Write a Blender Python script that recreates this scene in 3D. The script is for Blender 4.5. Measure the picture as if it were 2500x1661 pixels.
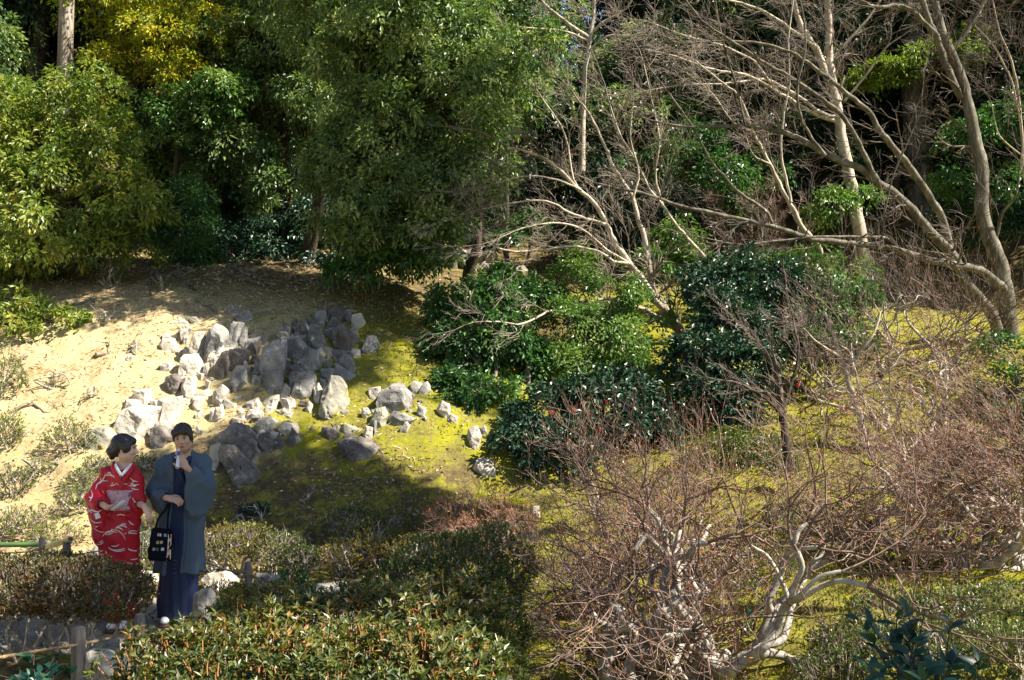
import bpy, bmesh, math, random
import numpy as np
from mathutils import Vector, Matrix, Quaternion
from mathutils.bvhtree import BVHTree

for o in list(bpy.data.objects):
    bpy.data.objects.remove(o, do_unlink=True)
SC = bpy.context.scene
COL = SC.collection
PI = math.pi
rng = np.random.default_rng(7)

# ------------------------------------------------------------------ camera
CAMZ = 2.5
FPX = 2700.0                       # focal length in pixels of the 2500 px wide photograph
cam_d = bpy.data.cameras.new('camera')
cam_d.sensor_width = 36.0
cam_d.lens = 36.0 * FPX / 2500.0
cam_d.clip_start = 0.1
cam_d.clip_end = 1000.0
cam = bpy.data.objects.new('camera', cam_d)
cam.location = (0, 0, CAMZ)
cam.rotation_euler = (math.radians(90), 0, 0)
COL.objects.link(cam)
SC.camera = cam

# ------------------------------------------------------------------ sky and sun
SUN_EL = math.radians(49)
SUN_AZ = math.radians(101)          # clockwise from the view direction (+Y): from the right, a touch from the camera's side
SUN = Vector((math.cos(SUN_EL) * math.sin(SUN_AZ), math.cos(SUN_EL) * math.cos(SUN_AZ), math.sin(SUN_EL)))
world = bpy.data.worlds.new('World')
SC.world = world
world.use_nodes = True
wn = world.node_tree.nodes
wl = world.node_tree.links
wn.clear()
sky = wn.new('ShaderNodeTexSky')
sky.sky_type = 'NISHITA'
sky.sun_disc = False
sky.sun_elevation = SUN_EL
sky.sun_rotation = SUN_AZ
sky.air_density = 1.0
sky.dust_density = 0.6
bg = wn.new('ShaderNodeBackground')
bg.inputs['Strength'].default_value = 0.05
wo = wn.new('ShaderNodeOutputWorld')
wl.new(sky.outputs[0], bg.inputs[0])
wl.new(bg.outputs[0], wo.inputs[0])
sun_d = bpy.data.lights.new('sun', 'SUN')
sun_d.energy = 5.0
sun_d.angle = math.radians(0.53)
sun_d.color = (1.0, 0.93, 0.80)
sun = bpy.data.objects.new('sun', sun_d)
sun.rotation_euler = (-SUN).to_track_quat('-Z', 'Y').to_euler()
sun.location = SUN * 40
COL.objects.link(sun)

SC.view_settings.view_transform = 'Standard'
SC.view_settings.look = 'None'
SC.view_settings.exposure = 1.72
SC.view_settings.gamma = 1.0
SC.view_settings.use_curve_mapping = False
SC.render.engine = 'CYCLES'
SC.cycles.max_bounces = 6
SC.cycles.diffuse_bounces = 2
SC.cycles.glossy_bounces = 2
SC.cycles.transmission_bounces = 2
SC.cycles.use_denoising = True
SC.cycles.sample_clamp_indirect = 4.0

# ------------------------------------------------------------------ helpers
def W(px, py, Y):
    """the place that the photograph's pixel shows at the distance Y"""
    return np.array([(px - 1250.0) / FPX * Y, Y, CAMZ - (py - 830.5) / FPX * Y])

def link(o, parent=None):
    COL.objects.link(o)
    if parent is not None:
        o.parent = parent
    return o

def tag(o, label=None, cat=None, group=None, kind=None):
    if label: o['label'] = label
    if cat: o['category'] = cat
    if group: o['group'] = group
    if kind: o['kind'] = kind
    return o

def empty(name, loc, label=None, cat=None, group=None):
    o = bpy.data.objects.new(name, None)
    o.empty_display_size = 0.1
    o.location = [float(v) for v in loc]
    COL.objects.link(o)
    return tag(o, label, cat, group)

def mesh_data(name, V, tris=None, quads=None, smooth=False, rnd=None):
    me = bpy.data.meshes.new(name)
    V = np.asarray(V, dtype=np.float32)
    nt = 0 if tris is None else len(tris)
    nq = 0 if quads is None else len(quads)
    me.vertices.add(len(V))
    me.vertices.foreach_set('co', V.ravel())
    idx = []
    starts = []
    if nt:
        idx.append(np.asarray(tris, dtype=np.int32).ravel()); starts.append(np.arange(nt) * 3)
    if nq:
        idx.append(np.asarray(quads, dtype=np.int32).ravel()); starts.append(nt * 3 + np.arange(nq) * 4)
    idx = np.concatenate(idx); starts = np.concatenate(starts).astype(np.int32)
    me.loops.add(len(idx))
    me.loops.foreach_set('vertex_index', idx)
    me.polygons.add(nt + nq)
    me.polygons.foreach_set('loop_start', starts)
    me.polygons.foreach_set('use_smooth', np.full(nt + nq, bool(smooth)))
    if rnd is not None:
        a = me.attributes.new('rnd', 'FLOAT', 'POINT')
        a.data.foreach_set('value', np.asarray(rnd, dtype=np.float32))
    me.update(calc_edges=True)
    me.validate()
    return me

def mesh_obj(name, V, tris=None, quads=None, mat=None, parent=None, smooth=False, rnd=None):
    """V in world coordinates; stored relative to the parent's place"""
    V = np.asarray(V, dtype=np.float64)
    if parent is not None:
        p = parent; off = np.zeros(3)
        while p is not None:
            off += np.array(p.location); p = p.parent
        V = V - off
    me = mesh_data(name, V, tris, quads, smooth, rnd)
    if mat is not None:
        me.materials.append(mat)
    return link(bpy.data.objects.new(name, me), parent)

def bm_obj(name, bm, mat, parent=None, smooth=False):
    me = bpy.data.meshes.new(name)
    bm.to_mesh(me); bm.free()
    if smooth:
        for p in me.polygons: p.use_smooth = True
    me.materials.append(mat)
    return link(bpy.data.objects.new(name, me), parent)

def unit(v):
    v = np.asarray(v, dtype=np.float64)
    return v / np.maximum(np.linalg.norm(v, axis=-1, keepdims=True), 1e-9)

def _hash(ix, iy, iz, seed):
    h = (ix.astype(np.int64) * 374761393 + iy.astype(np.int64) * 668265263 + iz.astype(np.int64) * 2147483647 + seed * 1274126177) & 0xFFFFFFFF
    h = ((h ^ (h >> 13)) * 1274126177) & 0xFFFFFFFF
    h = h ^ (h >> 16)
    return (h & 0xFFFF) / 65535.0

def vnoise(x, y, z=None, seed=0):
    x = np.asarray(x, float); y = np.asarray(y, float)
    z = np.zeros_like(x) if z is None else np.asarray(z, float)
    ix, iy, iz = np.floor(x), np.floor(y), np.floor(z)
    fx, fy, fz = x - ix, y - iy, z - iz
    fx, fy, fz = [f * f * (3 - 2 * f) for f in (fx, fy, fz)]
    out = 0
    for dx in (0, 1):
        for dy in (0, 1):
            for dz in (0, 1):
                w = (fx if dx else 1 - fx) * (fy if dy else 1 - fy) * (fz if dz else 1 - fz)
                out = out + w * _hash(ix + dx, iy + dy, iz + dz, seed)
    return out * 2 - 1

def fbm(x, y, z=None, oct=4, seed=0):
    s, a, f = 0, 1.0, 1.0
    for k in range(oct):
        s = s + a * vnoise(np.asarray(x) * f, np.asarray(y) * f, None if z is None else np.asarray(z) * f, seed + k)
        a *= 0.5; f *= 2.03
    return s

# ------------------------------------------------------------------ terrain heights
_ctrl = []
def cpx(px, py, Y):
    _ctrl.append(W(px, py, Y))
for c in [
    # path and the foot of the slope on the left
    (430, 1519, 9.8), (250, 1533, 9.6), (60, 1490, 9.8), (700, 1500, 10.0), (620, 1432, 11.2), (480, 1418, 11.4), (330, 1410, 11.3), (900, 1440, 10.6),
    (120, 1375, 11.9), (560, 1335, 12.7), (760, 1318, 12.7), (950, 1300, 12.8), (1150, 1290, 12.9),
    # sandy slope
    (60, 1230, 13.2), (250, 1180, 13.5), (560, 1180, 13.7), (60, 1000, 14.8), (300, 980, 15.0), (560, 980, 15.0), (800, 1060, 14.5), (1000, 1150, 14.0), (1200, 1190, 13.8),
    (60, 830, 16.2), (300, 800, 16.5), (550, 850, 16.1), (800, 850, 16.2), (1000, 930, 15.7), (150, 735, 17.4), (320, 660, 18.7), (500, 660, 19.0), (700, 665, 19.2), (900, 700, 18.8), (1000, 800, 17.4),
    (1080, 1000, 15.2), (1250, 1050, 15.0), (1150, 690, 21.0), (1250, 850, 18.3), (1300, 960, 16.2), (1250, 640, 24.0), (600, 620, 22.0), (200, 600, 22.0),
    # moss garden on the right
    (1500, 1100, 14.4), (1650, 1040, 15.2), (1690, 905, 18.0), (1850, 1040, 15.2), (2100, 1060, 15.0), (2200, 960, 17.0), (1900, 900, 18.4), (2460, 838, 20.0), (2350, 1050, 15.2),
    (2115, 690, 24.0), (2000, 700, 23.5), (1500, 720, 22.0), (2440, 720, 24.0), (1800, 1190, 13.0), (2100, 1250, 12.4), (2350, 1250, 12.6), (2150, 1380, 10.8), (2420, 1410, 10.2),
    (1900, 1430, 9.9), (2050, 1560, 8.5), (2450, 1560, 8.4), (1700, 1500, 9.3), (1500, 1520, 9.2), (1600, 1640, 8.1), (1300, 1480, 9.8), (1300, 1640, 8.2), (1900, 1650, 7.9),
    (1300, 1330, 11.8), (1600, 1260, 12.4),
]:
    cpx(*c)
for p in [(-4, 7, -.05), (-2, 7, -.02), (0, 6.8, 0), (2.2, 6.8, .1), (4.2, 6.8, .25), (-3, 4.5, .1), (0, 4, .25), (3, 4, .3), (0, 0, .9), (-6, 0, .9), (6, 0, .9), (0, -10, 1.2), (-12, -8, 1.2), (12, -8, 1.2),
          (-8, 9.8, .1), (-8, 13, .6), (-9, 16, 2.4), (-11, 19, 4.2), (-16, 12, 1.0), (8, 9, .6), (9, 13, 1.1), (11, 18, 2.4), (13, 24, 4.6), (16, 10, 1.2), (6, 4, .5), (-7, 4.5, .2),
          (-12, 26, 7.2), (-6, 26, 6.7), (0, 27, 6.0), (5, 27, 5.3), (10, 27, 5.6), (-18, 34, 11.0), (-8, 34, 10.4), (0, 35, 9.2), (8, 35, 9.0), (18, 34, 9.5),
          (-24, 46, 16.0), (-8, 46, 15.0), (6, 46, 12.6), (22, 46, 14.0), (-30, 64, 21), (0, 64, 16), (30, 64, 19), (-45, 20, 9), (45, 20, 7), (-45, -10, 2), (45, -10, 2), (-60, 90, 23), (0, 90, 18), (60, 90, 22)]:
    _ctrl.append(np.array(p, float))
_C = np.array(_ctrl)
def _phi(d2):
    return 0.5 * d2 * np.log(d2 + 1e-9)
_n = len(_C)
_K = _phi(((_C[:, None, :2] - _C[None, :, :2]) ** 2).sum(-1)) + np.eye(_n) * 0.12
_P = np.c_[np.ones(_n), _C[:, :2]]
_A = np.block([[_K, _P], [_P.T, np.zeros((3, 3))]])
_w = np.linalg.solve(_A, np.r_[_C[:, 2], 0, 0, 0])

def base_h(x, y):
    x = np.asarray(x, float); y = np.asarray(y, float)
    sh = x.shape
    xf, yf = x.ravel(), y.ravel()
    out = np.zeros_like(xf)
    for s in range(0, len(xf), 20000):
        xx, yy = np.clip(xf[s:s + 20000], -60, 60), np.clip(yf[s:s + 20000], -12, 92)
        d2 = (xx[:, None] - _C[None, :, 0]) ** 2 + (yy[:, None] - _C[None, :, 1]) ** 2
        out[s:s + 20000] = _phi(d2) @ _w[:_n] + _w[_n] + _w[_n + 1] * xx + _w[_n + 2] * yy
    return out.reshape(sh)

def relief(x, y):
    b = 0.06 * fbm(x * 0.9, y * 0.9, oct=3, seed=3) + 0.040 * fbm(x * 3.7, y * 3.7, oct=3, seed=11) + 0.017 * fbm(x * 11, y * 11, oct=2, seed=21)
    path = np.clip(1 - np.abs(y - 9.7) / 1.0, 0, 1) * np.clip((-x - 0.2) / 1.0, 0, 1)
    return b * (1 - 0.85 * path)

def ground(x, y):
    x = np.asarray(x, float); y = np.asarray(y, float)
    return base_h(x, y) + relief(x, y)

_hx = np.arange(-14, 16.01, 0.06); _hy = np.arange(4, 30.01, 0.06)
_HX, _HY = np.meshgrid(_hx, _hy)
_HZ = None
def fast_ground(x, y):
    """heights read from a table (built once), bilinear"""
    global _HZ
    if _HZ is None: _HZ = ground(_HX, _HY)
    x = np.asarray(x, float); y = np.asarray(y, float)
    fx = np.clip((x + 14) / 0.06, 0, len(_hx) - 2.001); fy = np.clip((y - 4) / 0.06, 0, len(_hy) - 2.001)
    i, j = fx.astype(int), fy.astype(int); u, v = fx - i, fy - j
    return (_HZ[j, i] * (1 - u) + _HZ[j, i + 1] * u) * (1 - v) + (_HZ[j + 1, i] * (1 - u) + _HZ[j + 1, i + 1] * u) * v

def gz(x, y):
    if -14 < x < 16 and 4 < y < 30: return float(fast_ground(x, y))
    return float(ground(np.array([x]), np.array([y]))[0])

def G(px, py, y0=5.0, y1=29.0):
    """where the ray through a pixel meets the ground"""
    Y = np.linspace(y0, y1, 1400)
    X = (px - 1250.0) / FPX * Y
    Z = CAMZ - (py - 830.5) / FPX * Y
    hit = np.nonzero(Z <= fast_ground(X, Y))[0]
    k = hit[0] if len(hit) else len(Y) - 1
    return np.array([X[k], Y[k], float(fast_ground(X[k], Y[k]))])
# ------------------------------------------------------------------ materials
def new_mat(name):
    m = bpy.data.materials.new(name)
    m.use_nodes = True
    nt = m.node_tree
    nt.nodes.clear()
    return m, nt.nodes, nt.links

def node(N, t, **kw):
    n = N.new(t)
    for k, v in kw.items():
        if k in n.inputs: n.inputs[k].default_value = v
        else: setattr(n, k, v)
    return n

def ramp(N, stops, interp='LINEAR'):
    r = N.new('ShaderNodeValToRGB')
    r.color_ramp.interpolation = interp
    els = r.color_ramp.elements
    while len(els) < len(stops): els.new(0.5)
    for e, (p, c) in zip(els, stops):
        e.position = p
        e.color = (*c, 1) if len(c) == 3 else c
    return r

def leaf_mat(name, stops, rough=0.36, trans=0.30, tint=(1.15, 1.3, 0.55), spec=0.5):
    m, N, L = new_mat(name)
    at = node(N, 'ShaderNodeAttribute', attribute_name='rnd')
    rp = ramp(N, stops)
    L.new(at.outputs['Fac'], rp.inputs[0])
    pb = node(N, 'ShaderNodeBsdfPrincipled')
    pb.inputs['Roughness'].default_value = rough
    pb.inputs['Specular IOR Level'].default_value = spec
    L.new(rp.outputs[0], pb.inputs['Base Color'])
    tc = node(N, 'ShaderNodeMix', data_type='RGBA', blend_type='MULTIPLY')
    tc.inputs[0].default_value = 1.0
    L.new(rp.outputs[0], tc.inputs[6])
    tc.inputs[7].default_value = (*tint, 1)
    tr = node(N, 'ShaderNodeBsdfTranslucent')
    L.new(tc.outputs[2], tr.inputs[0])
    mx = node(N, 'ShaderNodeMixShader')
    mx.inputs[0].default_value = trans
    L.new(pb.outputs[0], mx.inputs[1]); L.new(tr.outputs[0], mx.inputs[2])
    out = node(N, 'ShaderNodeOutputMaterial')
    L.new(mx.outputs[0], out.inputs[0])
    return m

def noise_mat(name, stops, scale=8.0, detail=6.0, rough=0.85, bump=0.3, bdist=0.02, stretch=(1, 1, 1), spots=None, bscale=None, spec=0.3, cracks=None):
    """noise colours on object coordinates; spots = (colour, scale, threshold) for lichen or stains"""
    m, N, L = new_mat(name)
    tc = node(N, 'ShaderNodeTexCoord')
    mp = node(N, 'ShaderNodeMapping')
    mp.inputs['Scale'].default_value = stretch
    L.new(tc.outputs['Object'], mp.inputs[0])
    nz = node(N, 'ShaderNodeTexNoise')
    nz.inputs['Scale'].default_value = scale; nz.inputs['Detail'].default_value = detail; nz.inputs['Roughness'].default_value = 0.62
    L.new(mp.outputs[0], nz.inputs['Vector'])
    rp = ramp(N, stops)
    L.new(nz.outputs[0], rp.inputs[0])
    col = rp.outputs[0]
    if spots:
        for sc, ss, th in spots:
            n2 = node(N, 'ShaderNodeTexNoise')
            n2.inputs['Scale'].default_value = ss; n2.inputs['Detail'].default_value = 5.0; n2.inputs['Roughness'].default_value = 0.7
            L.new(mp.outputs[0], n2.inputs['Vector'])
            r2 = ramp(N, [(th, (0, 0, 0)), (min(th + 0.09, 1), (1, 1, 1))])
            L.new(n2.outputs[0], r2.inputs[0])
            mx = node(N, 'ShaderNodeMix', data_type='RGBA')
            L.new(r2.outputs[0], mx.inputs[0]); L.new(col, mx.inputs[6]); mx.inputs[7].default_value = (*sc, 1)
            col = mx.outputs[2]
    crk = None
    if cracks:
        wv = node(N, 'ShaderNodeMix', data_type='RGBA', blend_type='ADD'); wv.inputs[0].default_value = 0.5
        L.new(mp.outputs[0], wv.inputs[6]); L.new(nz.outputs['Color'], wv.inputs[7])
        vo = node(N, 'ShaderNodeTexVoronoi', feature='DISTANCE_TO_EDGE'); vo.inputs['Scale'].default_value = cracks
        L.new(wv.outputs[2], vo.inputs['Vector'])
        crk = ramp(N, [(0.0, (0, 0, 0)), (0.022, (1, 1, 1))])
        L.new(vo.outputs['Distance'], crk.inputs[0])
        dk = node(N, 'ShaderNodeMix', data_type='RGBA', blend_type='MULTIPLY'); dk.inputs[0].default_value = 0.42
        L.new(col, dk.inputs[6]); L.new(crk.outputs[0], dk.inputs[7])
        col = dk.outputs[2]
    pb = node(N, 'ShaderNodeBsdfPrincipled')
    pb.inputs['Roughness'].default_value = rough
    pb.inputs['Specular IOR Level'].default_value = spec
    L.new(col, pb.inputs['Base Color'])
    if bump:
        nb = node(N, 'ShaderNodeTexNoise')
        nb.inputs['Scale'].default_value = bscale or scale * 3; nb.inputs['Detail'].default_value = 8.0
        L.new(mp.outputs[0], nb.inputs['Vector'])
        bp = node(N, 'ShaderNodeBump')
        bp.inputs['Strength'].default_value = bump; bp.inputs['Distance'].default_value = bdist
        L.new(nb.outputs[0], bp.inputs['Height']); L.new(bp.outputs[0], pb.inputs['Normal'])
    out = node(N, 'ShaderNodeOutputMaterial')
    L.new(pb.outputs[0], out.inputs[0])
    return m

def plain_mat(name, col, rough=0.6, spec=0.3, weave=0.0, wscale=300, var=0.12, vscale=5):
    m, N, L = new_mat(name)
    tc = node(N, 'ShaderNodeTexCoord')
    nz = node(N, 'ShaderNodeTexNoise')
    nz.inputs['Scale'].default_value = vscale; nz.inputs['Detail'].default_value = 5
    L.new(tc.outputs['Object'], nz.inputs['Vector'])
    rp = ramp(N, [(0.3, tuple(c * (1 - var) for c in col)), (0.7, tuple(min(c * (1 + var), 1) for c in col))])
    L.new(nz.outputs[0], rp.inputs[0])
    pb = node(N, 'ShaderNodeBsdfPrincipled')
    pb.inputs['Roughness'].default_value = rough
    pb.inputs['Specular IOR Level'].default_value = spec
    L.new(rp.outputs[0], pb.inputs['Base Color'])
    if weave:
        nb = node(N, 'ShaderNodeTexNoise'); nb.inputs['Scale'].default_value = wscale
        L.new(tc.outputs['Object'], nb.inputs['Vector'])
        bp = node(N, 'ShaderNodeBump'); bp.inputs['Strength'].default_value = weave; bp.inputs['Distance'].default_value = 0.002
        L.new(nb.outputs[0], bp.inputs['Height']); L.new(bp.outputs[0], pb.inputs['Normal'])
    out = node(N, 'ShaderNodeOutputMaterial')
    L.new(pb.outputs[0], out.inputs[0])
    return m

def ground_mat():
    m, N, L = new_mat('ground_soil_and_moss')
    geo = node(N, 'ShaderNodeNewGeometry')
    sep = node(N, 'ShaderNodeSeparateXYZ')
    L.new(geo.outputs['Position'], sep.inputs[0])
    def noise(s, d=6.0, r=0.6):
        n = node(N, 'ShaderNodeTexNoise')
        n.inputs['Scale'].default_value = s; n.inputs['Detail'].default_value = d; n.inputs['Roughness'].default_value = r
        L.new(geo.outputs['Position'], n.inputs['Vector'])
        return n.outputs[0]
    def math_(op, a, b, clamp=False):
        n = node(N, 'ShaderNodeMath', operation=op, use_clamp=clamp)
        for i, v in enumerate((a, b)):
            if isinstance(v, (int, float)): n.inputs[i].default_value = v
            else: L.new(v, n.inputs[i])
        return n.outputs[0]
    def mix(f, a, b):
        n = node(N, 'ShaderNodeMix', data_type='RGBA')
        L.new(f, n.inputs[0])
        for i, v in ((6, a), (7, b)):
            if isinstance(v, tuple): n.inputs[i].default_value = (*v, 1)
            else: L.new(v, n.inputs[i])
        return n.outputs[2]
    def sm(v, lo, hi):
        n = node(N, 'ShaderNodeMapRange', interpolation_type='SMOOTHSTEP')
        L.new(v, n.inputs[0]); n.inputs[1].default_value = lo; n.inputs[2].default_value = hi
        return n.outputs[0]
    big, mid, fine = noise(0.55, 4), noise(2.6, 6, 0.65), noise(17, 6, 0.7)
    grit = noise(75, 4, 0.7)
    # soil: pale weathered sand with darker crumbs
    sand = ramp(N, [(0.30, (0.15, 0.09, 0.035)), (0.43, (0.36, 0.255, 0.125)), (0.53, (0.54, 0.43, 0.26)), (0.66, (0.70, 0.61, 0.44))])
    L.new(math_('ADD', math_('MULTIPLY', mid, 0.55), math_('MULTIPLY', fine, 0.45)), sand.inputs[0])
    soil = ramp(N, [(0.3, (0.045, 0.03, 0.017)), (0.5, (0.11, 0.078, 0.04)), (0.7, (0.22, 0.165, 0.09))])
    L.new(math_('ADD', math_('MULTIPLY', mid, 0.4), math_('MULTIPLY', fine, 0.6)), soil.inputs[0])
    moss = ramp(N, [(0.30, (0.035, 0.04, 0.004)), (0.45, (0.13, 0.13, 0.007)), (0.57, (0.22, 0.21, 0.012)), (0.74, (0.37, 0.31, 0.04))])
    L.new(math_('ADD', math_('MULTIPLY', mid, 0.5), math_('MULTIPLY', fine, 0.5)), moss.inputs[0])
    # where the sandy face of the slope ends and the moss begins
    x, y, z = sep.outputs[0], sep.outputs[1], sep.outputs[2]
    wob = math_('MULTIPLY', math_('SUBTRACT', big, 0.5), 5.0)
    wob2 = math_('MULTIPLY', math_('SUBTRACT', mid, 0.5), 3.0)
    xs = math_('ADD', x, math_('ADD', wob, wob2))
    sandy = math_('SUBTRACT', 1.0, sm(xs, -4.3, -1.9))
    # foot of the slope and under the trees: brown soil with shade painted in, patchy moss
    foot = math_('SUBTRACT', 1.0, sm(math_('ADD', y, math_('MULTIPLY', wob2, 0.5)), 13.6, 14.8))
    under = sm(math_('ADD', y, math_('MULTIPLY', wob2, 0.6)), 16.9, 18.5)  # soil reaches down the bank to paint in the shade at its top
    patch = sm(math_('ADD', math_('MULTIPLY', mid, 0.65), math_('MULTIPLY', fine, 0.35)), 0.46, 0.56)
    moss_bare = mix(math_('MULTIPLY', math_('SUBTRACT', 1.0, patch), 0.14), moss.outputs[0], sand.outputs[0])
    c = mix(sandy, moss_bare, sand.outputs[0])
    sp = mix(math_('MULTIPLY', patch, 0.42), sand.outputs[0], moss.outputs[0])
    c = mix(sandy, moss_bare, sp)
    leftfoot = math_('MULTIPLY', foot, math_('SUBTRACT', 1.0, sm(math_('ADD', x, wob2), -0.8, 0.8)))  # darker soil laid where shade falls on the lower slope
    lf = mix(math_('MULTIPLY', patch, 0.6), soil.outputs[0], moss.outputs[0])
    lf = mix(math_('MULTIPLY', math_('SUBTRACT', 1.0, sm(x, -5.0, -3.6)), 0.7), lf, sp)
    c = mix(leftfoot, c, lf)
    rightw = sm(math_('ADD', x, wob2), 0.4, 1.8)
    far_ = sm(y, 21.5, 24.0)
    under = math_('MULTIPLY', under, math_('MAXIMUM', math_('SUBTRACT', 1.0, rightw), far_))
    us = mix(math_('MULTIPLY', patch, 0.25), soil.outputs[0], moss.outputs[0])
    c = mix(under, c, us)
    # the raked path of grey sand that the couple stands on
    pth = math_('MULTIPLY', math_('SUBTRACT', 1.0, sm(math_('ABSOLUTE', math_('SUBTRACT', y, 9.75), 0.0), 0.75, 1.0)),
                math_('SUBTRACT', 1.0, sm(x, -0.9, -0.3)))
    pr = ramp(N, [(0.3, (0.20, 0.18, 0.15)), (0.7, (0.36, 0.33, 0.28))])
    L.new(fine, pr.inputs[0])
    c = mix(pth, c, pr.outputs[0])
    # crumbs and leaf litter
    lit = sm(grit, 0.66, 0.72)
    c = mix(math_('MULTIPLY', lit, 0.28), c, (0.30, 0.22, 0.12))
    dk = sm(noise(40, 5, 0.7), 0.62, 0.70)
    c = mix(math_('MULTIPLY', dk, 0.45), c, (0.05, 0.035, 0.015))
    pb = node(N, 'ShaderNodeBsdfPrincipled')
    pb.inputs['Roughness'].default_value = 0.95
    pb.inputs['Specular IOR Level'].default_value = 0.1
    L.new(c, pb.inputs['Base Color'])
    bp = node(N, 'ShaderNodeBump'); bp.inputs['Strength'].default_value = 0.8; bp.inputs['Distance'].default_value = 0.03
    L.new(math_('ADD', fine, math_('MULTIPLY', grit, 0.4)), bp.inputs['Height'])
    L.new(bp.outputs[0], pb.inputs['Normal'])
    out = node(N, 'ShaderNodeOutputMaterial')
    L.new(pb.outputs[0], out.inputs[0])
    return m

M = {}
M['ground'] = ground_mat()
M['leaf_oak'] = leaf_mat('leaf_oak', [(0, (0.025, 0.06, 0.02)), (0.4, (0.085, 0.15, 0.045)), (0.75, (0.21, 0.27, 0.09)), (1, (0.44, 0.46, 0.19))], rough=0.38, trans=0.36)
M['leaf_camellia'] = leaf_mat('leaf_camellia', [(0, (0.014, 0.05, 0.014)), (0.5, (0.045, 0.125, 0.028)), (1, (0.14, 0.25, 0.06))], rough=0.40, trans=0.26)
M['leaf_camellia_dark'] = leaf_mat('leaf_camellia_dark', [(0, (0.006, 0.028, 0.016)), (0.5, (0.014, 0.05, 0.024)), (1, (0.035, 0.085, 0.03))], rough=0.42, trans=0.14)  # dark camellia green, lowered to add the gloom under the trees
M['leaf_bright'] = leaf_mat('leaf_bright', [(0, (0.03, 0.10, 0.018)), (0.5, (0.09, 0.18, 0.035)), (1, (0.26, 0.32, 0.09))], rough=0.34, trans=0.34)
M['leaf_gold'] = leaf_mat('leaf_gold', [(0, (0.06, 0.11, 0.012)), (0.35, (0.22, 0.27, 0.016)), (0.75, (0.48, 0.44, 0.018)), (1, (0.62, 0.46, 0.03))], rough=0.5, trans=0.45, tint=(1.15, 1.15, 0.5))
M['leaf_lime'] = leaf_mat('leaf_lime', [(0, (0.05, 0.10, 0.012)), (0.5, (0.15, 0.21, 0.02)), (1, (0.30, 0.33, 0.05))], rough=0.4, trans=0.42)
M['leaf_left'] = leaf_mat('leaf_left', [(0, (0.03, 0.085, 0.014)), (0.35, (0.12, 0.18, 0.025)), (0.7, (0.26, 0.29, 0.05)), (0.93, (0.42, 0.40, 0.10)), (1, (0.36, 0.14, 0.035))], rough=0.42, trans=0.42)
M['leaf_far'] = leaf_mat('leaf_far', [(0, (0.006, 0.02, 0.008)), (0.5, (0.016, 0.042, 0.014)), (1, (0.05, 0.085, 0.025))], rough=0.4, trans=0.25)  # lowered so the darkness of the wood is in the leaf colour
M['leaf_azalea'] = leaf_mat('leaf_azalea', [(0, (0.022, 0.038, 0.010)), (0.35, (0.06, 0.085, 0.016)), (0.62, (0.15, 0.17, 0.03)), (0.82, (0.26, 0.15, 0.03)), (1, (0.34, 0.10, 0.025))], rough=0.4, trans=0.3)
M['leaf_azalea_red'] = leaf_mat('leaf_azalea_red', [(0, (0.03, 0.035, 0.010)), (0.4, (0.08, 0.085, 0.02)), (0.65, (0.13, 0.085, 0.022)), (1, (0.24, 0.07, 0.02))], rough=0.45, trans=0.25)
M['leaf_azalea_gold'] = leaf_mat('leaf_azalea_gold', [(0, (0.05, 0.06, 0.010)), (0.4, (0.15, 0.15, 0.02)), (0.7, (0.26, 0.20, 0.035)), (1, (0.32, 0.14, 0.03))], rough=0.45, trans=0.3)
M['leaf_azalea_green'] = leaf_mat('leaf_azalea_green', [(0, (0.03, 0.055, 0.010)), (0.5, (0.085, 0.12, 0.02)), (1, (0.19, 0.19, 0.045))], rough=0.4, trans=0.28)
M['leaf_laurel'] = leaf_mat('leaf_laurel', [(0, (0.004, 0.026, 0.02)), (0.6, (0.009, 0.05, 0.032)), (1, (0.025, 0.085, 0.04))], rough=0.4, trans=0.18, tint=(0.8, 1.3, 0.5))  # deep green, lowered further to put the sapling's shade into its leaves
M['leaf_tuft'] = leaf_mat('leaf_tuft', [(0, (0.07, 0.10, 0.02)), (0.5, (0.17, 0.20, 0.05)), (1, (0.34, 0.33, 0.12))], rough=0.5, trans=0.3)
M['litter'] = leaf_mat('dry_leaves', [(0, (0.13, 0.07, 0.03)), (0.5, (0.32, 0.22, 0.12)), (1, (0.62, 0.52, 0.38))], rough=0.8, trans=0.1)
M['bud'] = leaf_mat('orange_buds', [(0, (0.20, 0.055, 0.02)), (0.6, (0.36, 0.11, 0.03)), (1, (0.45, 0.22, 0.08))], rough=0.6, trans=0.15, tint=(1, 1, 1))
M['moss_leaf'] = leaf_mat('moss_fronds', [(0, (0.05, 0.06, 0.005)), (0.5, (0.16, 0.165, 0.012)), (1, (0.33, 0.29, 0.035))], rough=0.8, trans=0.25)
M['petal'] = plain_mat('camellia_petal', (0.34, 0.008, 0.018), 0.5)
M['bark_pale'] = noise_mat('bark_pale', [(0.3, (0.20, 0.155, 0.11)), (0.5, (0.40, 0.335, 0.255)), (0.7, (0.55, 0.48, 0.385))], 6, rough=0.8, bump=0.35, stretch=(1, 1, 0.35), spots=[((0.14, 0.12, 0.07), 9, 0.62)])
M['bark_grey'] = noise_mat('bark_grey', [(0.3, (0.045, 0.038, 0.028)), (0.5, (0.115, 0.10, 0.075)), (0.7, (0.22, 0.20, 0.155))], 7, rough=0.9, bump=0.5, stretch=(1, 1, 0.4), spots=[((0.36, 0.35, 0.29), 14, 0.60)])  # grey bark, darkened to carry the shade on the right tree's limbs
M['bark_dark'] = noise_mat('bark_dark', [(0.3, (0.018, 0.014, 0.010)), (0.5, (0.05, 0.038, 0.027)), (0.7, (0.10, 0.08, 0.058))], 9, rough=0.95, bump=0.7, stretch=(1, 1, 0.2))
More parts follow.
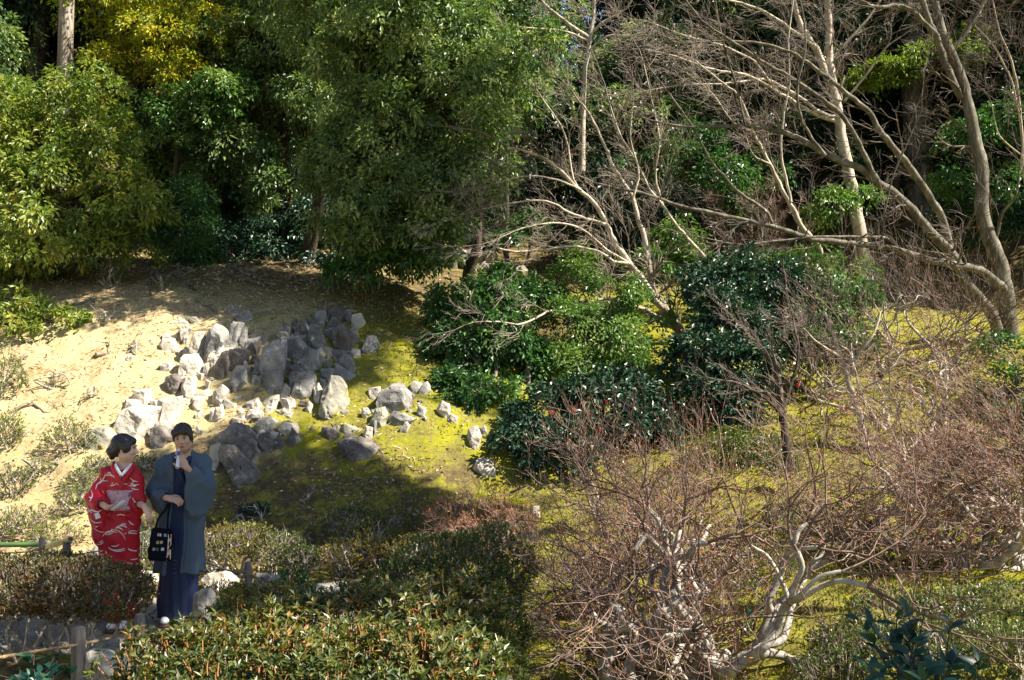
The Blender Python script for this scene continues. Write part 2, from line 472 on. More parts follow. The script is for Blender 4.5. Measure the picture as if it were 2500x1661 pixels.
M['bark_cedar'] = noise_mat('bark_cedar', [(0.3, (0.10, 0.075, 0.055)), (0.5, (0.23, 0.19, 0.15)), (0.7, (0.42, 0.37, 0.31))], 10, rough=0.95, bump=0.9, bdist=0.04, stretch=(1, 1, 0.12))
M['twig_pale'] = noise_mat('twig_pale', [(0.3, (0.10, 0.078, 0.058)), (0.7, (0.26, 0.21, 0.165))], 5, rough=0.8, bump=0)
M['twig_brown'] = noise_mat('twig_brown', [(0.3, (0.055, 0.04, 0.033)), (0.7, (0.17, 0.13, 0.105))], 4, rough=0.85, bump=0)  # brown twigs, darkened to carry the shade of the upper right
M['twig_red'] = noise_mat('twig_red', [(0.3, (0.085, 0.05, 0.038)), (0.55, (0.19, 0.125, 0.098)), (0.75, (0.33, 0.265, 0.23))], 4, rough=0.85, bump=0)
M['twig_orange'] = noise_mat('twig_orange', [(0.3, (0.20, 0.09, 0.03)), (0.7, (0.34, 0.17, 0.07))], 9, rough=0.85, bump=0)
M['bush_wood'] = noise_mat('bush_wood', [(0.3, (0.16, 0.135, 0.105)), (0.5, (0.34, 0.30, 0.25)), (0.7, (0.54, 0.50, 0.44))], 14, rough=0.85, bump=0.35, bdist=0.01)
M['rock_grey'] = noise_mat('rock_grey', [(0.28, (0.07, 0.068, 0.062)), (0.45, (0.19, 0.18, 0.165)), (0.58, (0.30, 0.29, 0.265)), (0.74, (0.52, 0.50, 0.46))], 3.2, 9, 0.9, 0.9, 0.05,
                           spots=[((0.22, 0.135, 0.075), 2.1, 0.60), ((0.66, 0.64, 0.58), 6.5, 0.60)], bscale=9, cracks=2.6)
M['rock_pale'] = noise_mat('rock_pale', [(0.25, (0.25, 0.215, 0.165)), (0.5, (0.45, 0.40, 0.325)), (0.75, (0.66, 0.61, 0.52))], 3.0, 9, 0.9, 0.9, 0.05,
                           spots=[((0.36, 0.25, 0.12), 2.4, 0.60), ((0.72, 0.69, 0.62), 7, 0.62)], bscale=9, cracks=2.6)
M['rock_brown'] = noise_mat('rock_brown', [(0.28, (0.06, 0.05, 0.042)), (0.5, (0.15, 0.13, 0.112)), (0.72, (0.30, 0.275, 0.245))], 3.5, 9, 0.9, 0.9, 0.05,
                            spots=[((0.46, 0.44, 0.40), 6, 0.60), ((0.19, 0.09, 0.05), 3, 0.62)], bscale=10, cracks=2.6)
M['rock_moss'] = noise_mat('rock_moss', [(0.25, (0.11, 0.10, 0.075)), (0.5, (0.28, 0.26, 0.21)), (0.75, (0.48, 0.45, 0.37))], 3.2, 9, 0.92, 0.9, 0.05,
                           spots=[((0.20, 0.18, 0.015), 2.6, 0.50), ((0.62, 0.59, 0.52), 6, 0.62)], bscale=9, cracks=2.6)
M['post'] = noise_mat('weathered_post', [(0.3, (0.085, 0.07, 0.06)), (0.5, (0.19, 0.165, 0.145)), (0.7, (0.32, 0.29, 0.26))], 14, 8, 0.9, 0.8, 0.01, stretch=(1, 1, 0.06), spots=[((0.05, 0.04, 0.035), 5, 0.62)])
M['post_top'] = noise_mat('post_end_grain', [(0.3, (0.10, 0.08, 0.065)), (0.7, (0.30, 0.25, 0.20))], 30, 6, 0.95, 0.5, 0.01)
M['rope'] = noise_mat('palm_rope', [(0.3, (0.17, 0.11, 0.055)), (0.7, (0.42, 0.30, 0.17))], 60, 4, 0.95, 0.6, 0.005)
M['rope_dark'] = noise_mat('dark_rope', [(0.3, (0.13, 0.105, 0.08)), (0.7, (0.36, 0.30, 0.24))], 60, 4, 0.95, 0.6, 0.005)
M['bamboo'] = noise_mat('green_bamboo', [(0.3, (0.035, 0.095, 0.03)), (0.7, (0.10, 0.19, 0.05))], 3, 4, 0.35, 0.05, 0.005, stretch=(0.2, 1, 1), spec=0.5)
M['bamboo_old'] = noise_mat('aged_bamboo', [(0.3, (0.16, 0.17, 0.05)), (0.7, (0.33, 0.31, 0.10))], 5, 4, 0.4, 0.05, 0.005, spec=0.5)
M['bamboo_cut'] = plain_mat('bamboo_cut_end', (0.45, 0.38, 0.24), 0.8)
# ------------------------------------------------------------------ tubes, branches, leaves
def smooth_path(P, per=4):
    """Catmull-Rom through the points"""
    P = np.asarray(P, float)
    if len(P) < 3: return P
    Q = np.vstack([2 * P[0] - P[1], P, 2 * P[-1] - P[-2]])
    out = []
    t = np.linspace(0, 1, per, endpoint=False)[:, None]
    for i in range(1, len(Q) - 2):
        a, b, c, d = Q[i - 1], Q[i], Q[i + 1], Q[i + 2]
        out.append(0.5 * ((2 * b) + (c - a) * t + (2 * a - 5 * b + 4 * c - d) * t ** 2 + (3 * b - a - 3 * c + d) * t ** 3))
    out.append(P[-1:])
    return np.vstack(out)

def tubes(paths):
    """paths: list of (points (n,3), radii (n,), sides); one vertex array and quads"""
    groups = {}
    for P, R, s in paths:
        groups.setdefault((len(P), s), []).append((P, R))
    Vs, Qs, base = [], [], 0
    for (n, s), lst in groups.items():
        P = np.array([a for a, _ in lst]); R = np.array([b for _, b in lst])
        T = np.empty_like(P)
        T[:, 1:-1] = P[:, 2:] - P[:, :-2]; T[:, 0] = P[:, 1] - P[:, 0]; T[:, -1] = P[:, -1] - P[:, -2]
        T = unit(T)
        m = T.mean(1)
        ref = np.where(np.abs(m[:, 2:3]) < 0.75, np.array([[0, 0, 1.0]]), np.array([[1.0, 0.2, 0]]))
        B = unit(np.cross(T, ref[:, None, :])); Nn = np.cross(B, T)
        a = np.arange(s) * 2 * PI / s + PI / 4
        ring = B[:, :, None, :] * np.cos(a)[None, None, :, None] + Nn[:, :, None, :] * np.sin(a)[None, None, :, None]
        V = P[:, :, None, :] + ring * R[:, :, None, None]
        k = len(lst)
        Vs.append(V.reshape(-1, 3))
        i = np.arange(k)[:, None, None] * (n * s) + np.arange(n - 1)[None, :, None] * s + np.arange(s)[None, None, :]
        j = np.arange(k)[:, None, None] * (n * s) + np.arange(n - 1)[None, :, None] * s + ((np.arange(s) + 1) % s)[None, None, :]
        q = np.stack([i, j, j + s, i + s], -1)
        if s == 2: q = q[:, :, :1]
        q = q.reshape(-1, 4) + base
        Qs.append(q)
        base += k * n * s
    return np.vstack(Vs), np.vstack(Qs)

def tube_obj(name, paths, mat, parent=None, smooth=True):
    V, Q = tubes(paths)
    return mesh_obj(name, V, quads=Q, mat=mat, parent=parent, smooth=smooth)

def rvec(r, n=None):
    return unit(r.normal(size=3 if n is None else (n, 3)))

def wander(r, p0, d, length, n, wig=0.25, bias=(0, 0, 0)):
    """a crooked line of n points from p0 in the direction d"""
    P = [np.asarray(p0, float)]
    d = unit(d)
    st = length / (n - 1)
    b = np.asarray(bias, float)
    for _ in range(n - 1):
        d = unit(d + r.normal(size=3) * wig + b)
        P.append(P[-1] + d * st)
    return np.array(P)

def side_shoots(r, P, R, count, ang=(0.5, 1.1), lo=0.25, hi=1.0, length=1.0, shrink=0.5, npts=5, wig=0.22, bias=(0, 0, 0.05), rr=0.55, rend=0.3, sides=4, flat=None, rmin=0.0):
    """shoots leaving the path P sideways"""
    out = []
    n = len(P)
    for k in range(count):
        t = lo + (hi - lo) * (k + r.random()) / count
        f = t * (n - 1); i = min(int(f), n - 2); u = f - i
        p = P[i] * (1 - u) + P[i + 1] * u
        tan = unit(P[i + 1] - P[i])
        q = rvec(r); q = unit(q - tan * q.dot(tan))
        if flat is not None: q = unit(q * np.array([1, 1, flat]))
        a = r.uniform(*ang)
        d = tan * math.cos(a) + q * math.sin(a)
        L = length * (1 - shrink * t) * r.uniform(0.55, 1.25)
        rad = max((R[i] * (1 - u) + R[i + 1] * u) * rr, rmin)
        Q = wander(r, p, d, L, npts, wig, bias)
        out.append((Q, np.linspace(rad, max(rad * rend, rmin), npts), sides))
    return out

def leaves(r, C, A, Nrm, length, width, fold=0.25, lv=0.25, rnd=None, droop=0.0, big=False):
    """diamond leaves folded on the midrib; C base points, A axes, Nrm up directions"""
    n = len(C)
    A = unit(A)
    S = unit(np.cross(A, Nrm)); U = np.cross(S, A)
    L = (length * (1 + lv * (r.random(n) * 2 - 1)))[:, None]
    Wd = (width * (1 + lv * (r.random(n) * 2 - 1)))[:, None]
    if rnd is None: rnd = r.random(n)
    if not big:
        mid = C + A * L * 0.45 + U * Wd * fold
        V = np.stack([C, mid - S * Wd * 0.5, C + A * L - U * L * droop, mid + S * Wd * 0.5], 1)
        i = np.arange(n)[:, None] * 4
        T = np.concatenate([i + np.array([[0, 1, 2]]), i + np.array([[0, 2, 3]])])
        return V.reshape(-1, 3), T, np.repeat(rnd, 4)
    c1 = C + A * L * 0.33 - U * L * droop * 0.1; c2 = C + A * L * 0.68 - U * L * droop * 0.45
    V = np.stack([C, c1, c2, C + A * L - U * L * droop,
                  c1 - S * Wd * 0.46 + U * Wd * fold, c2 - S * Wd * 0.38 + U * Wd * fold,
                  c1 + S * Wd * 0.46 + U * Wd * fold, c2 + S * Wd * 0.38 + U * Wd * fold], 1)
    i = np.arange(n)[:, None] * 8
    T = np.concatenate([i + np.array([[a, b, c]]) for a, b, c in
                        [(0, 4, 1), (1, 4, 5), (1, 5, 2), (2, 5, 3), (0, 1, 6), (1, 7, 6), (1, 2, 7), (2, 3, 7)]])
    return V.reshape(-1, 3), T, np.repeat(rnd, 8)

def join(parts):
    Vs, Ts, Rs, b = [], [], [], 0
    for V, T, R in parts:
        Vs.append(V); Ts.append(T + b); Rs.append(R); b += len(V)
    return np.vstack(Vs), np.vstack(Ts), np.concatenate(Rs)

def blob_clumps(r, blobs, spacing, shell=(0.6, 1.1), rough=0.3, down=0.45, gaps=0.0):
    """clump centres and outward directions over a set of ellipsoids (cx,cy,cz,rx,ry,rz)"""
    out_c, out_o = [], []
    B = np.array(blobs, float)
    for k, (cx, cy, cz, rx, ry, rz) in enumerate(B):
        area = 4 * PI * (((rx * ry) ** 1.6 + (rx * rz) ** 1.6 + (ry * rz) ** 1.6) / 3) ** (1 / 1.6)
        n = max(8, int(area / spacing ** 2))
        d = rvec(r, n)
        keep = (d[:, 2] > -down) | (r.random(n) < 0.35)
        d = d[keep]; n = len(d)
        s = shell[0] + (shell[1] - shell[0]) * r.random(n) ** 0.6
        s = s * (1 + rough * fbm(d[:, 0] * 2.1 + cx, d[:, 1] * 2.1 + cy, d[:, 2] * 2.1 + cz, oct=3, seed=5 + k))
        p = np.array([cx, cy, cz]) + d * np.array([rx, ry, rz]) * s[:, None]
        inside = np.zeros(n, bool)
        for j, b in enumerate(B):
            if j != k:
                inside |= (((p - b[:3]) / b[3:]) ** 2).sum(1) < 0.45
        if gaps:
            inside |= fbm(p[:, 0] * 1.9, p[:, 1] * 1.9, p[:, 2] * 2.6, oct=2, seed=90 + k) < -0.75 + gaps
        out_c.append(p[~inside]); out_o.append(unit(d / np.array([rx, ry, rz]))[~inside])
    return np.vstack(out_c), np.vstack(out_o)

def lobed(r, blobs, n=11, size=.40):
    """break big ellipsoids into leafy lobes that stand apart"""
    out = []
    for cx, cy, cz, rx, ry, rz in blobs:
        m = max(4, int(n * (rx * ry * rz) ** (1 / 3) / .75))
        d = rvec(r, m * 2); d = d[d[:, 2] > -.55][:m]
        for q in d:
            k = r.uniform(.62, .95)
            s_ = size * (rx * ry * rz) ** (1 / 3) * r.uniform(.7, 1.25)
            out.append((cx + q[0] * rx * k, cy + q[1] * ry * k, cz + q[2] * rz * k, s_ * 1.25, s_ * 1.15, s_ * .75))
    return out

SUNV = np.array(SUN)
def spray(r, C, O, per, rad, length, width, droop=0.35, flat=0.5, up=0.6, crand=0.5, lv=0.3, big=False):
    """leafy sprays: per leaves round every clump centre"""
    n = len(C)
    idx = np.repeat(np.arange(n), per)
    m = len(idx)
    q = rvec(r, m) * (r.random(m) ** 0.45)[:, None]
    rs = rad * (0.6 + 0.8 * r.random(n))[idx]
    nrm = unit(O + np.array([0, 0, up]))[idx]
    q = q - nrm * (q * nrm).sum(1, keepdims=True) * (1 - flat)
    P = C[idx] + q * rs[:, None]
    P[:, 2] -= (q ** 2).sum(1) * rs * droop
    A = unit(q * 0.9 + O[idx] * 0.45 + rvec(r, m) * 0.55 + np.array([0, 0, -droop]))
    U = unit(nrm + SUNV * 0.35 + rvec(r, m) * 1.0)
    cr = r.random(n)
    rnd = np.clip(cr[idx] * crand + r.random(m) * (1 - crand), 0, 1)
    return leaves(r, P, A, U, length, width, lv=lv, rnd=rnd, droop=0.12, big=big)

def crown_limbs(r, base, C, frac, r0, sides=4, sag=0.0):
    """thin limbs running from a point inside the crown out to some of the clumps"""
    out = []
    sel = r.random(len(C)) < frac
    for c in C[sel]:
        d = c - base
        L = np.linalg.norm(d)
        s = base + d * r.uniform(0.0, 0.35)
        mid = (s + c) / 2 + r.normal(size=3) * L * 0.07 + np.array([0, 0, sag * L])
        P = smooth_path(np.array([s, mid, c]), 3)
        out.append((P, np.linspace(r0, r0 * 0.25, len(P)), sides))
    return out

def evergreen(name, base, trunk, blobs, spacing, per, rad, length, width, mat, bark, label, cat='tree', group=None, seed=1, limb=0.3, lr=0.03, trunks=None, tr=0.12, shell=(0.55, 1.15), gaps=0.62, lobes=0, flat=0.5, droop=0.4, up=0.6, rough=0.32, down=0.45):
    r = np.random.default_rng(seed)
    e = empty(name, base, label, cat, group)
    if lobes:
        C, O = blob_clumps(r, lobed(r, blobs, lobes, .52), spacing * 1.5, (.35, 1.25), .6, .40, 0.42)
        Ci, Oi = blob_clumps(r, [(b[0], b[1], b[2], b[3] * .7, b[4] * .7, b[5] * .7) for b in blobs], spacing * 2.2, (.4, 1.1), .3, .6, 0.3)
        C, O = np.vstack([C, Ci]), np.vstack([O, Oi])
    else:
        C, O = blob_clumps(r, blobs, spacing, shell, rough, down, gaps)
    parts = [spray(r, C, O, per, rad, length, width, droop, flat, up)]
    V, T, R = join(parts)
    mesh_obj('crown', V, tris=T, mat=mat, parent=e, rnd=R)
    for P, a, b in (trunks or [(trunk, tr, tr * 0.45)]):
        P = smooth_path(P, 5)
        P = P + np.c_[fbm(P[:, 2] * 1.5, P[:, 2] * 0 + seed, oct=2, seed=2), fbm(P[:, 2] * 1.5, P[:, 2] * 0 + seed + 9, oct=2, seed=2), P[:, 2] * 0] * 0.04
        R_ = np.linspace(a, b, len(P)); R_[0] *= 1.35
        tube_obj('trunk', [(P, R_, 9)], bark, e)
    if limb:
        tops = np.array([t[0][-1] for t in (trunks or [(trunk, 0, 0)])])
        B = np.array(blobs)
        lim = []
        for k, b in enumerate(B):
            near = (((C - b[:3]) / b[3:]) ** 2).sum(1) < 1.6
            top = tops[np.argmin(((tops - b[:3]) ** 2).sum(1))]
            inner = b[:3] * 0.75 + np.asarray(top) * 0.25
            lim += crown_limbs(r, inner, C[near], limb, lr)
            P = smooth_path(np.array([top, (np.asarray(top) + inner) / 2 + r.normal(size=3) * 0.1, inner]), 4)
            lim.append((P, np.linspace(lr * 1.6, lr * .8, len(P)), 6))
        if lim: tube_obj('branch', lim, bark, e)['kind'] = 'stuff'
    return e

def copy_tree(o, loc, rz=0.0, sc=1.0, label=None, group=None, parent=None):
    c = o.copy(); COL.objects.link(c)
    if parent is None:
        c.location = [float(v) for v in loc]; c.rotation_euler = (0, 0, rz); c.scale = (sc, sc, sc)
        if label: c['label'] = label
        if group: c['group'] = group
    else:
        c.parent = parent
    for ch in list(o.children):
        copy_tree(ch, None, parent=c)
    return c
# ------------------------------------------------------------------ the ground
def axis(lo, fine0, fine1, hi, step, grow=1.22):
    a = list(np.arange(fine0, fine1 + 1e-6, step))
    s, v, left = step, fine0, []
    while v > lo:
        s *= grow; v -= s; left.append(v)
    s, v, right = step, fine1, []
    while v < hi:
        s *= grow; v += s; right.append(v)
    return np.array(left[::-1] + a + right)
gx = axis(-220, -8.6, 9.5, 220, 0.08)
gy = axis(-60, 6.0, 20.0, 260, 0.08)
GX, GY = np.meshgrid(gx, gy)
GZ = ground(GX, GY)
nx, ny = len(gx), len(gy)
ii = (np.arange(ny - 1)[:, None] * nx + np.arange(nx - 1)[None, :]).ravel()
g = mesh_obj('ground', np.c_[GX.ravel(), GY.ravel(), GZ.ravel()], quads=np.c_[ii, ii + 1, ii + nx + 1, ii + nx], mat=M['ground'], smooth=True)
tag(g, kind='structure', label='sandy slope and moss covered ground of the hillside garden')

# ------------------------------------------------------------------ rocks
def rock(name, poly, mat, label, group=None, depth=0.75, seed=0, Y=None, sink=0.12, name_cat='rock', detail=2):
    r = np.random.default_rng(seed + 100)
    poly = np.array(poly, float)
    bx, by = poly[:, 0].mean(), poly[:, 1].max()
    w, h = np.ptp(poly[:, 0]), np.ptp(poly[:, 1])
    if Y is None:
        Y = G(bx, by - 0.10 * h)[1] + 0.40 * min(w, h) / FPX * 15
    p3 = np.array([W(a, b, Y) for a, b in poly])
    c = p3.mean(0)
    p3 = c + (p3 - c) * (1.28 if detail > 1 else 1.12)
    size = math.sqrt(max(np.ptp(p3[:, 0]) * np.ptp(p3[:, 2]), 1e-4))
    d = depth * size
    pts = [p3 + np.c_[np.zeros(len(p3)), r.uniform(-.12, .12, len(p3)) * d, np.zeros(len(p3))]]
    # two broad tilted faces towards the viewer, one behind
    for face_, (s0, dy) in enumerate(((0.80, -0.36), (0.5, -0.50), (0.82, 0.45))):
        sel = np.arange(len(p3))
        cc = c + np.array([r.uniform(-.12, .12), 0, r.uniform(-.10, .14)]) * size
        q = cc + (p3[sel] - c) * s0 * r.uniform(0.85, 1.08, (len(sel), 1))
        ta, tb = r.uniform(-.45, .45), r.uniform(.15, .75) * (-1 if dy > 0 else 1)
        q[:, 1] = Y + d * dy + (q[:, 0] - c[0]) * ta + (q[:, 2] - c[2]) * tb * .6
        pts.append(q)
    pts = np.vstack(pts)
    low = pts[pts[:, 2] < np.percentile(pts[:, 2], 30)].copy()
    low[:, 2] -= sink * size + 0.03
    pts = np.vstack([pts, low])
    o3 = np.array([c[0], Y, pts[:, 2].min()])
    bm = bmesh.new()
    for p in pts - o3: bm.verts.new(p)
    hull = bmesh.ops.convex_hull(bm, input=bm.verts)
    junk = [v for v in bm.verts if not v.link_faces]
    bmesh.ops.delete(bm, geom=junk, context='VERTS')
    bmesh.ops.dissolve_limit(bm, angle_limit=math.radians(17), verts=bm.verts, edges=bm.edges)
    bmesh.ops.bevel(bm, geom=list(bm.edges), offset=size * 0.022, segments=1, profile=0.5, affect='EDGES', clamp_overlap=True)
    bmesh.ops.triangulate(bm, faces=bm.faces)
    for _ in range(detail):
        long = [e for e in bm.edges if e.calc_length() > size * 0.10]
        if long: bmesh.ops.subdivide_edges(bm, edges=long, cuts=1)
        bmesh.ops.triangulate(bm, faces=[f for f in bm.faces if len(f.verts) > 3])
    bm.normal_update()
    vs = np.array([v.co for v in bm.verts]); ns = np.array([v.normal for v in bm.verts])
    f = 2.2 / size
    a = fbm(vs[:, 0] * f + seed, vs[:, 1] * f, vs[:, 2] * f, oct=3, seed=seed) * 0.038 * size
    rid = np.abs(vnoise(vs[:, 0] * f * 1.7, vs[:, 1] * f * 1.7 + seed, vs[:, 2] * f * 0.8, seed=seed + 4))
    a -= np.clip(0.16 - rid, 0, 1) * 0.30 * size * 0.8
    for v, n_, k in zip(bm.verts, ns, a): v.co += Vector(n_ * k)
    o = bm_obj(name, bm, M[mat])
    o.location = o3
    return tag(o, label, 'rock', group)

def z5(*pts): return [(400 + x / 2.95, 720 + y / 2.95) for x, y in pts]
def z4(*pts): return [(x / 2.24, 600 + y / 2.24) for x, y in pts]
def z6(*pts): return [(300 + x / 2.36, 1150 + y / 2.36) for x, y in pts]
def z2(*pts): return [(x / 3.371, 1250 + y / 3.371) for x, y in pts]
GR = 'rocks of the dry waterfall'
LOOSE = 'small loose stones on the slope'
small_pale = 'small pale stone half sunk in the sunlit sandy slope'
small_moss = 'small stone half sunk in the moss right of the rock arrangement'
ROCKS = [
    (z5((290,430),(330,270),(380,230),(440,260),(450,330),(400,470),(330,500)), 'rock_grey', 'tall leaning grey rock at the left end of the upright rock cluster'),
    (z5((440,380),(470,270),(510,215),(560,230),(560,300),(540,400),(470,410)), 'rock_grey', 'tall grey rock with a rounded pale top in the upright cluster'),
    (z5((460,480),(480,410),(540,400),(600,430),(570,510),(490,570),(460,560)), 'rock_brown', 'blocky rock under the round-topped tall rock of the left cluster'),
    (z5((380,530),(420,430),(460,420),(470,560),(430,600)), 'rock_brown', 'narrow brownish rock wedged at the foot of the left cluster'),
    (z5((315,480),(340,400),(420,380),(430,430),(380,500),(330,505)), 'rock_pale', 'white lichened rock in front of the leaning grey rock'),
    (z5((550,380),(560,270),(600,250),(605,300),(595,400)), 'rock_grey', 'thin upright dark rock at the right edge of the left cluster'),
    (z5((600,390),(600,330),(690,310),(680,370),(650,400)), 'rock_grey', 'low grey rock between the left cluster and the big shaded slab'),
    (z5((500,580),(530,530),(580,540),(590,640),(540,690),(490,650)), 'rock_grey', 'grey rock at the sunlit foot of the left cluster'),
    (z5((200,400),(230,290),(290,290),(300,380),(270,460),(210,480)), 'rock_pale', 'bright pale upright rock left of the leaning grey rock'),
    (z5((135,560),(150,460),(240,440),(280,520),(270,585),(140,575)), 'rock_pale', 'bleached slab below the pale upright rock'),
    (z5((25,680),(30,600),(80,580),(130,610),(125,690),(80,725)), 'rock_brown', 'left one of two rounded boulders below the left cluster'),
    (z5((140,680),(160,610),(215,600),(230,690),(180,745)), 'rock_pale', 'right one of two rounded boulders below the left cluster'),
    (z5((710,500),(720,400),(800,360),(870,360),(880,470),(875,560),(870,660),(760,680),(735,600)), 'rock_grey', 'big bluish grey slab in the shaded middle of the rock arrangement'),
    (z5((880,420),(880,320),(960,315),(1020,380),(960,430),(900,460)), 'rock_grey', 'flat shaded rock at the upper right of the big slab'),
    (z5((940,450),(1040,390),(1090,420),(1120,530),(1040,560),(950,540)), 'rock_grey', 'pointed grey rock right of the big shaded slab'),
    (z5((1045,330),(1060,230),(1120,240),(1150,330),(1170,400),(1090,410)), 'rock_grey', 'upright grey rock above the pointed rock'),
    (z5((1225,370),(1230,260),(1290,240),(1350,300),(1350,400),(1310,430)), 'rock_brown', 'smooth rounded brown boulder in the upper right cluster'),
    (z5((1185,190),(1200,110),(1260,90),(1300,150),(1290,210)), 'rock_brown', 'topmost rock of the whole arrangement'),
    (z5((1365,230),(1370,150),(1420,145),(1445,200),(1400,250)), 'rock_pale', 'cracked pale rock right of the topmost rock'),
    (z5((1215,480),(1220,410),(1290,410),(1300,450),(1240,500)), 'rock_brown', 'dark block directly under the rounded brown boulder'),
    (z5((1265,510),(1290,430),(1350,450),(1380,540),(1370,570)), 'rock_grey', 'slanting slab at the right side of the upper right cluster'),
    (z5((1225,590),(1250,515),(1330,560),(1380,590),(1340,620),(1240,610)), 'rock_grey', 'wedge shaped rock under the slanting slab'),
    (z5((1130,600),(1140,545),(1220,540),(1230,590),(1190,620)), 'rock_grey', 'flat faced grey block left of the wedge shaped rock'),
    (z5((970,640),(990,580),(1070,570),(1085,620),(1070,720),(990,750),(950,710)), 'rock_grey', 'striped grey rock above the egg shaped boulder'),
    (z5((1075,780),(1080,680),(1110,650),(1140,700),(1130,780)), 'rock_pale', 'small upright rock leaning beside the egg shaped boulder'),
    (z5((1150,800),(1170,700),(1210,620),(1260,620),(1300,680),(1320,760),(1270,840),(1180,860)), 'rock_moss', 'large egg shaped boulder with yellow moss on its right side'),
    (z5((900,600),(930,560),(1000,560),(990,610),(920,630)), 'rock_grey', 'small shaded rock above the striped grey rock'),
    (z5((1430,410),(1470,310),(1520,310),(1550,370),(1520,420)), 'rock_grey', 'dark rock alone in the shade right of the brown boulder'),
    (z5((960,290),(970,210),(1020,210),(1040,270),(1000,300)), 'rock_grey', 'angular rock at the upper left of the upper right cluster'),
    (z5((1080,230),(1100,140),(1160,120),(1170,200),(1140,240)), 'rock_grey', 'lichened rock left of the topmost rock'),
    (z5((415,1090),(440,1010),(520,945),(580,990),(650,1070),(695,1140),(640,1210),(560,1150),(430,1110)), 'rock_brown', 'large pointed brown grey rock just right of the man in grey'),
    (z5((430,1180),(440,1120),(510,1120),(600,1200),(685,1300),(630,1350),(560,1280),(480,1210)), 'rock_brown', 'long slanting slab beneath the large pointed rock'),
    (z5((335,1230),(340,1100),(400,1090),(430,1140),(410,1230),(370,1260)), 'rock_pale', 'pale rock behind the shoulder of the man in grey'),
    (z5((660,1070),(690,1020),(760,1015),(800,1080),(760,1140),(700,1110)), 'rock_brown', 'low dark rock right of the large pointed rock'),
    (z5((1265,1065),(1350,1045),(1430,1050),(1530,1100),(1530,1140),(1380,1170),(1310,1140)), 'rock_brown', 'flat turtle shaped dark rock lying on the moss'),
    (z5((1140,1000),(1150,960),(1220,965),(1255,1000),(1240,1040),(1180,1045)), 'rock_brown', 'rounded brown stone left of the turtle shaped rock'),
    (z5((1440,1020),(1460,955),(1500,965),(1500,1040),(1470,1055)), 'rock_pale', 'small upright pale stone behind the turtle shaped rock'),
    (z5((1565,780),(1590,700),(1650,670),(1720,680),(1760,720),(1760,830),(1650,850),(1580,820)), 'rock_grey', 'big dark boulder with dappled top at the edge of the camellias'),
    (z5((1490,920),(1530,830),(1580,820),(1600,870),(1590,960),(1520,960)), 'rock_moss', 'mossy pale rock in front of the big dappled boulder'),
    (z5((1620,890),(1660,840),(1740,860),(1800,890),(1730,935),(1650,930)), 'rock_grey', 'low spotted grey rock below the big dappled boulder'),
    (z5((1470,740),(1480,680),(1550,675),(1550,740),(1500,755)), 'rock_pale', 'square white topped stone left of the big dappled boulder'),
    (z5((2180,1060),(2200,980),(2260,965),(2280,1020),(2250,1100)), 'rock_pale', 'upright pale rock under the leftmost camellia branches'),
    (z5((2240,1250),(2260,1200),(2330,1200),(2380,1260),(2310,1290)), 'rock_pale', 'bright pale stone alone on the yellow moss'),
    (z4((655,1010),(690,910),(740,895),(850,900),(840,960),(800,1070),(690,1060)), 'rock_pale', 'large blinding white slab above the two people'),
    (z4((850,990),(880,860),(990,840),(980,930),(930,1010),(880,1020)), 'rock_pale', 'tall white slab right of the large white slab'),
    (z4((820,1070),(830,1010),(890,1000),(940,1050),(910,1100),(840,1100)), 'rock_brown', 'round dark brown boulder between the two heads'),
    (z4((485,1070),(520,1010),(600,1010),(640,1050),(600,1110),(520,1100)), 'rock_moss', 'flat topped stone just left of the hair of the woman in red'),
    (z4((725,830),(745,795),(820,790),(810,850),(760,860)), 'rock_pale', 'pale block sitting above the large white slab'),
]
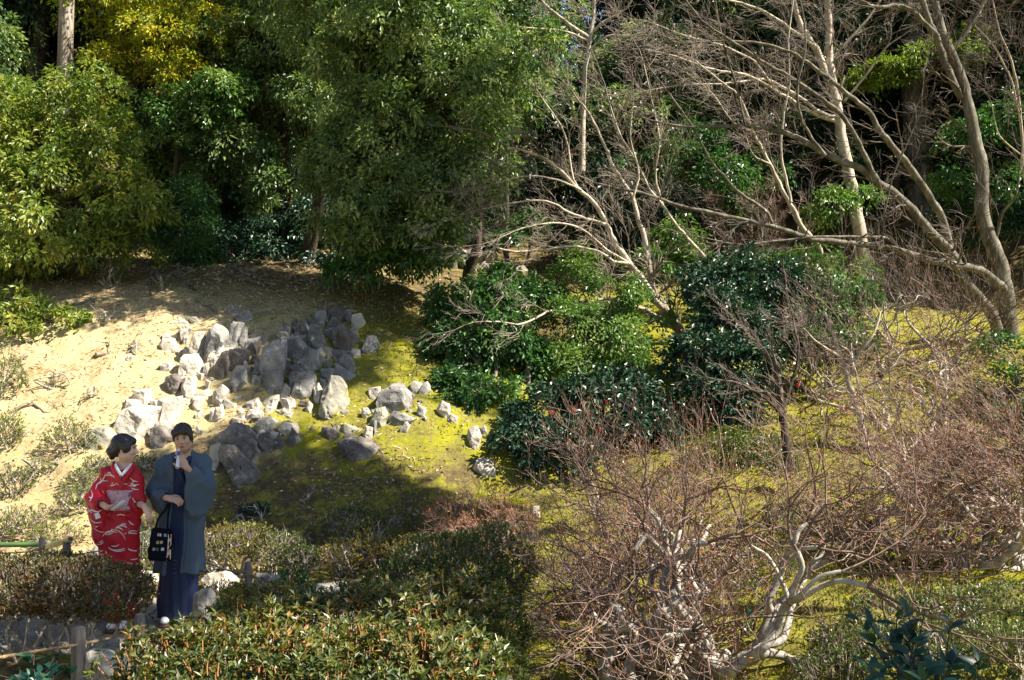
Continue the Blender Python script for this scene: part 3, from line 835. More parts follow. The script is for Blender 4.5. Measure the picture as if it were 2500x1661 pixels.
SMALL = [
    (z5((1345,440),(1350,390),(1410,400),(1415,440),(1370,460)), 'rock_pale', 1), (z5((1300,200),(1310,110),(1350,110),(1360,190)), 'rock_grey', 1),
    (z5((940,310),(960,270),(1040,280),(1030,310)), 'rock_grey', 1), (z5((1150,300),(1160,250),(1220,250),(1220,310)), 'rock_grey', 1),
    (z5((690,790),(760,730),(830,720),(820,800),(760,830)), 'rock_pale', 0), (z5((600,780),(680,740),(700,790),(620,810)), 'rock_pale', 0),
    (z5((850,800),(880,730),(940,760),(950,820),(880,830)), 'rock_pale', 0), (z5((660,980),(680,900),(760,880),(800,930),(780,1000),(690,1010)), 'rock_pale', 0),
    (z5((840,980),(870,920),(950,930),(980,1000),(900,1010)), 'rock_pale', 0), (z5((855,880),(880,840),(930,850),(920,890)), 'rock_pale', 0),
    (z5((330,900),(345,820),(410,840),(430,890),(400,910)), 'rock_pale', 0), (z5((340,800),(360,700),(420,650),(460,690),(440,800)), 'rock_pale', 0),
    (z5((540,900),(570,860),(600,900),(590,930)), 'rock_pale', 0), (z5((590,870),(620,830),(700,830),(740,870),(660,890)), 'rock_pale', 0),
    (z5((790,1080),(800,1030),(860,1040),(880,1070),(830,1095)), 'rock_brown', 1), (z5((910,1045),(930,1010),(980,1015),(985,1040)), 'rock_brown', 1),
    (z5((1300,1030),(1320,990),(1365,1000),(1370,1040)), 'rock_brown', 1), (z5((1760,760),(1770,700),(1810,720),(1800,770)), 'rock_brown', 1),
    (z5((1425,880),(1430,820),(1470,815),(1490,850),(1460,890)), 'rock_pale', 1), (z5((1770,670),(1800,620),(1860,640),(1880,690),(1800,710)), 'rock_pale', 1),
    (z5((1650,660),(1680,630),(1740,640),(1740,670)), 'rock_moss', 1), (z5((1960,830),(2000,770),(2050,800),(2060,870),(2010,890)), 'rock_pale', 1),
    (z5((2040,900),(2070,860),(2120,880),(2110,930)), 'rock_moss', 1), (z5((1820,880),(1840,800),(1880,820),(1890,890)), 'rock_grey', 1), (z5((2270,960),(2310,940),(2330,990),(2290,1010)), 'rock_moss', 1),
    (z4((670,890),(690,840),(760,850),(780,880),(720,900)), 'rock_pale', 0), (z4((870,545),(890,510),(950,510),(970,560),(910,580)), 'rock_pale', 0),
    (z4((880,660),(890,640),(930,640),(940,680),(900,690)), 'rock_pale', 0), (z4((680,630),(700,600),(730,605),(720,640)), 'rock_pale', 0),
    (z4((1000,600),(1010,560),(1060,570),(1070,620),(1020,640)), 'rock_pale', 0), (z4((1070,560),(1080,500),(1120,500),(1130,560)), 'rock_pale', 0),
    (z4((980,860),(990,830),(1030,840),(1040,870)), 'rock_pale', 0), (z4((1060,860),(1080,820),(1120,830),(1110,880)), 'rock_pale', 0), (z4((815,880),(825,840),(865,850),(860,890)), 'rock_pale', 0),
    (z5((0,560),(10,500),(60,490),(70,550)), 'rock_pale', 0), (z5((10,400),(20,350),(70,340),(80,390)), 'rock_pale', 0), (z5((230,600),(245,560),(290,570),(285,620)), 'rock_pale', 0), (z5((285,560),(290,500),(325,490),(325,580)), 'rock_pale', 0),
    (z5((205,780),(215,730),(260,740),(265,790)), 'rock_pale', 0), (z5((480,640),(490,600),(530,590),(555,640),(520,690)), 'rock_grey', 0), (z5((720,840),(740,800),(790,810),(780,850)), 'rock_pale', 0),
    (z5((1030,830),(1045,770),(1070,790),(1065,850)), 'rock_pale', 0), (z5((970,800),(985,760),(1060,770),(1050,810)), 'rock_brown', 1), (z5((890,690),(910,640),(970,650),(980,720),(920,730)), 'rock_brown', 1),
    (z5((1110,660),(1120,600),(1160,620),(1170,690)), 'rock_grey', 1), (z5((620,500),(640,440),(700,440),(700,500)), 'rock_brown', 1), (z5((830,340),(850,300),(890,310),(880,350)), 'rock_grey', 1),
]
SHORT = ['leaning grey rock', 'round topped tall rock', 'blocky rock under the round topped one', 'narrow brownish rock', 'white lichened rock', 'thin upright dark rock', 'low grey rock beside the slab', 'sunlit grey rock', 'bright pale upright rock', 'bleached slab', 'left rounded boulder', 'right rounded boulder', 'big shaded slab', 'flat shaded rock', 'pointed grey rock', 'upright rock above the pointed rock', 'rounded brown boulder', 'topmost rock', 'cracked pale rock', 'dark block', 'slanting slab', 'wedge shaped rock', 'flat faced block', 'striped grey rock', 'small leaning upright rock', 'egg shaped boulder', 'small shaded rock', 'lone dark rock in the shade', 'angular upper rock', 'lichened upper rock', 'large pointed brown rock', 'long slanting slab', 'pale rock behind the man', 'low dark rock', 'turtle shaped rock', 'rounded brown stone', 'small upright pale stone', 'big dappled boulder', 'mossy pale rock', 'low spotted rock', 'square white topped stone', 'upright pale rock by the camellia', 'pale stone alone on the moss', 'large white slab', 'tall white slab', 'round dark boulder between the heads', 'flat topped stone', 'pale block above the white slab']
MAIN = []
for k, (poly, mat, lab) in enumerate(ROCKS):
    rock('rock', poly, mat, lab, GR, seed=k, depth=0.8)
    q = np.array(poly); MAIN.append((q[:, 0].mean(), q[:, 1].mean()))
TONE = {'rock_pale': 'pale', 'rock_grey': 'grey', 'rock_brown': 'dark', 'rock_moss': 'mossy'}
_taken = set()
def small_label(poly, mat):
    """says which named rock a small stone lies beside, and on which side"""
    q = np.array(poly); c_ = q.mean(0); s_ = math.sqrt(np.ptp(q[:, 0]) * np.ptp(q[:, 1]))
    d_ = (np.array(MAIN) - c_)
    order = np.argsort((d_ ** 2).sum(1))
    size = 'tiny' if s_ < 20 else 'small' if s_ < 32 else 'fist shaped'
    for noun in ('stone', 'angular stone', 'chip of stone', 'broken stone'):
        for i in order[:4]:
            dx, dy = -d_[i]
            rel = ('just right of' if dx > 0 else 'just left of') if abs(dx) > abs(dy) else ('just below' if dy > 0 else 'just above')
            t = f'{size} {TONE[mat]} {noun} {rel} the {SHORT[i]}'
            if t not in _taken:
                _taken.add(t); return t
    return t
for k, (poly, mat, side) in enumerate(SMALL):
    rock('rock', poly, mat, small_label(poly, mat), 'stones in the moss' if side else LOOSE, seed=200 + k, depth=0.8, detail=1)

# broken stones that fill the gaps of the arrangement
def chip_poly(r, px, py, s):
    n = r.integers(5, 8)
    a = np.sort(r.uniform(0, 2 * PI, n)) + r.uniform(0, 1)
    st = r.uniform(.7, 1.5); tl = r.uniform(-.6, .6)
    q = np.c_[np.cos(a) * s / math.sqrt(st), np.sin(a) * s * math.sqrt(st)] * r.uniform(.75, 1.15, (n, 1))
    c_, s_ = math.cos(tl), math.sin(tl)
    return [(px + x * c_ - y * s_, py + x * s_ + y * c_) for x, y in q]
r = np.random.default_rng(55)
FILL = [  # region polygon centre, half width, half height, count, size, material, label
    (540, 830, 60, 75, 20, (9, 20), ('rock_grey', 'rock_pale'), 'broken stone wedged among the tall rocks of the left cluster'),
    (650, 880, 60, 80, 26, (9, 20), ('rock_grey', 'rock_brown', 'rock_grey'), 'broken stone packed round the big shaded slab'),
    (790, 830, 75, 85, 46, (9, 20), ('rock_grey', 'rock_brown', 'rock_moss'), 'broken stone packed between the rocks of the upper right cluster'),
    (480, 900, 60, 90, 18, (7, 16), ('rock_pale',), 'pale broken stone in the sunlit scree left of the clusters'),
    (590, 1010, 110, 45, 24, (7, 19), ('rock_pale', 'rock_pale', 'rock_moss'), 'bleached broken stone in the sunlit scree below the clusters'),
    (680, 1070, 60, 22, 14, (8, 16), ('rock_brown', 'rock_pale'), 'broken stone at the shaded lower edge of the scree'),
    (900, 1000, 160, 60, 20, (6, 14), ('rock_moss', 'rock_grey'), 'small stone peeping from the moss right of the egg shaped boulder'),
    (440, 830, 50, 50, 14, (6, 13), ('rock_pale',), 'pale chip on the sand left of the upright cluster'),
]
for k, (cx, cy, hw, hh, cnt, sz, mats, lab) in enumerate(FILL):
    for q in range(cnt):
        px, py = cx + hw * r.uniform(-1, 1), cy + hh * r.uniform(-1, 1)
        cp = chip_poly(r, px, py, r.uniform(*sz) * (1 if r.random() < .8 else 1.3))
        rock('rock', cp, mats[q % len(mats)], small_label(cp, mats[q % len(mats)]), 'broken stones filling the rock arrangement', seed=700 + k * 60 + q, depth=.9, detail=1, sink=.3)
PATHS = [
    (z6((415,790),(420,720),(450,690),(490,692),(512,735),(505,800)), 'rock_grey', 'rounded grey boulder beside the hem of the navy robe', 9.3),
    (z6((820,670),(860,620),(910,608),(932,640),(900,685)), 'rock_pale', 'pale rounded edging stone right of the short rope post', 11.0),
    (z6((755,665),(775,600),(820,595),(852,640),(800,685)), 'rock_grey', 'grey edging stone touching the short rope post', 11.1),
    (z6((470,640),(500,600),(600,590),(645,640),(560,670)), 'rock_pale', 'long pale edging stone under the clipped azaleas', 11.2),
    (z6((60,650),(90,590),(180,590),(195,665)), 'rock_pale', 'pale edging stone seen between the two people', 11.2),
    (z6((1090,690),(1140,652),(1270,648),(1275,695)), 'rock_pale', 'low flat edging stone behind the big foreground hedge', 10.8),
    (z6((85,450),(95,370),(180,345),(195,400),(150,455)), 'rock_grey', 'grey rock behind the clipped shrub between the two people', 12.2),
    (z2((690,1300),(750,1180),(880,1185),(1030,1280),(1010,1400),(760,1420),(690,1380)), 'rock_pale', 'broad flat boulder beside the tall corner post', 7.4),
    (z2((740,1140),(850,1060),(960,1060),(970,1140),(860,1170)), 'rock_grey', 'grey stone behind the broad flat boulder', 8.2),
    (z2((735,385),(750,320),(800,285),(830,330),(820,390)), 'rock_grey', 'grey stone at the left hip of the woman in red', 11.4),
    ([(1298,1250),(1303,1238),(1315,1240),(1317,1254)], 'rock_pale', 'tiny white stone beside the small bare shrub', 12.7),
]
for k, (poly, mat, lab, Y) in enumerate(PATHS):
    rock('rock', poly, mat, lab, 'edging stones of the path', seed=300 + k, depth=0.9, Y=Y)
# bank of round stones in the dark behind the slope
for k, (px, py, s) in enumerate([(1060, 640, 26), (1090, 655, 20), (1115, 650, 22), (1145, 645, 24), (1170, 652, 18), (1200, 650, 22), (1125, 625, 20), (1160, 622, 22), (1195, 625, 20), (1270, 660, 16), (1085, 620, 22)]):
    a = np.linspace(0, 2 * PI, 8)[:-1]
    rr = np.random.default_rng(k)
    poly = [(px + s * 1.1 * math.cos(t) * rr.uniform(.8, 1.1), py + s * .8 * math.sin(t) * rr.uniform(.8, 1.1)) for t in a]
    rock('rock', poly, 'rock_moss', 'round mossy stone of the dark stone bank behind the slope', 'stone bank', seed=400 + k, depth=1.0, Y=22.6 + 0.1 * (k % 3), detail=1)

# ------------------------------------------------------------------ litter and moss fronds
def scatter(n, x0, x1, y0, y1, r, f=None):
    X = r.uniform(x0, x1, n); Y = r.uniform(y0, y1, n)
    if f is not None:
        k = r.random(n) < f(X, Y); X, Y = X[k], Y[k]
    return np.c_[X, Y, fast_ground(X, Y)]
r = np.random.default_rng(31)
P = scatter(16000, -8.5, 9.5, 10.6, 21.5, r, lambda X, Y: np.where(X < -.5, 1, .12))
P[:, 2] += 0.008
A = rvec(r, len(P)); A[:, 2] = A[:, 2] * 0.25 + 0.45 * A[:, 1]
V, T, R = leaves(r, P, A, np.tile([0, -0.5, 1.0], (len(P), 1)) + r.normal(size=(len(P), 3)) * 0.35, 0.055, 0.022, lv=0.5)
tag(mesh_obj('leaf_litter', V, tris=T, mat=M['litter'], rnd=R), 'dry fallen leaves scattered over the slope', 'leaf litter', kind='stuff')
r = np.random.default_rng(34)
P = scatter(26000, -8.5, 1.5, 12.2, 19.5, r, lambda X, Y: np.clip(.9 - .25 * (X + 3.5), 0, 1) * np.clip(.55 + fbm(X * 1.1, Y * 1.1, oct=3, seed=44), 0.05, 1))
P[:, 2] += 0.004
A = rvec(r, len(P)); A[:, 0] *= 1.6; A[:, 2] = A[:, 2] * 0.35 + 0.5 * A[:, 1] + .12
V, T, R = leaves(r, P, A, np.tile([0, -0.5, 1.0], (len(P), 1)) + r.normal(size=(len(P), 3)) * 0.5, 0.10, 0.010, lv=0.6)
tag(mesh_obj('dry_straw', V, tris=T, mat=M['litter'], rnd=R), 'short dry straw lying over the sandy slope', 'dry grass', kind='stuff')
r = np.random.default_rng(32)
def mossy(X, Y):
    m = 1 / (1 + np.exp(-(X + 2.2 + 2.0 * fbm(X * 0.5, Y * 0.5, oct=2, seed=70)) * 1.6))
    p = np.clip((fbm(X * 1.3, Y * 1.3, oct=3, seed=71) + 0.25) * 2.2, 0, 1)
    return np.where(Y > 19.5, 0, m * p)
P = scatter(120000, -5.5, 9.5, 7.5, 20.0, r, mossy)
P[:, 2] -= 0.006
A = rvec(r, len(P)) * 0.55 + np.array([0, 0, 0.8])
V, T, R = leaves(r, P, A, rvec(r, len(P)), 0.045, 0.016, lv=0.5, rnd=np.clip(0.5 + 0.35 * fbm(P[:, 0] * 2, P[:, 1] * 2, oct=2, seed=4) + r.normal(size=len(P)) * 0.15, 0, 1))
tag(mesh_obj('moss', V, tris=T, mat=M['moss_leaf'], rnd=R), 'yellow green moss fronds covering the garden floor', 'moss', kind='stuff')
# exposed roots on the upper slope
r = np.random.default_rng(33)
ROOTS = [((205, 745), (225, 735), 0.9), ((330, 690), (420, 665), 2.0), ((345, 665), (395, 720), 1.5), ((400, 650), (440, 700), 1.4), ((560, 640), (640, 690), 1.6), ((470, 690), (520, 720), 1.2), ((600, 690), (690, 715), 1.3),
         ((60, 880), (70, 930), 1.0), ((225, 880), (275, 850), 1.2), ((490, 740), (530, 770), 1.0), ((735, 1215), (775, 1200), 1.0), ((40, 1010), (120, 1000), 1.0), ((640, 640), (600, 680), 1.2)]
ROOTLAB = ['gnarled pale root standing out of the sand below the left tree', 'long bare root crossing the shaded soil below the rounded shrub', 'bare root running downhill right of the left tree', 'bare root running downhill under the rounded shrub', 'bare root at the foot of the leaning trunk', 'short root at the upper edge of the sunlit sand', 'root lying just above the topmost rocks',
           'thin pale root near the left edge above the lime shrub', 'thin pale root curving up the middle of the sand', 'thin pale root above the upright rock cluster', 'small dry root on the shaded slope right of the long slanting slab', 'thin pale root beside the tiny seedling', 'bare root beside the foot of the leaning trunk, leaning the other way']
for k, (a, b, s) in enumerate(ROOTS):
    p, q = G(*a), G(*b)
    t = np.linspace(0, 1, 14)[:, None]
    P = p * (1 - t) + q * t
    P[:, 0] += 0.14 * s * fbm(t[:, 0] * 3 + k, t[:, 0] * 0, oct=2, seed=k); P[:, 1] += 0.12 * s * fbm(t[:, 0] * 3, t[:, 0] * 0 + k, oct=2, seed=k + 7)
    P[:, 2] = fast_ground(P[:, 0], P[:, 1]) + 0.010 + 0.022 * np.sin(t[:, 0] * PI * 2.5 + k) * s
    R_ = np.linspace(0.024, 0.008, 14) * s
    paths = [(P, R_, 7)] + side_shoots(r, P, R_, 3, length=0.5 * s, npts=6, bias=(0, -0.05, -0.04), flat=0.3, sides=5)
    o = tube_obj('exposed_root', paths, M['twig_pale' if k in (0, 7, 8, 9, 10, 11) else 'bark_grey'])
    tag(o, ROOTLAB[k], 'root', 'roots on the slope')
# ------------------------------------------------------------------ evergreen trees
def B(px, py, Y, rx, rz, ry=None):
    c = W(px, py, Y)
    return (c[0], c[1], c[2], rx, ry or rx * 0.9, rz)
def gp(px, Y, dz=-0.1):
    x = (px - 1250) / FPX * Y
    return np.array([x, Y, gz(x, Y) + dz])

b0 = gp(120, 18.6)
evergreen('evergreen_tree', b0, None,
    [B(150, 310, 18.3, .95, .75), B(60, 420, 18.2, .9, .8), B(210, 480, 17.9, .95, .8), B(110, 590, 17.9, 1.0, .7), B(250, 600, 17.8, .7, .45), B(40, 640, 17.9, .6, .5), B(20, 300, 18.6, .8, .7)],
    0.185, 42, 0.19, 0.10, 0.045, M['leaf_left'], M['bark_dark'], 'sunlit yellow green evergreen tree filling the left edge', seed=11, tr=0.1, limb=0.15, lr=0.015, lobes=7,
    trunks=[(np.array([b0, W(110, 600, 18.6), W(100, 450, 18.5), W(120, 330, 18.4)]), .11, .05), (np.array([b0, W(160, 600, 18.5), W(200, 480, 18.3)]), .08, .04)])
b0 = gp(-80, 17.2)
evergreen('evergreen_tree', b0, None, [B(40, 760, 16.6, .42, .30), B(130, 785, 16.5, .42, .25), B(-50, 770, 16.8, .5, .4)],
    0.15, 40, 0.15, 0.10, 0.042, M['leaf_left'], M['bark_dark'], 'drooping leafy branch reaching in over the sand at the left edge', seed=12, tr=0.05, limb=0.35, lr=0.012,
    trunks=[(np.array([b0, W(-40, 800, 17), W(30, 790, 16.7), W(120, 800, 16.6)]), .05, .02)])
b0 = gp(-120, 22)
evergreen('evergreen_tree', b0, None, [B(0, 90, 21.5, .4, .35), B(-120, 120, 21.5, 1.2, 1.4), B(-160, 350, 21, 1.2, 1.4)],
    0.22, 42, 0.2, 0.105, 0.05, M['leaf_oak'], M['bark_dark'], 'evergreen with a leafy branch poking in at the upper left corner', seed=13, tr=0.14, limb=0.2, lr=0.015,
    trunks=[(np.array([b0, W(-120, 400, 22), W(-120, 100, 22)]), .14, .08)])
# golden tree
b0 = gp(335, 23.0)
evergreen('golden_tree', b0, None,
    [B(330, 40, 22.5, 1.1, .75), B(450, 90, 22.3, .85, .75), B(280, 165, 22.6, .7, .42), B(440, 190, 22.2, .7, .4), B(330, -140, 22.8, 1.5, 1.0)],
    0.185, 46, 0.22, 0.085, 0.036, M['leaf_gold'], M['bark_dark'], 'tree with golden yellow leaves at the upper left', seed=14, limb=0.15, lr=0.016, lobes=7,
    trunks=[(np.array([b0, W(330, 330, 23), W(315, 270, 22.9), W(290, 215, 22.8), W(280, 120, 22.7)]), .13, .07), (np.array([W(318, 275, 22.9), W(330, 215, 22.8), W(350, 120, 22.7)]), .09, .05)])
b0 = gp(440, 22.0)
evergreen('evergreen_tree', b0, None, [B(470, 270, 21.6, .75, .55), B(520, 220, 21.7, .6, .4), B(420, 330, 22, .9, .6), B(310, 360, 22.3, .8, .7), B(260, 300, 22.6, .8, .6)],
    0.19, 46, 0.2, 0.095, 0.045, M['leaf_bright'], M['bark_dark'], 'light green tree under the golden crown', seed=15, limb=0.15, lr=0.016, lobes=7, trunks=[(np.array([b0, W(430, 420, 22), W(440, 320, 21.9)]), .08, .04)])
# two big evergreens of the middle
b0 = gp(690, 23.2)
evergreen('evergreen_tree', b0, None,
    [B(690, 100, 22.6, 1.35, 1.0), B(600, 230, 22.6, 1.0, .8), B(740, 270, 22.4, 1.0, .7), B(630, 400, 22.6, 1.1, .6), B(540, 120, 23.2, 1.0, 1.0), B(700, -60, 23, 1.9, .9), B(560, 380, 22.9, .8, .6), B(700, 480, 22.6, .9, .5)],
    0.20, 40, 0.22, 0.108, 0.044, M['leaf_oak'], M['bark_dark'], 'tall evergreen with silvery sunlit top left of centre', seed=16, limb=0.15, lr=0.018, lobes=7,
    trunks=[(np.array([b0, W(690, 560, 23.2), W(695, 430, 23.1), W(690, 250, 23)]), .13, .08), (np.array([b0 + [.35, 0.2, 0], W(700, 540, 23.4), W(712, 420, 23.4)]), .06, .05)])
b0 = gp(750, 20.6)
evergreen('evergreen_tree', b0, None,
    [B(1010, 130, 17.75, 1.35, 1.0), B(900, 250, 17.55, .95, .6), B(1090, 280, 17.55, 1.0, .85), B(960, 400, 17.55, 1.1, .7), B(860, 330, 17.55, .6, .35), B(1000, 540, 17.35, 1.0, .6), B(880, 520, 17.35, .65, .5), B(1100, 450, 17.55, .8, .7), B(1180, 150, 17.95, .8, .8), B(980, -90, 18.15, 2.0, 1.2), B(850, 100, 18.15, .9, .8), B(790, 385, 17.55, .38, .28)],
    0.195, 42, 0.21, 0.100, 0.042, M['leaf_oak'], M['bark_dark'], 'broad bright evergreen in the middle leaning over the rocks', seed=17, limb=0.15, lr=0.018, lobes=7,
    trunks=[(np.array([b0, W(765, 560, 20.4), W(790, 430, 19.8), W(860, 300, 18.80), W(950, 150, 18.60)]), .14, .08)])
b0 = gp(1130, 19.3)
evergreen('evergreen_tree', b0, None, [B(960, 640, 18.10, .6, .35), B(1040, 610, 18.30, .7, .4), B(900, 590, 18.30, .5, .35), B(1090, 560, 18.70, .7, .5), B(870, 650, 18.00, .4, .3)],
    0.17, 44, 0.18, 0.10, 0.045, M['leaf_camellia'], M['bark_dark'], 'dark low branched evergreen hanging over the top of the rocks', seed=18, limb=0.2, lr=0.014, lobes=7,
    trunks=[(np.array([b0, W(1145, 660, 19.20), W(1165, 610, 19.10), W(1170, 540, 19.10)]), .12, .06)])
# small shrub in the dark
b0 = gp(455, 20.3)
evergreen('evergreen_shrub', b0, None, [B(450, 500, 20.2, .55, .42), B(450, 580, 20.1, .6, .42), B(460, 640, 20.0, .65, .3), B(390, 550, 20.3, .3, .4)],
    0.16, 44, 0.16, 0.085, 0.035, M['leaf_camellia'], M['bark_dark'], 'rounded green shrub in the dark hollow under the trees', 'shrub', seed=19, limb=0.2, lr=0.01, trunks=[(np.array([b0, W(455, 590, 20.3), W(452, 500, 20.3)]), .04, .02)])
# plain tall trunks
def stem(name, pts, r0, r1, mat, label, seed=1, group=None):
    P = np.array(pts, float)
    P = smooth_path(P, 6)
    e = empty(name, P[0], label, 'tree', group)
    R_ = np.linspace(r0, r1, len(P)); R_[0] *= 1.3
    tube_obj('trunk', [(P, R_, 14)], mat, e)
    return e
def canopy(e, pts, seed, mat, spacing=0.42, per=26, L=0.19):
    r = np.random.default_rng(seed)
    C, O = blob_clumps(r, pts, spacing)
    V, T, R = spray(r, C, O, per, 0.28, L, L * 0.45)
    mesh_obj('crown', V, tris=T, mat=mat, parent=e, rnd=R)
e = stem('cedar_tree', [gp(160, 21.9), W(157, 300, 21.9), W(160, 100, 21.9), W(165, -60, 21.9), W(170, -500, 21.9)], .165, .13, M['bark_cedar'], 'pale straight cedar trunk at the upper left', group='tall trunks')
canopy(e, [B(170, -420, 26, 2.0, 1.6), B(200, -250, 26.6, 1.2, .7)], 41, M['leaf_far'])
e = stem('cedar_tree', [gp(95, 27), W(92, 180, 27), W(100, 60, 27), W(105, -300, 27)], .24, .18, M['bark_dark'], 'thick brown trunk beside the pale cedar', group='tall trunks')
canopy(e, [B(100, -350, 27, 2.0, 1.5), B(40, -40, 27.5, 1.6, 1.0)], 42, M['leaf_far'])
e = stem('cedar_tree', [gp(2248, 26.5), W(2250, 560, 26.5), W(2240, 350, 26.5), W(2225, 100, 26.5), W(2215, -200, 26.5)], .40, .24, M['bark_grey'], 'thick grey trunk standing behind the bare maples', group='tall trunks')
canopy(e, [B(2215, -200, 27, 2.4, 1.6)], 43, M['leaf_far'])
for k, (px, Y, top, w, lab) in enumerate([(1105, 22.5, 430, .09, 'slim straight trunk right of the low branched evergreen'), (1235, 23.5, 560, .07, 'thin trunk in front of the dark stone bank'), (1060, 23, 400, .10, 'slim dark trunk behind the low branched evergreen')]):
    e = stem('slim_tree', [gp(px, Y), W(px + 4, 640, Y), W(px - 3, (640 + top) / 2, Y), W(px + 2, top, Y), W(px, top - 400, Y)], w, w * .6, M['bark_grey'], lab, group='slim trunks in the wood')
    canopy(e, [B(px, top - 330, Y, 1.0, .9)], 50 + k, M['leaf_oak'])

# ---- the wood behind: three kinds of crown, copied with their trunks
def wood_proto(name, seed, mat, R, H, trunk_h, spacing=0.38, per=44, L=0.13):
    r = np.random.default_rng(seed)
    e = empty(name, (0, 0, 0), None, 'tree', 'trees of the wood behind')
    blobs = []
    for k in range(9):
        a = r.uniform(0, 2 * PI); q = r.uniform(0.15, 0.62) * R
        blobs.append((q * math.cos(a), q * math.sin(a), trunk_h + H * r.uniform(0.02, 0.85), R * r.uniform(.42, .6), R * r.uniform(.42, .6), H * r.uniform(.16, .26)))
    C, O = blob_clumps(r, blobs, spacing)
    V, T, Rn = spray(r, C, O, per, 0.30, L, L * 0.46)
    me = mesh_data('crown', V, tris=T, rnd=Rn); me.materials.append(mat)
    link(bpy.data.objects.new('crown', me), e)
    P = smooth_path(np.array([[0, 0, -.4], [.1, .05, trunk_h * .5], [-.05, .1, trunk_h], [0, 0, trunk_h + H * .8]]), 5)
    V, Q = tubes([(P, np.linspace(.2, .07, len(P)), 9)])
    me = mesh_data('trunk', V, quads=Q, smooth=True); me.materials.append(M['bark_dark'])
    link(bpy.data.objects.new('trunk', me), e)
    return e
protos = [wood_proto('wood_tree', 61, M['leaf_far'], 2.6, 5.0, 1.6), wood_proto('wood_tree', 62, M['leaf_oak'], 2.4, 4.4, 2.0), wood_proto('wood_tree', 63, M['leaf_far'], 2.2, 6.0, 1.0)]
used = set()
WOOD = [  # px, Y, kind, scale, label
    (-80, 27, 2, 1.15, 'tall dark tree behind the left edge tree'), (230, 28, 0, 1.1, 'dark tree behind the pale cedar trunk'), (430, 27.5, 2, 1.1, 'dark tree deep behind the golden tree'), (620, 28, 0, 1.2, 'dark tree behind the silvery evergreen'),
    (820, 27, 2, 1.2, 'dark tree in the gap between the two big evergreens'), (1000, 28, 0, 1.2, 'tall dark tree behind the broad bright evergreen'), (1190, 27, 1, 1.0, 'green tree behind the slim straight trunk'), (1360, 28.5, 0, .62, 'dark tree below the patch of sky'),
    (1540, 28, 1, .75, 'green tree right of the patch of sky'), (1680, 27.5, 2, .85, 'dark tree behind the crossing maple limbs'), (1840, 28.5, 1, .95, 'green tree behind the pale leaning stem'), (1985, 28, 0, 1.0, 'dark tree left of the pale straight trunk'),
    (2150, 29, 2, 1.05, 'dark tree between the pale straight trunk and the thick grey trunk'), (2330, 28, 0, 1.15, 'dark tree behind the forked right trunk'), (2500, 27, 2, 1.15, 'dark tree at the upper right edge'), (2620, 25, 0, 1.0, 'dark tree beyond the right edge'),
    (330, 33, 2, 1.4, 'far dark tree above the golden tree'), (60, 33, 0, 1.4, 'far dark tree at the upper left corner'), (700, 34, 2, 1.4, 'far dark tree left of the middle'), (960, 34, 0, 1.4, 'far dark tree over the broad bright evergreen'),
    (1600, 35, 0, 1.1, 'far tree right of the sky patch'), (1760, 34, 2, 1.15, 'far tree above the crossing limbs'), (1950, 35, 0, 1.25, 'far tree behind the pale straight trunk'), (2180, 34, 2, 1.4, 'far dark tree behind the thick grey trunk'), (2400, 34, 0, 1.5, 'far dark tree at the upper right corner'), (1240, 36, 1, 1.0, 'far tree left of the sky patch'), 
    (500, 42, 0, 1.6, 'hilltop tree above the left trees'), (200, 44, 2, 1.6, 'hilltop tree above the cedar'), (850, 44, 0, 1.6, 'hilltop tree above the middle'), (1030, 45, 2, 1.5, 'hilltop tree just left of the sky patch'), (1720, 46, 2, 1.3, 'hilltop tree right of the sky patch'), (1900, 45, 0, 1.5, 'hilltop tree above the pale trunk'), (2250, 45, 0, 1.7, 'hilltop tree above the grey trunk'), (2480, 45, 2, 1.6, 'hilltop tree at the right edge'),
]
r = np.random.default_rng(77)
for px, Y, k, s, lab in WOOD:
    p = gp(px, Y)
    rz = r.uniform(0, 6.28)
    if k not in used:
        o = protos[k]; used.add(k); o.location = p; o.rotation_euler = (0, 0, rz); o.scale = (s, s, s); o['label'] = lab
    else:
        copy_tree(protos[k], p, rz, s, lab)
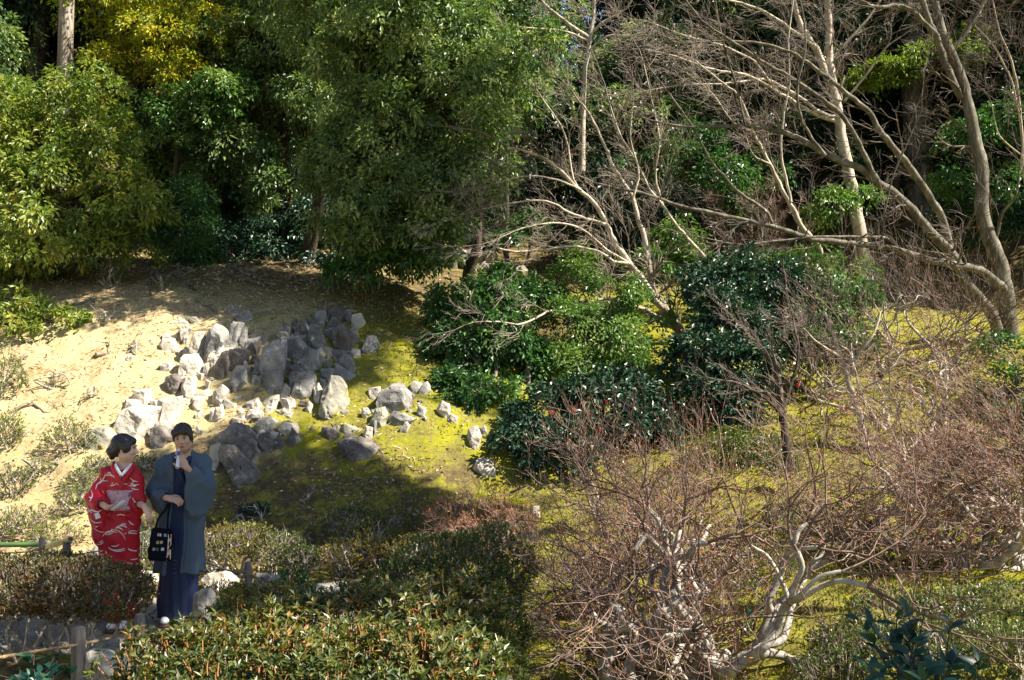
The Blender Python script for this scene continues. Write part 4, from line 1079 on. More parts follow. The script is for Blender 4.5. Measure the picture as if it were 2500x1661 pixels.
# lime branch on the right, leafy shrubs between the maples
b0 = gp(2170, 25.4)
evergreen('lime_tree', b0, None, [B(2190, 165, 25, .7, .22), B(2310, 125, 25, .8, .28), B(2380, 90, 25.2, .5, .25), B(2100, 200, 25, .35, .16)], 0.2, 44, 0.22, 0.11, 0.05, M['leaf_lime'], M['bark_dark'], 'sunlit lime green branch between the forked trunk and the pale trunk', seed=21, limb=0.3, lr=0.014,
    trunks=[(np.array([b0, W(2190, 450, 25.4), W(2240, 250, 25.3), W(2290, 150, 25.1)]), .09, .04)])
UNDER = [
    ([B(560, 625, 21.2, .8, .35), B(660, 600, 21.4, .7, .5), B(730, 560, 21.8, .6, .5), B(500, 590, 21.4, .5, .4)], 610, 21.4, 'leaf_camellia_dark', 'low black green shrub added to darken the ground right of the rounded shrub'),  # added to cover sunlit ground and keep the hollow dark
    ([B(820, 630, 20.6, .6, .35), B(780, 540, 21.6, .6, .5), B(880, 560, 21.2, .6, .5)], 830, 21.0, 'leaf_camellia_dark', 'low black green shrub added to shade the foot of the leaning trunk'),  # added to shade the leaning trunk and the ground beside it
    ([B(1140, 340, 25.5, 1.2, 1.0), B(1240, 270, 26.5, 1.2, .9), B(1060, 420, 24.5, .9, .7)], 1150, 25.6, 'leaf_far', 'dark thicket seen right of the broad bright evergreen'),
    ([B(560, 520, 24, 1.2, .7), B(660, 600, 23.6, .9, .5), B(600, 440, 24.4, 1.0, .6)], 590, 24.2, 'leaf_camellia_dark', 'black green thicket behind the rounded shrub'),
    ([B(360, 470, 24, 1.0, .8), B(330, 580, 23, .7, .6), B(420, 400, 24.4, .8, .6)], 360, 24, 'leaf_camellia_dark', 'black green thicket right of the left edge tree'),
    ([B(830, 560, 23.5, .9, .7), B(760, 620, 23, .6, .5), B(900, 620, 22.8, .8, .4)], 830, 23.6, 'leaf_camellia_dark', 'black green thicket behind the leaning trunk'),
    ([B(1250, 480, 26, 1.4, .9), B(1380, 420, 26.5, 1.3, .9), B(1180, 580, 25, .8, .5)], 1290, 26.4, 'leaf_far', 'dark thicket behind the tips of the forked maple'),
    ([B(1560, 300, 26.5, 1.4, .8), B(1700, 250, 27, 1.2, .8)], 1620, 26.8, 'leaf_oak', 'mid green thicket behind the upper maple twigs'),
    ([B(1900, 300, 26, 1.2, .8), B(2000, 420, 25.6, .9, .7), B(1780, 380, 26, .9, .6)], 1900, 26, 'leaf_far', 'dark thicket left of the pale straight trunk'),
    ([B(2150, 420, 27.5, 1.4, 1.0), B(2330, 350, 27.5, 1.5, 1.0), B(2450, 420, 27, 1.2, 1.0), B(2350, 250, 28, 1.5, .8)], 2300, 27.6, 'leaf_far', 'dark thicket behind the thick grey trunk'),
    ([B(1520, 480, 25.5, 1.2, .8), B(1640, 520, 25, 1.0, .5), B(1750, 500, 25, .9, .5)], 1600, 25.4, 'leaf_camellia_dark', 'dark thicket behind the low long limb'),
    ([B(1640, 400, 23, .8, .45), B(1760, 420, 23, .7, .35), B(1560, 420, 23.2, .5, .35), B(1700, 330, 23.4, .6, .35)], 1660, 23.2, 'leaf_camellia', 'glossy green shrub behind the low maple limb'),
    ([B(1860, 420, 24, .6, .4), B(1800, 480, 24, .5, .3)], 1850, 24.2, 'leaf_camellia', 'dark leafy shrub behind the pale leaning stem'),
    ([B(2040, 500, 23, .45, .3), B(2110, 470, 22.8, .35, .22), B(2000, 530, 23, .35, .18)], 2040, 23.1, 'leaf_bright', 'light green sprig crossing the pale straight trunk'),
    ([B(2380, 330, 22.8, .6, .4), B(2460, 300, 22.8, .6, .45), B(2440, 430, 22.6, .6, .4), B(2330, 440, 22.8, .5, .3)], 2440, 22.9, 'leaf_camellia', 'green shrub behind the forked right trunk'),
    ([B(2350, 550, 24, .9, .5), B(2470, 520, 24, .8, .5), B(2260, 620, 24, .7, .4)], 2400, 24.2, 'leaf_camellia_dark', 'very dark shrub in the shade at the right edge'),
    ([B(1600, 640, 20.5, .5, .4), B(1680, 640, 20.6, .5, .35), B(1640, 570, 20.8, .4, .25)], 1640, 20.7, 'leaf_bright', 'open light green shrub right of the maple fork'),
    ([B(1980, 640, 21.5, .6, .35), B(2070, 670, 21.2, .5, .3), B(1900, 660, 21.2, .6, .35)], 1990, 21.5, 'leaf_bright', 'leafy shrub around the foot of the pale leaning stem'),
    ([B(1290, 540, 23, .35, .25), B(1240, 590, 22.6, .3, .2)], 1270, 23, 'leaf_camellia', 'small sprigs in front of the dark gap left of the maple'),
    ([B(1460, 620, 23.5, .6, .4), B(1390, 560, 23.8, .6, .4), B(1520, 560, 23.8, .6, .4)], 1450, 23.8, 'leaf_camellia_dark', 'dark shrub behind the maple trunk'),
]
for k, (bl, px, Y, mt, lab) in enumerate(UNDER):
    b0 = gp(px, Y)
    top = np.array(bl[0][:3])
    far = Y > 24.9
    evergreen('understorey_shrub', b0, None, bl, 0.28 if far else 0.2, 32, 0.28 if far else 0.2, 0.14 if far else 0.105, 0.065 if far else 0.05, M[mt], M['bark_dark'], lab, 'shrub', 'shrubs between the trunks', seed=80 + k, limb=0.3, lr=0.012, trunks=[(np.array([b0, (b0 + top) / 2 + [.1, 0, 0], top]), .035, .015)])

# ---- trees outside the picture on the right whose shade falls over the couple and the foot of the slope
def shade_blob(T, zc, rx, ry, rz):
    """a crown of leaves placed so that its shade falls on T"""
    S_ = np.array(SUN); C_ = np.asarray(T, float) + S_ * (zc - T[2]) / S_[2]
    return (C_[0], C_[1], zc, rx, ry, rz)
couple = [shade_blob((-2.95, 9.8, 1.25), 9.6, .62, .42, .35), shade_blob((-2.5, 9.85, .5), 9.6, .6, .45, .35), shade_blob((-3.2, 9.8, .3), 9.5, .55, .4, .3), shade_blob((-1.9, 10.6, .4), 9.5, .7, .55, .35)]
foot = [shade_blob(G(px, py), 10.6 + .1 * (i % 3), rx, .62, .36) for i, (px, py, rx) in enumerate([(430, 1150, .65), (560, 1120, .6), (540, 1210, .8), (690, 1180, .75), (640, 1270, .8), (800, 1255, .75), (930, 1270, .7), (1040, 1300, .6), (1140, 1310, .45), (450, 1290, .7), (860, 1330, .7)])]
bank = [shade_blob(G(px, py), 13.6 + .15 * (i % 4), rx, .55, .4) for i, (px, py, rx) in enumerate([(640, 800, .55), (740, 780, .6), (660, 900, .5), (760, 880, .6), (840, 800, .6), (930, 790, .5), (830, 900, .4)])]
near = [shade_blob(T_, 9.8, rx, .5, .35) for T_, rx in [(W(950, 1420, 8.2), .5), (W(1120, 1410, 8.8), .5), (W(1150, 1530, 7.6), .4), (W(820, 1470, 7.6), .45), ((-4.3, 9.6, 0), .7), ((-3.5, 8.3, .1), .5), ((-2.9, 7.4, .1), .5)]]
corner = [shade_blob(W(2180, 1540, 6.0), 8.5, .45, .4, .3), shade_blob(W(2300, 1620, 5.8), 8.5, .45, .4, .3)]
SHADE = [((8.4, 5.8), near, 'tree beyond the right edge shading the foreground hedge'), ((10.6, 4.2), corner, 'tree beyond the right edge shading the laurel'), ((7.6, 8.2), couple, 'tree beyond the right edge shading the couple'), ((9.0, 10.6), foot, 'tree beyond the right edge shading the foot of the slope'), ((9.8, 13.4), bank, 'tall tree beyond the right edge shading the rocks')]
for k, ((x, y), bl, lab) in enumerate(SHADE):
    b0 = np.array([x, y, gz(x, y) - .1])
    evergreen('evergreen_tree', b0, None, bl, 0.25, 30, 0.3, 0.15, 0.07, M['leaf_oak'], M['bark_dark'], lab, 'tree', 'trees beyond the right edge', seed=120 + k, limb=0.1, lr=0.02, gaps=.25, trunks=[(np.array([b0, b0 + [.1, 0, 3], [x - .3, y, bl[0][2] - 1.2]]), .18, .08)])
# ------------------------------------------------------------------ camellias in front of the wood
def camellia(bl, stems, mt, lab, seed, spacing=0.17, per=40, rad=0.17, L=0.085, Wd=0.045, flowers=(), name='camellia_bush', group='camellias'):
    b0 = gp(*stems[0][0])
    tr = []
    for (px, Y), top in stems:
        a = gp(px, Y); t = np.array(top)
        tr.append((np.array([a, a * .6 + t * .4 + [.06, 0, .05], a * .3 + t * .7 - [.05, 0, 0], t]), .028, .012))
    e = evergreen(name, b0, None, bl, spacing, per, rad, L, Wd, M[mt], M['twig_pale'], lab, 'shrub', group, seed=seed, limb=0.35, lr=0.010, trunks=tr, gaps=.4)
    for (px, py, Y) in flowers:
        bm = bmesh.new()
        for k in range(6):
            a = k * PI / 3
            bmesh.ops.create_icosphere(bm, subdivisions=1, radius=0.017, matrix=Matrix.Translation((0.015 * math.cos(a), -0.006, 0.015 * math.sin(a))) @ Matrix.Diagonal((1, .5, 1, 1)))
        bmesh.ops.create_icosphere(bm, subdivisions=1, radius=0.009, matrix=Matrix.Translation((0, -0.014, 0)))
        f = bm_obj('red_flower', bm, M['petal'], e)
        f.location = Vector(W(px, py, Y)) - e.location
    return e
camellia([B(1110, 740, 17.2, .45, .35), B(1200, 760, 17, .55, .42), B(1280, 730, 17.6, .45, .35), B(1130, 850, 16.7, .55, .40), B(1250, 860, 16.8, .5, .4), B(1100, 960, 16, .45, .28), B(1200, 980, 15.8, .55, .3), B(1230, 690, 17.6, .32, .3)],
    [((1205, 16.2), W(1200, 800, 17)), ((1275, 16.4), W(1290, 780, 17.2)), ((1180, 16.0), W(1120, 800, 17)), ((1290, 16.3), W(1260, 800, 17))], 'leaf_camellia', 'glossy open camellia with bare pale stems right of the rocks', 201, L=.095, Wd=.05, flowers=[(1228, 791, 16.5), (1211, 812, 16.4)])
camellia([B(1400, 690, 17.6, .45, .35), B(1480, 720, 17.4, .55, .4), B(1380, 790, 17, .5, .4), B(1480, 820, 17, .6, .42), B(1560, 770, 17.4, .45, .4), B(1430, 900, 16.5, .5, .32), B(1540, 900, 16.6, .45, .3), B(1400, 650, 18, .3, .3)],
    [((1440, 16.8), W(1440, 800, 17.2)), ((1500, 16.9), W(1500, 800, 17.2))], 'leaf_bright', 'dense pale green shrub left of the maple trunk', 202, spacing=0.15, L=0.066, Wd=0.034, per=48)
camellia([B(1360, 1010, 14.8, .55, .38), B(1470, 1010, 14.7, .6, .42), B(1300, 1080, 14.4, .5, .34), B(1420, 1090, 14.2, .65, .36), B(1550, 1060, 14.6, .5, .34), B(1500, 960, 15, .5, .3), B(1620, 1050, 14.9, .35, .2)],
    [((1420, 14.6), W(1420, 1050, 14.6)), ((1480, 14.7), W(1490, 1050, 14.7))], 'leaf_camellia_dark', 'dark camellia with red flowers in front of the pale green shrub', 203, flowers=[(1401, 1002, 14.2), (1346, 1008, 14.3), (1462, 1048, 13.9), (1543, 992, 14.4), (1442, 1015, 14.1), (1477, 980, 14.5)])
camellia([B(1760, 690, 17.2, .55, .35), B(1850, 680, 17.4, .6, .4), B(1920, 720, 17.4, .5, .4), B(1780, 790, 16.6, .6, .45), B(1880, 800, 16.8, .6, .45), B(1700, 870, 16.2, .4, .4), B(1790, 900, 15.8, .6, .4), B(1700, 980, 15.4, .45, .3), B(1800, 990, 15.4, .5, .26)],
    [((1760, 16.2), W(1780, 820, 16.6)), ((1820, 16.4), W(1850, 800, 16.8)), ((1665, 15.2), W(1700, 900, 15.9))], 'leaf_camellia_dark', 'tall dark camellia with red flowers right of the maple trunk', 204, flowers=[(1654, 808, 16.5), (1660, 828, 16.4), (1744, 1013, 15), (1766, 987, 15), (1948, 941, 15), (1982, 754, 16.6), (2028, 789, 16.4)])
camellia([B(2010, 770, 17, .5, .35), B(2060, 830, 16.6, .45, .3), B(1960, 850, 16.6, .4, .3), B(2080, 720, 17.2, .35, .25)], [((2010, 16.8), W(2010, 820, 16.9))], 'leaf_camellia', 'sparse camellia among the bare twigs right of the dark camellia', 205, spacing=0.2)
camellia([B(2480, 850, 14.5, .35, .22), B(2460, 960, 14.3, .4, .3), B(2500, 1010, 14, .4, .25), B(2400, 990, 14.4, .3, .2)], [((2490, 14.3), W(2480, 950, 14.4))], 'leaf_camellia', 'pale edged camellia cut by the right edge', 206)
# drooping conifer like shrubs beside the dark camellia
camellia([B(1830, 1090, 13.9, .5, .18), B(1740, 1110, 13.8, .4, .16), B(1900, 1130, 13.6, .35, .14)], [((1800, 13.8), W(1810, 1120, 13.9))], 'leaf_azalea_green', 'low green shrub behind the big bare bush', 207, L=0.05, Wd=0.02, spacing=0.13, rad=0.13)

# ------------------------------------------------------------------ bare trees traced limb by limb
def bare_tree(name, label, limbs, Yf, mat, twmat, seed, shoots=8, slen=1.1, tw=8, group='bare maples', lev3=5, flat=0.55, bias=(-0.02, 0, 0.03), rt=0.0034):
    """limbs: list of (pixel points, r0, r1, start depth, end depth); the first is the trunk"""
    r = np.random.default_rng(seed)
    first = limbs[0]
    b = W(*first[0][0], first[3])
    e = empty(name, b, label, 'tree', group)
    twigs = []
    for k, (pts, r0, r1, ya, yb) in enumerate(limbs):
        n = len(pts)
        P = np.array([W(x, y, ya + (yb - ya) * i / (n - 1)) for i, (x, y) in enumerate(pts)])
        P = smooth_path(P, 4)
        R_ = np.linspace(r0, r1, len(P))
        if k == 0: R_[0] *= 1.3; R_[1] *= 1.12
        jit = r.normal(size=P.shape) * np.minimum(R_, 0.03)[:, None] * 0.25
        jit[0] = 0
        tube_obj('trunk' if k == 0 else 'limb', [(P + jit, R_, 10 if r0 > .05 else 7)], mat, e)
        L = np.linalg.norm(np.diff(P, axis=0), axis=1).sum()
        lo = 0.5 if k == 0 else 0.15
        s1 = side_shoots(r, P, R_, max(3, int(shoots * L / 3)), ang=(0.35, 0.9), lo=lo, length=slen, shrink=0.35, npts=7, wig=0.24, bias=bias, rr=0.27, rend=0.3, sides=4, flat=flat, rmin=rt * 1.3)
        tip = wander(r, P[-1], P[-1] - P[-4], slen * 1.1, 7, 0.13, bias)
        s1.append((tip, np.linspace(R_[-1], rt * 1.3, 7), 5))
        for Q, qr, _ in s1:
            twigs.append((Q, qr, 5))
            s2 = side_shoots(r, Q, qr, tw, ang=(0.35, 0.8), lo=0.2, length=slen * 0.5, shrink=0.4, npts=4, wig=0.26, bias=bias, rr=0.6, rend=0.5, sides=3, flat=flat, rmin=rt)
            for Q2, q2, _ in s2:
                twigs.append((Q2, q2, 3))
                for s3 in side_shoots(r, Q2, q2, lev3, ang=(0.3, 0.7), lo=0.3, length=slen * 0.28, shrink=0.3, npts=4, wig=0.22, bias=bias, rr=0.8, rend=0.7, sides=2, flat=flat, rmin=rt * 0.8):
                    twigs.append(s3)
    t = tube_obj('twigs', twigs, twmat, e)
    t['kind'] = 'stuff'
    return e

bare_tree('bare_maple', 'pale forked maple rising from the moss beside the camellias', [
    ([(1688, 925), (1677, 868), (1662, 814), (1631, 768)], .105, .08, 18, 17.9),
    ([(1631, 768), (1597, 730), (1566, 680), (1535, 642), (1498, 587), (1475, 536), (1444, 489), (1400, 450), (1347, 399), (1297, 374), (1242, 358)], .062, .014, 17.9, 17),
    ([(1631, 768), (1612, 734), (1593, 703), (1585, 657), (1572, 573), (1558, 536), (1544, 480), (1502, 419), (1484, 373), (1461, 322), (1437, 275), (1409, 242)], .06, .013, 17.9, 18.4),
    ([(1618, 780), (1566, 753), (1524, 741), (1478, 730), (1440, 740), (1363, 753), (1325, 768), (1275, 791), (1229, 787), (1184, 785)], .034, .010, 17.8, 16.2),
    ([(1540, 645), (1499, 638), (1458, 613), (1389, 601), (1320, 611), (1242, 613), (1191, 592), (1184, 569)], .030, .009, 17.6, 16.6),
    ([(1480, 548), (1444, 537), (1389, 519), (1334, 491), (1251, 496), (1180, 510)], .026, .008, 17.4, 16.6),
    ([(1535, 642), (1480, 610), (1420, 560), (1350, 545), (1270, 560), (1200, 590)], .022, .008, 17.6, 16.4),
    ([(1545, 485), (1560, 420), (1540, 340), (1545, 250)], .020, .008, 17.8, 17.8),
    ([(1440, 485), (1400, 440), (1380, 330), (1330, 250), (1290, 190)], .022, .008, 17.4, 17.6),
    ([(1420, 465), (1360, 440), (1290, 430), (1200, 450)], .018, .007, 17.3, 16.8),
], None, M['bark_pale'], M['twig_pale'], 301, shoots=9, slen=0.95)
bare_tree('bare_maple', 'slender bare tree leaning left behind the open green shrub', [
    ([(1790, 720), (1768, 676), (1722, 629), (1680, 583), (1652, 550), (1619, 503), (1586, 461), (1554, 396), (1517, 336), (1490, 260)], .04, .012, 20, 19.5),
    ([(1619, 503), (1600, 430), (1610, 340), (1590, 240), (1570, 150)], .022, .009, 19.8, 19.6),
], None, M['bark_pale'], M['twig_pale'], 302, shoots=9)
bare_tree('bare_maple', 'pale leaning stem that forks in front of the dark wood', [
    ([(2008, 700), (2004, 620), (1987, 587), (1959, 555), (1936, 508), (1908, 461), (1885, 410), (1861, 364), (1838, 322), (1824, 280), (1801, 233), (1754, 196), (1700, 150)], .06, .014, 22, 21.5),
    ([(1931, 494), (1920, 438), (1908, 387), (1910, 298), (1927, 205), (1925, 100), (1940, -20)], .032, .012, 21.8, 21.8),
    ([(1838, 322), (1790, 300), (1740, 230), (1690, 190)], .02, .008, 21.6, 21.2),
    ([(1880, 400), (1840, 380), (1820, 330)], .018, .008, 21.6, 21.2),
], None, M['bark_pale'], M['twig_pale'], 303, shoots=8)
bare_tree('bare_tree', 'pale straight trunk with a mass of bare branches on top', [
    ([(2116, 715), (2099, 569), (2085, 489), (2071, 420), (2053, 326), (2043, 252), (2029, 186), (2025, 117), (2022, 0), (2020, -160)], .155, .06, 24, 24),
    ([(2025, 200), (1992, 121), (1959, 70), (1936, 0), (1910, -90)], .085, .04, 24, 23.6),
    ([(2050, 300), (1983, 275), (1927, 242), (1880, 214), (1820, 182), (1773, 177), (1717, 163), (1656, 140), (1577, 121)], .05, .015, 24, 22.4),
    ([(2046, 290), (2006, 275), (1936, 228), (1870, 195), (1810, 200), (1750, 205), (1650, 210), (1560, 225)], .045, .012, 24, 22.6),
    ([(1983, 110), (1930, 70), (1850, 20), (1770, 0), (1700, -10)], .04, .014, 23.8, 23),
    ([(2028, 150), (2080, 90), (2130, 30), (2170, -40)], .04, .015, 24, 23.8),
    ([(1890, 215), (1840, 150), (1760, 110), (1680, 90), (1600, 60)], .026, .010, 23.2, 22.6),
    ([(2060, 250), (2110, 190), (2160, 120), (2200, 90)], .03, .012, 24, 23.6),
], None, M['bark_pale'], M['twig_pale'], 304, shoots=6, slen=1.3, rt=0.0042)
bare_tree('bare_tree', 'large grey tree at the right edge with long limbs reaching left', [
    ([(2472, 858), (2462, 780), (2454, 718), (2440, 643), (2416, 583), (2398, 522), (2398, 420), (2384, 350), (2370, 289), (2356, 219), (2332, 154), (2295, 61), (2281, 0), (2265, -120)], .165, .06, 20, 20),
    ([(2452, 848), (2419, 765), (2389, 726), (2350, 673), (2323, 620), (2276, 573), (2239, 527), (2193, 480), (2146, 448), (2099, 410), (2053, 396), (2001, 368), (1945, 336), (1904, 322), (1820, 308), (1726, 310), (1656, 308), (1596, 296)], .11, .016, 20, 18),
    ([(2323, 620), (2300, 536), (2267, 480), (2230, 420), (2183, 364), (2146, 317), (2123, 275), (2085, 242), (2039, 205), (1973, 154), (1913, 121), (1834, 103), (1750, 100)], .075, .016, 19.6, 18),
    ([(2452, 712), (2444, 699), (2393, 662), (2332, 648), (2262, 634), (2193, 611), (2099, 597), (2006, 587), (1959, 578), (1890, 555), (1773, 527), (1661, 503), (1563, 471), (1470, 452), (1423, 434)], .085, .015, 20, 17.6),
    ([(1890, 555), (1866, 513), (1810, 475), (1764, 429), (1726, 378), (1698, 322), (1666, 275), (1633, 228), (1586, 168), (1531, 107)], .032, .010, 18.5, 18),
    ([(2193, 611), (2165, 583), (2099, 578), (1983, 580), (1866, 592), (1796, 597), (1703, 578)], .03, .010, 19.2, 18),
    ([(2146, 448), (2110, 380), (2085, 326), (2048, 275), (2006, 242), (1927, 186), (1866, 154), (1796, 107), (1726, 61), (1680, 9)], .05, .014, 19, 17.6),
    ([(2348, 240), (2314, 172), (2286, 93), (2267, 47), (2253, 0), (2230, -90)], .07, .04, 20, 19.6),
    ([(2290, 90), (2239, 37), (2193, 14), (2146, 19), (2099, 0), (2040, -40)], .05, .02, 19.8, 19),
    ([(2323, 126), (2360, 79), (2402, 9), (2430, -60)], .05, .03, 20, 20),
    ([(2433, 575), (2440, 540), (2454, 513), (2482, 471), (2490, 400)], .035, .012, 20, 19.5),
    ([(2015, 380), (1960, 300), (1945, 220), (1965, 120), (1960, 30), (1940, -40)], .028, .012, 18.2, 17.8),
    ([(1820, 308), (1800, 220), (1770, 120), (1750, 30), (1745, -40)], .022, .010, 18.2, 18),
    ([(2090, 590), (2150, 540), (2180, 430), (2220, 340), (2250, 270)], .018, .008, 18.6, 18.2),
], None, M['bark_grey'], M['twig_brown'], 305, shoots=5, slen=1.25, tw=6)
bare_tree('bare_tree', 'thin bare sapling at the upper right edge', [
    ([(2520, 640), (2500, 400), (2490, 260), (2470, 150), (2440, 80), (2420, -20)], .035, .012, 21, 20.6),
    ([(2492, 300), (2470, 200), (2430, 120), (2380, 60)], .02, .009, 20.8, 20.4),
    ([(2495, 380), (2440, 330), (2420, 250)], .016, .008, 20.8, 20.4)], None, M['bark_pale'], M['twig_brown'], 306, shoots=10)
bare_tree('bare_tree', 'white bare crown of a tree under the patch of sky', [
    ([(1420, 420), (1425, 200), (1440, 90), (1450, 0), (1440, -80)], .07, .03, 25, 25),
    ([(1440, 95), (1390, 60), (1340, 20), (1290, -30)], .05, .02, 25, 24.6),
    ([(1438, 100), (1370, 75), (1300, 70), (1240, 60)], .035, .012, 25, 24.4),
    ([(1442, 80), (1480, 50), (1530, 20), (1560, -40)], .04, .015, 25, 24.6),
    ([(1430, 130), (1480, 90), (1550, 85), (1610, 60)], .03, .012, 25, 24.6)], None, M['bark_pale'], M['twig_pale'], 307, shoots=6, slen=1.2, rt=0.0045)

# ------------------------------------------------------------------ bare bushes
def bare_bush(name, label, base, blobs, seed, stems=7, r0=0.03, n1=9, n2=9, n3=5, rt=0.0022, wood='bush_wood', tw='twig_brown', crook=0.38, budn=0.9, group='bare bushes', l3=0.16, lean=(0, 0, 0), bud=0.018, l2=None):
    """crooked stems from the base, sprays of twigs that turn up at the ends, buds on the tips"""
    r = np.random.default_rng(seed)
    base = np.asarray(base, float)
    e = empty(name, base, label, 'bush', group)
    Bb = np.array(blobs, float)
    mains, twigs, tips, tipd = [], [], [], []
    lean = np.asarray(lean, float)
    for s in range(stems):
        b = Bb[s % len(Bb)]
        d = rvec(r); d[2] = abs(d[2]) * 0.7
        tgt = b[:3] + d * b[3:] * r.uniform(0.3, 0.75)
        p0 = base + np.array([r.uniform(-.12, .12), r.uniform(-.1, .1), 0])
        n = 9
        t = np.linspace(0, 1, n)[:, None]
        P = p0 * (1 - t) + tgt * t
        Ls = np.linalg.norm(tgt - p0)
        off = np.cumsum(r.normal(size=(n, 3)) * crook * Ls / n, 0); off -= off[0] + (off[-1] - off[0]) * t
        P = P + off + np.array([0, 0, 1]) * (np.sin(t * PI) * -0.17 * Ls)
        R_ = np.linspace(r0, r0 * 0.4, n) * r.uniform(.7, 1.15)
        Ps = smooth_path(P, 3); Rs = np.interp(np.linspace(0, 1, len(Ps)), np.linspace(0, 1, n), R_)
        mains.append((Ps, Rs, 8))
        rb = float(np.mean(b[3:]))
        s1 = side_shoots(r, Ps, Rs, n1, ang=(0.5, 1.1), lo=0.22, length=rb * 1.0, shrink=0.3, npts=7, wig=crook * 0.75, bias=(lean + [0, 0, 0.05]), rr=0.5, rend=0.4, sides=5, flat=0.6, rmin=rt * 1.8)
        s1.append((wander(r, Ps[-1], Ps[-1] - Ps[-3], rb * 0.7, 7, crook * 0.6, lean + [0, 0, .06]), np.linspace(Rs[-1], rt * 2, 7), 5))
        for Q, q, _ in s1:
            twigs.append((Q, q, 5))
            for Q2, q2, _ in side_shoots(r, Q, q, n2, ang=(0.5, 1.25), lo=0.12, length=l2 or rb * 0.42, shrink=0.25, npts=5, wig=0.34, bias=lean + [0, 0, 0.07], rr=0.6, rend=0.6, sides=3, flat=0.7, rmin=rt * 1.2):
                twigs.append((Q2, q2, 3))
                tips.append(Q2[-1]); tipd.append(Q2[-1] - Q2[-2])
                for Q3, q3, _ in side_shoots(r, Q2, q2, n3, ang=(0.4, 1.1), lo=0.2, length=l3, shrink=0.2, npts=3, wig=0.3, bias=lean + [0, 0, 0.12], rr=0.75, rend=0.7, sides=2, rmin=rt * .8):
                    twigs.append((Q3, q3, 2)); tips.append(Q3[-1]); tipd.append(Q3[-1] - Q3[-2])
    def above(P):
        return P[:, 2] > fast_ground(P[:, 0], P[:, 1]) + 0.02
    ends = np.array([q[0][-1] for q in twigs]); ok = above(ends)
    twigs = [t for t, k in zip(twigs, ok) if k]
    for m in mains: tube_obj('stem', [m], M[wood], e)
    tube_obj('twigs', twigs, M[tw], e)['kind'] = 'stuff'
    tips = np.array(tips); tipd = unit(np.array(tipd))
    k = above(tips) & (r.random(len(tips)) < budn)
    if k.sum():
        V, T, R = leaves(r, tips[k], tipd[k] + [0, 0, .3], rvec(r, int(k.sum())), bud, bud * 0.45, lv=0.5)
        mesh_obj('buds', V, tris=T, mat=M['bud'], parent=e, rnd=R)['kind'] = 'stuff'
    return e
def gw(px, py):
    return G(px, py)
def fork_bush(name, label, bases, seed, L0, depth=7, ratio=.80, ang=.52, el=(0.25, 0.9), az=(0, 2 * PI), stems=4, r0=.03, up=.02, flat=.8, lean=(0, 0, 0), rt=.0018, crook=.20, three=.42, bud=.026, tw='twig_red', group='bare bushes', ymax=None):
    """a bush that forks again and again from its base; the finest forks carry orange buds"""
    r = np.random.default_rng(seed)
    e = empty(name, bases[0], label, 'bush', group)
    lean = np.asarray(lean, float)
    wood, fine, finest, tips, tipd = [], [], [], [], []
    todo = []
    for b in bases:
        for k in range(stems):
            a = az[0] + (az[1] - az[0]) * (k + r.random()) / stems
            t = r.uniform(*el)
            todo.append((np.asarray(b, float) + r.normal(size=3) * [.05, .05, 0], np.array([math.cos(a) * math.cos(t), math.sin(a) * math.cos(t), math.sin(t)]), L0 * r.uniform(.8, 1.25), r0 * r.uniform(.7, 1.15), 0))
    while todo:
        p, d, L, rad, lv = todo.pop()
        n = 5 if lv < 3 else 4
        P = [p]
        dd = unit(d)
        for _ in range(n - 1):
            dd = unit(dd * np.array([1, 1, 1.0]) + r.normal(size=3) * crook * (1.5 if lv < 3 else .8) + [0, 0, up + (.05 if lv > depth - 3 else 0)] + lean)
            q = P[-1] + dd * L / (n - 1)
            P.append(q)
        P = np.array(P)
        if lv >= 1 and P[-1][2] < gz(P[-1][0], P[-1][1]) + .06:
            if lv > 2: continue
            dd = unit(dd * [1, 1, 0] + [0, 0, .5])
        r1 = max(rad * .80, rt)
        R_ = np.linspace(rad, r1, n)
        if lv < 3:
            Ps = smooth_path(P, 3); wood.append((Ps, np.interp(np.linspace(0, 1, len(Ps)), np.linspace(0, 1, n), R_), 7))
        elif lv < depth - 1: fine.append((P, R_, 3))
        else: finest.append((P, np.linspace(rad, rad * .7, n), 2))
        if lv >= depth - 1:
            tips.append(P[-1]); tipd.append(P[-1] - P[-2])
        if lv < depth:
            kids = 3 if r.random() < three else 2
            s0 = rvec(r); s0 = unit(s0 - dd * s0.dot(dd))
            s0 = unit(s0 * [1, 1, flat]); s1 = np.cross(dd, s0)
            for k in range(kids):
                ph = 2 * PI * k / kids + r.normal() * .3
                an = ang * r.uniform(.55, 1.35)
                nd = unit(dd * math.cos(an) + (s0 * math.cos(ph) + s1 * math.sin(ph)) * math.sin(an))
                todo.append((P[-1], nd, L * ratio * r.uniform(.75, 1.2), max(r1 * r.uniform(.62, .85), rt), lv + 1))
            if lv in (2, 3, 4) and r.random() < .3:      # a side twig along the way
                s0 = rvec(r); s0 = unit(s0 - dd * s0.dot(dd))
                todo.append((P[n // 2], unit(dd * .5 + s0), L * .7, max(r1 * .5, rt), lv + 2))
    for w in wood: tube_obj('stem', [w], M['bush_wood'], e)
    tube_obj('twigs', fine, M[tw], e)['kind'] = 'stuff'
    tube_obj('fine_twigs', finest, M[tw], e)['kind'] = 'stuff'
    tips = np.array(tips); tipd = unit(np.array(tipd))
    k = r.random(len(tips)) < .85
    V, T, R = leaves(r, tips[k], tipd[k] + [0, 0, .3], rvec(r, int(k.sum())), bud, bud * .34, lv=.5)
    mesh_obj('buds', V, tris=T, mat=M['bud'], parent=e, rnd=R)['kind'] = 'stuff'
    return e
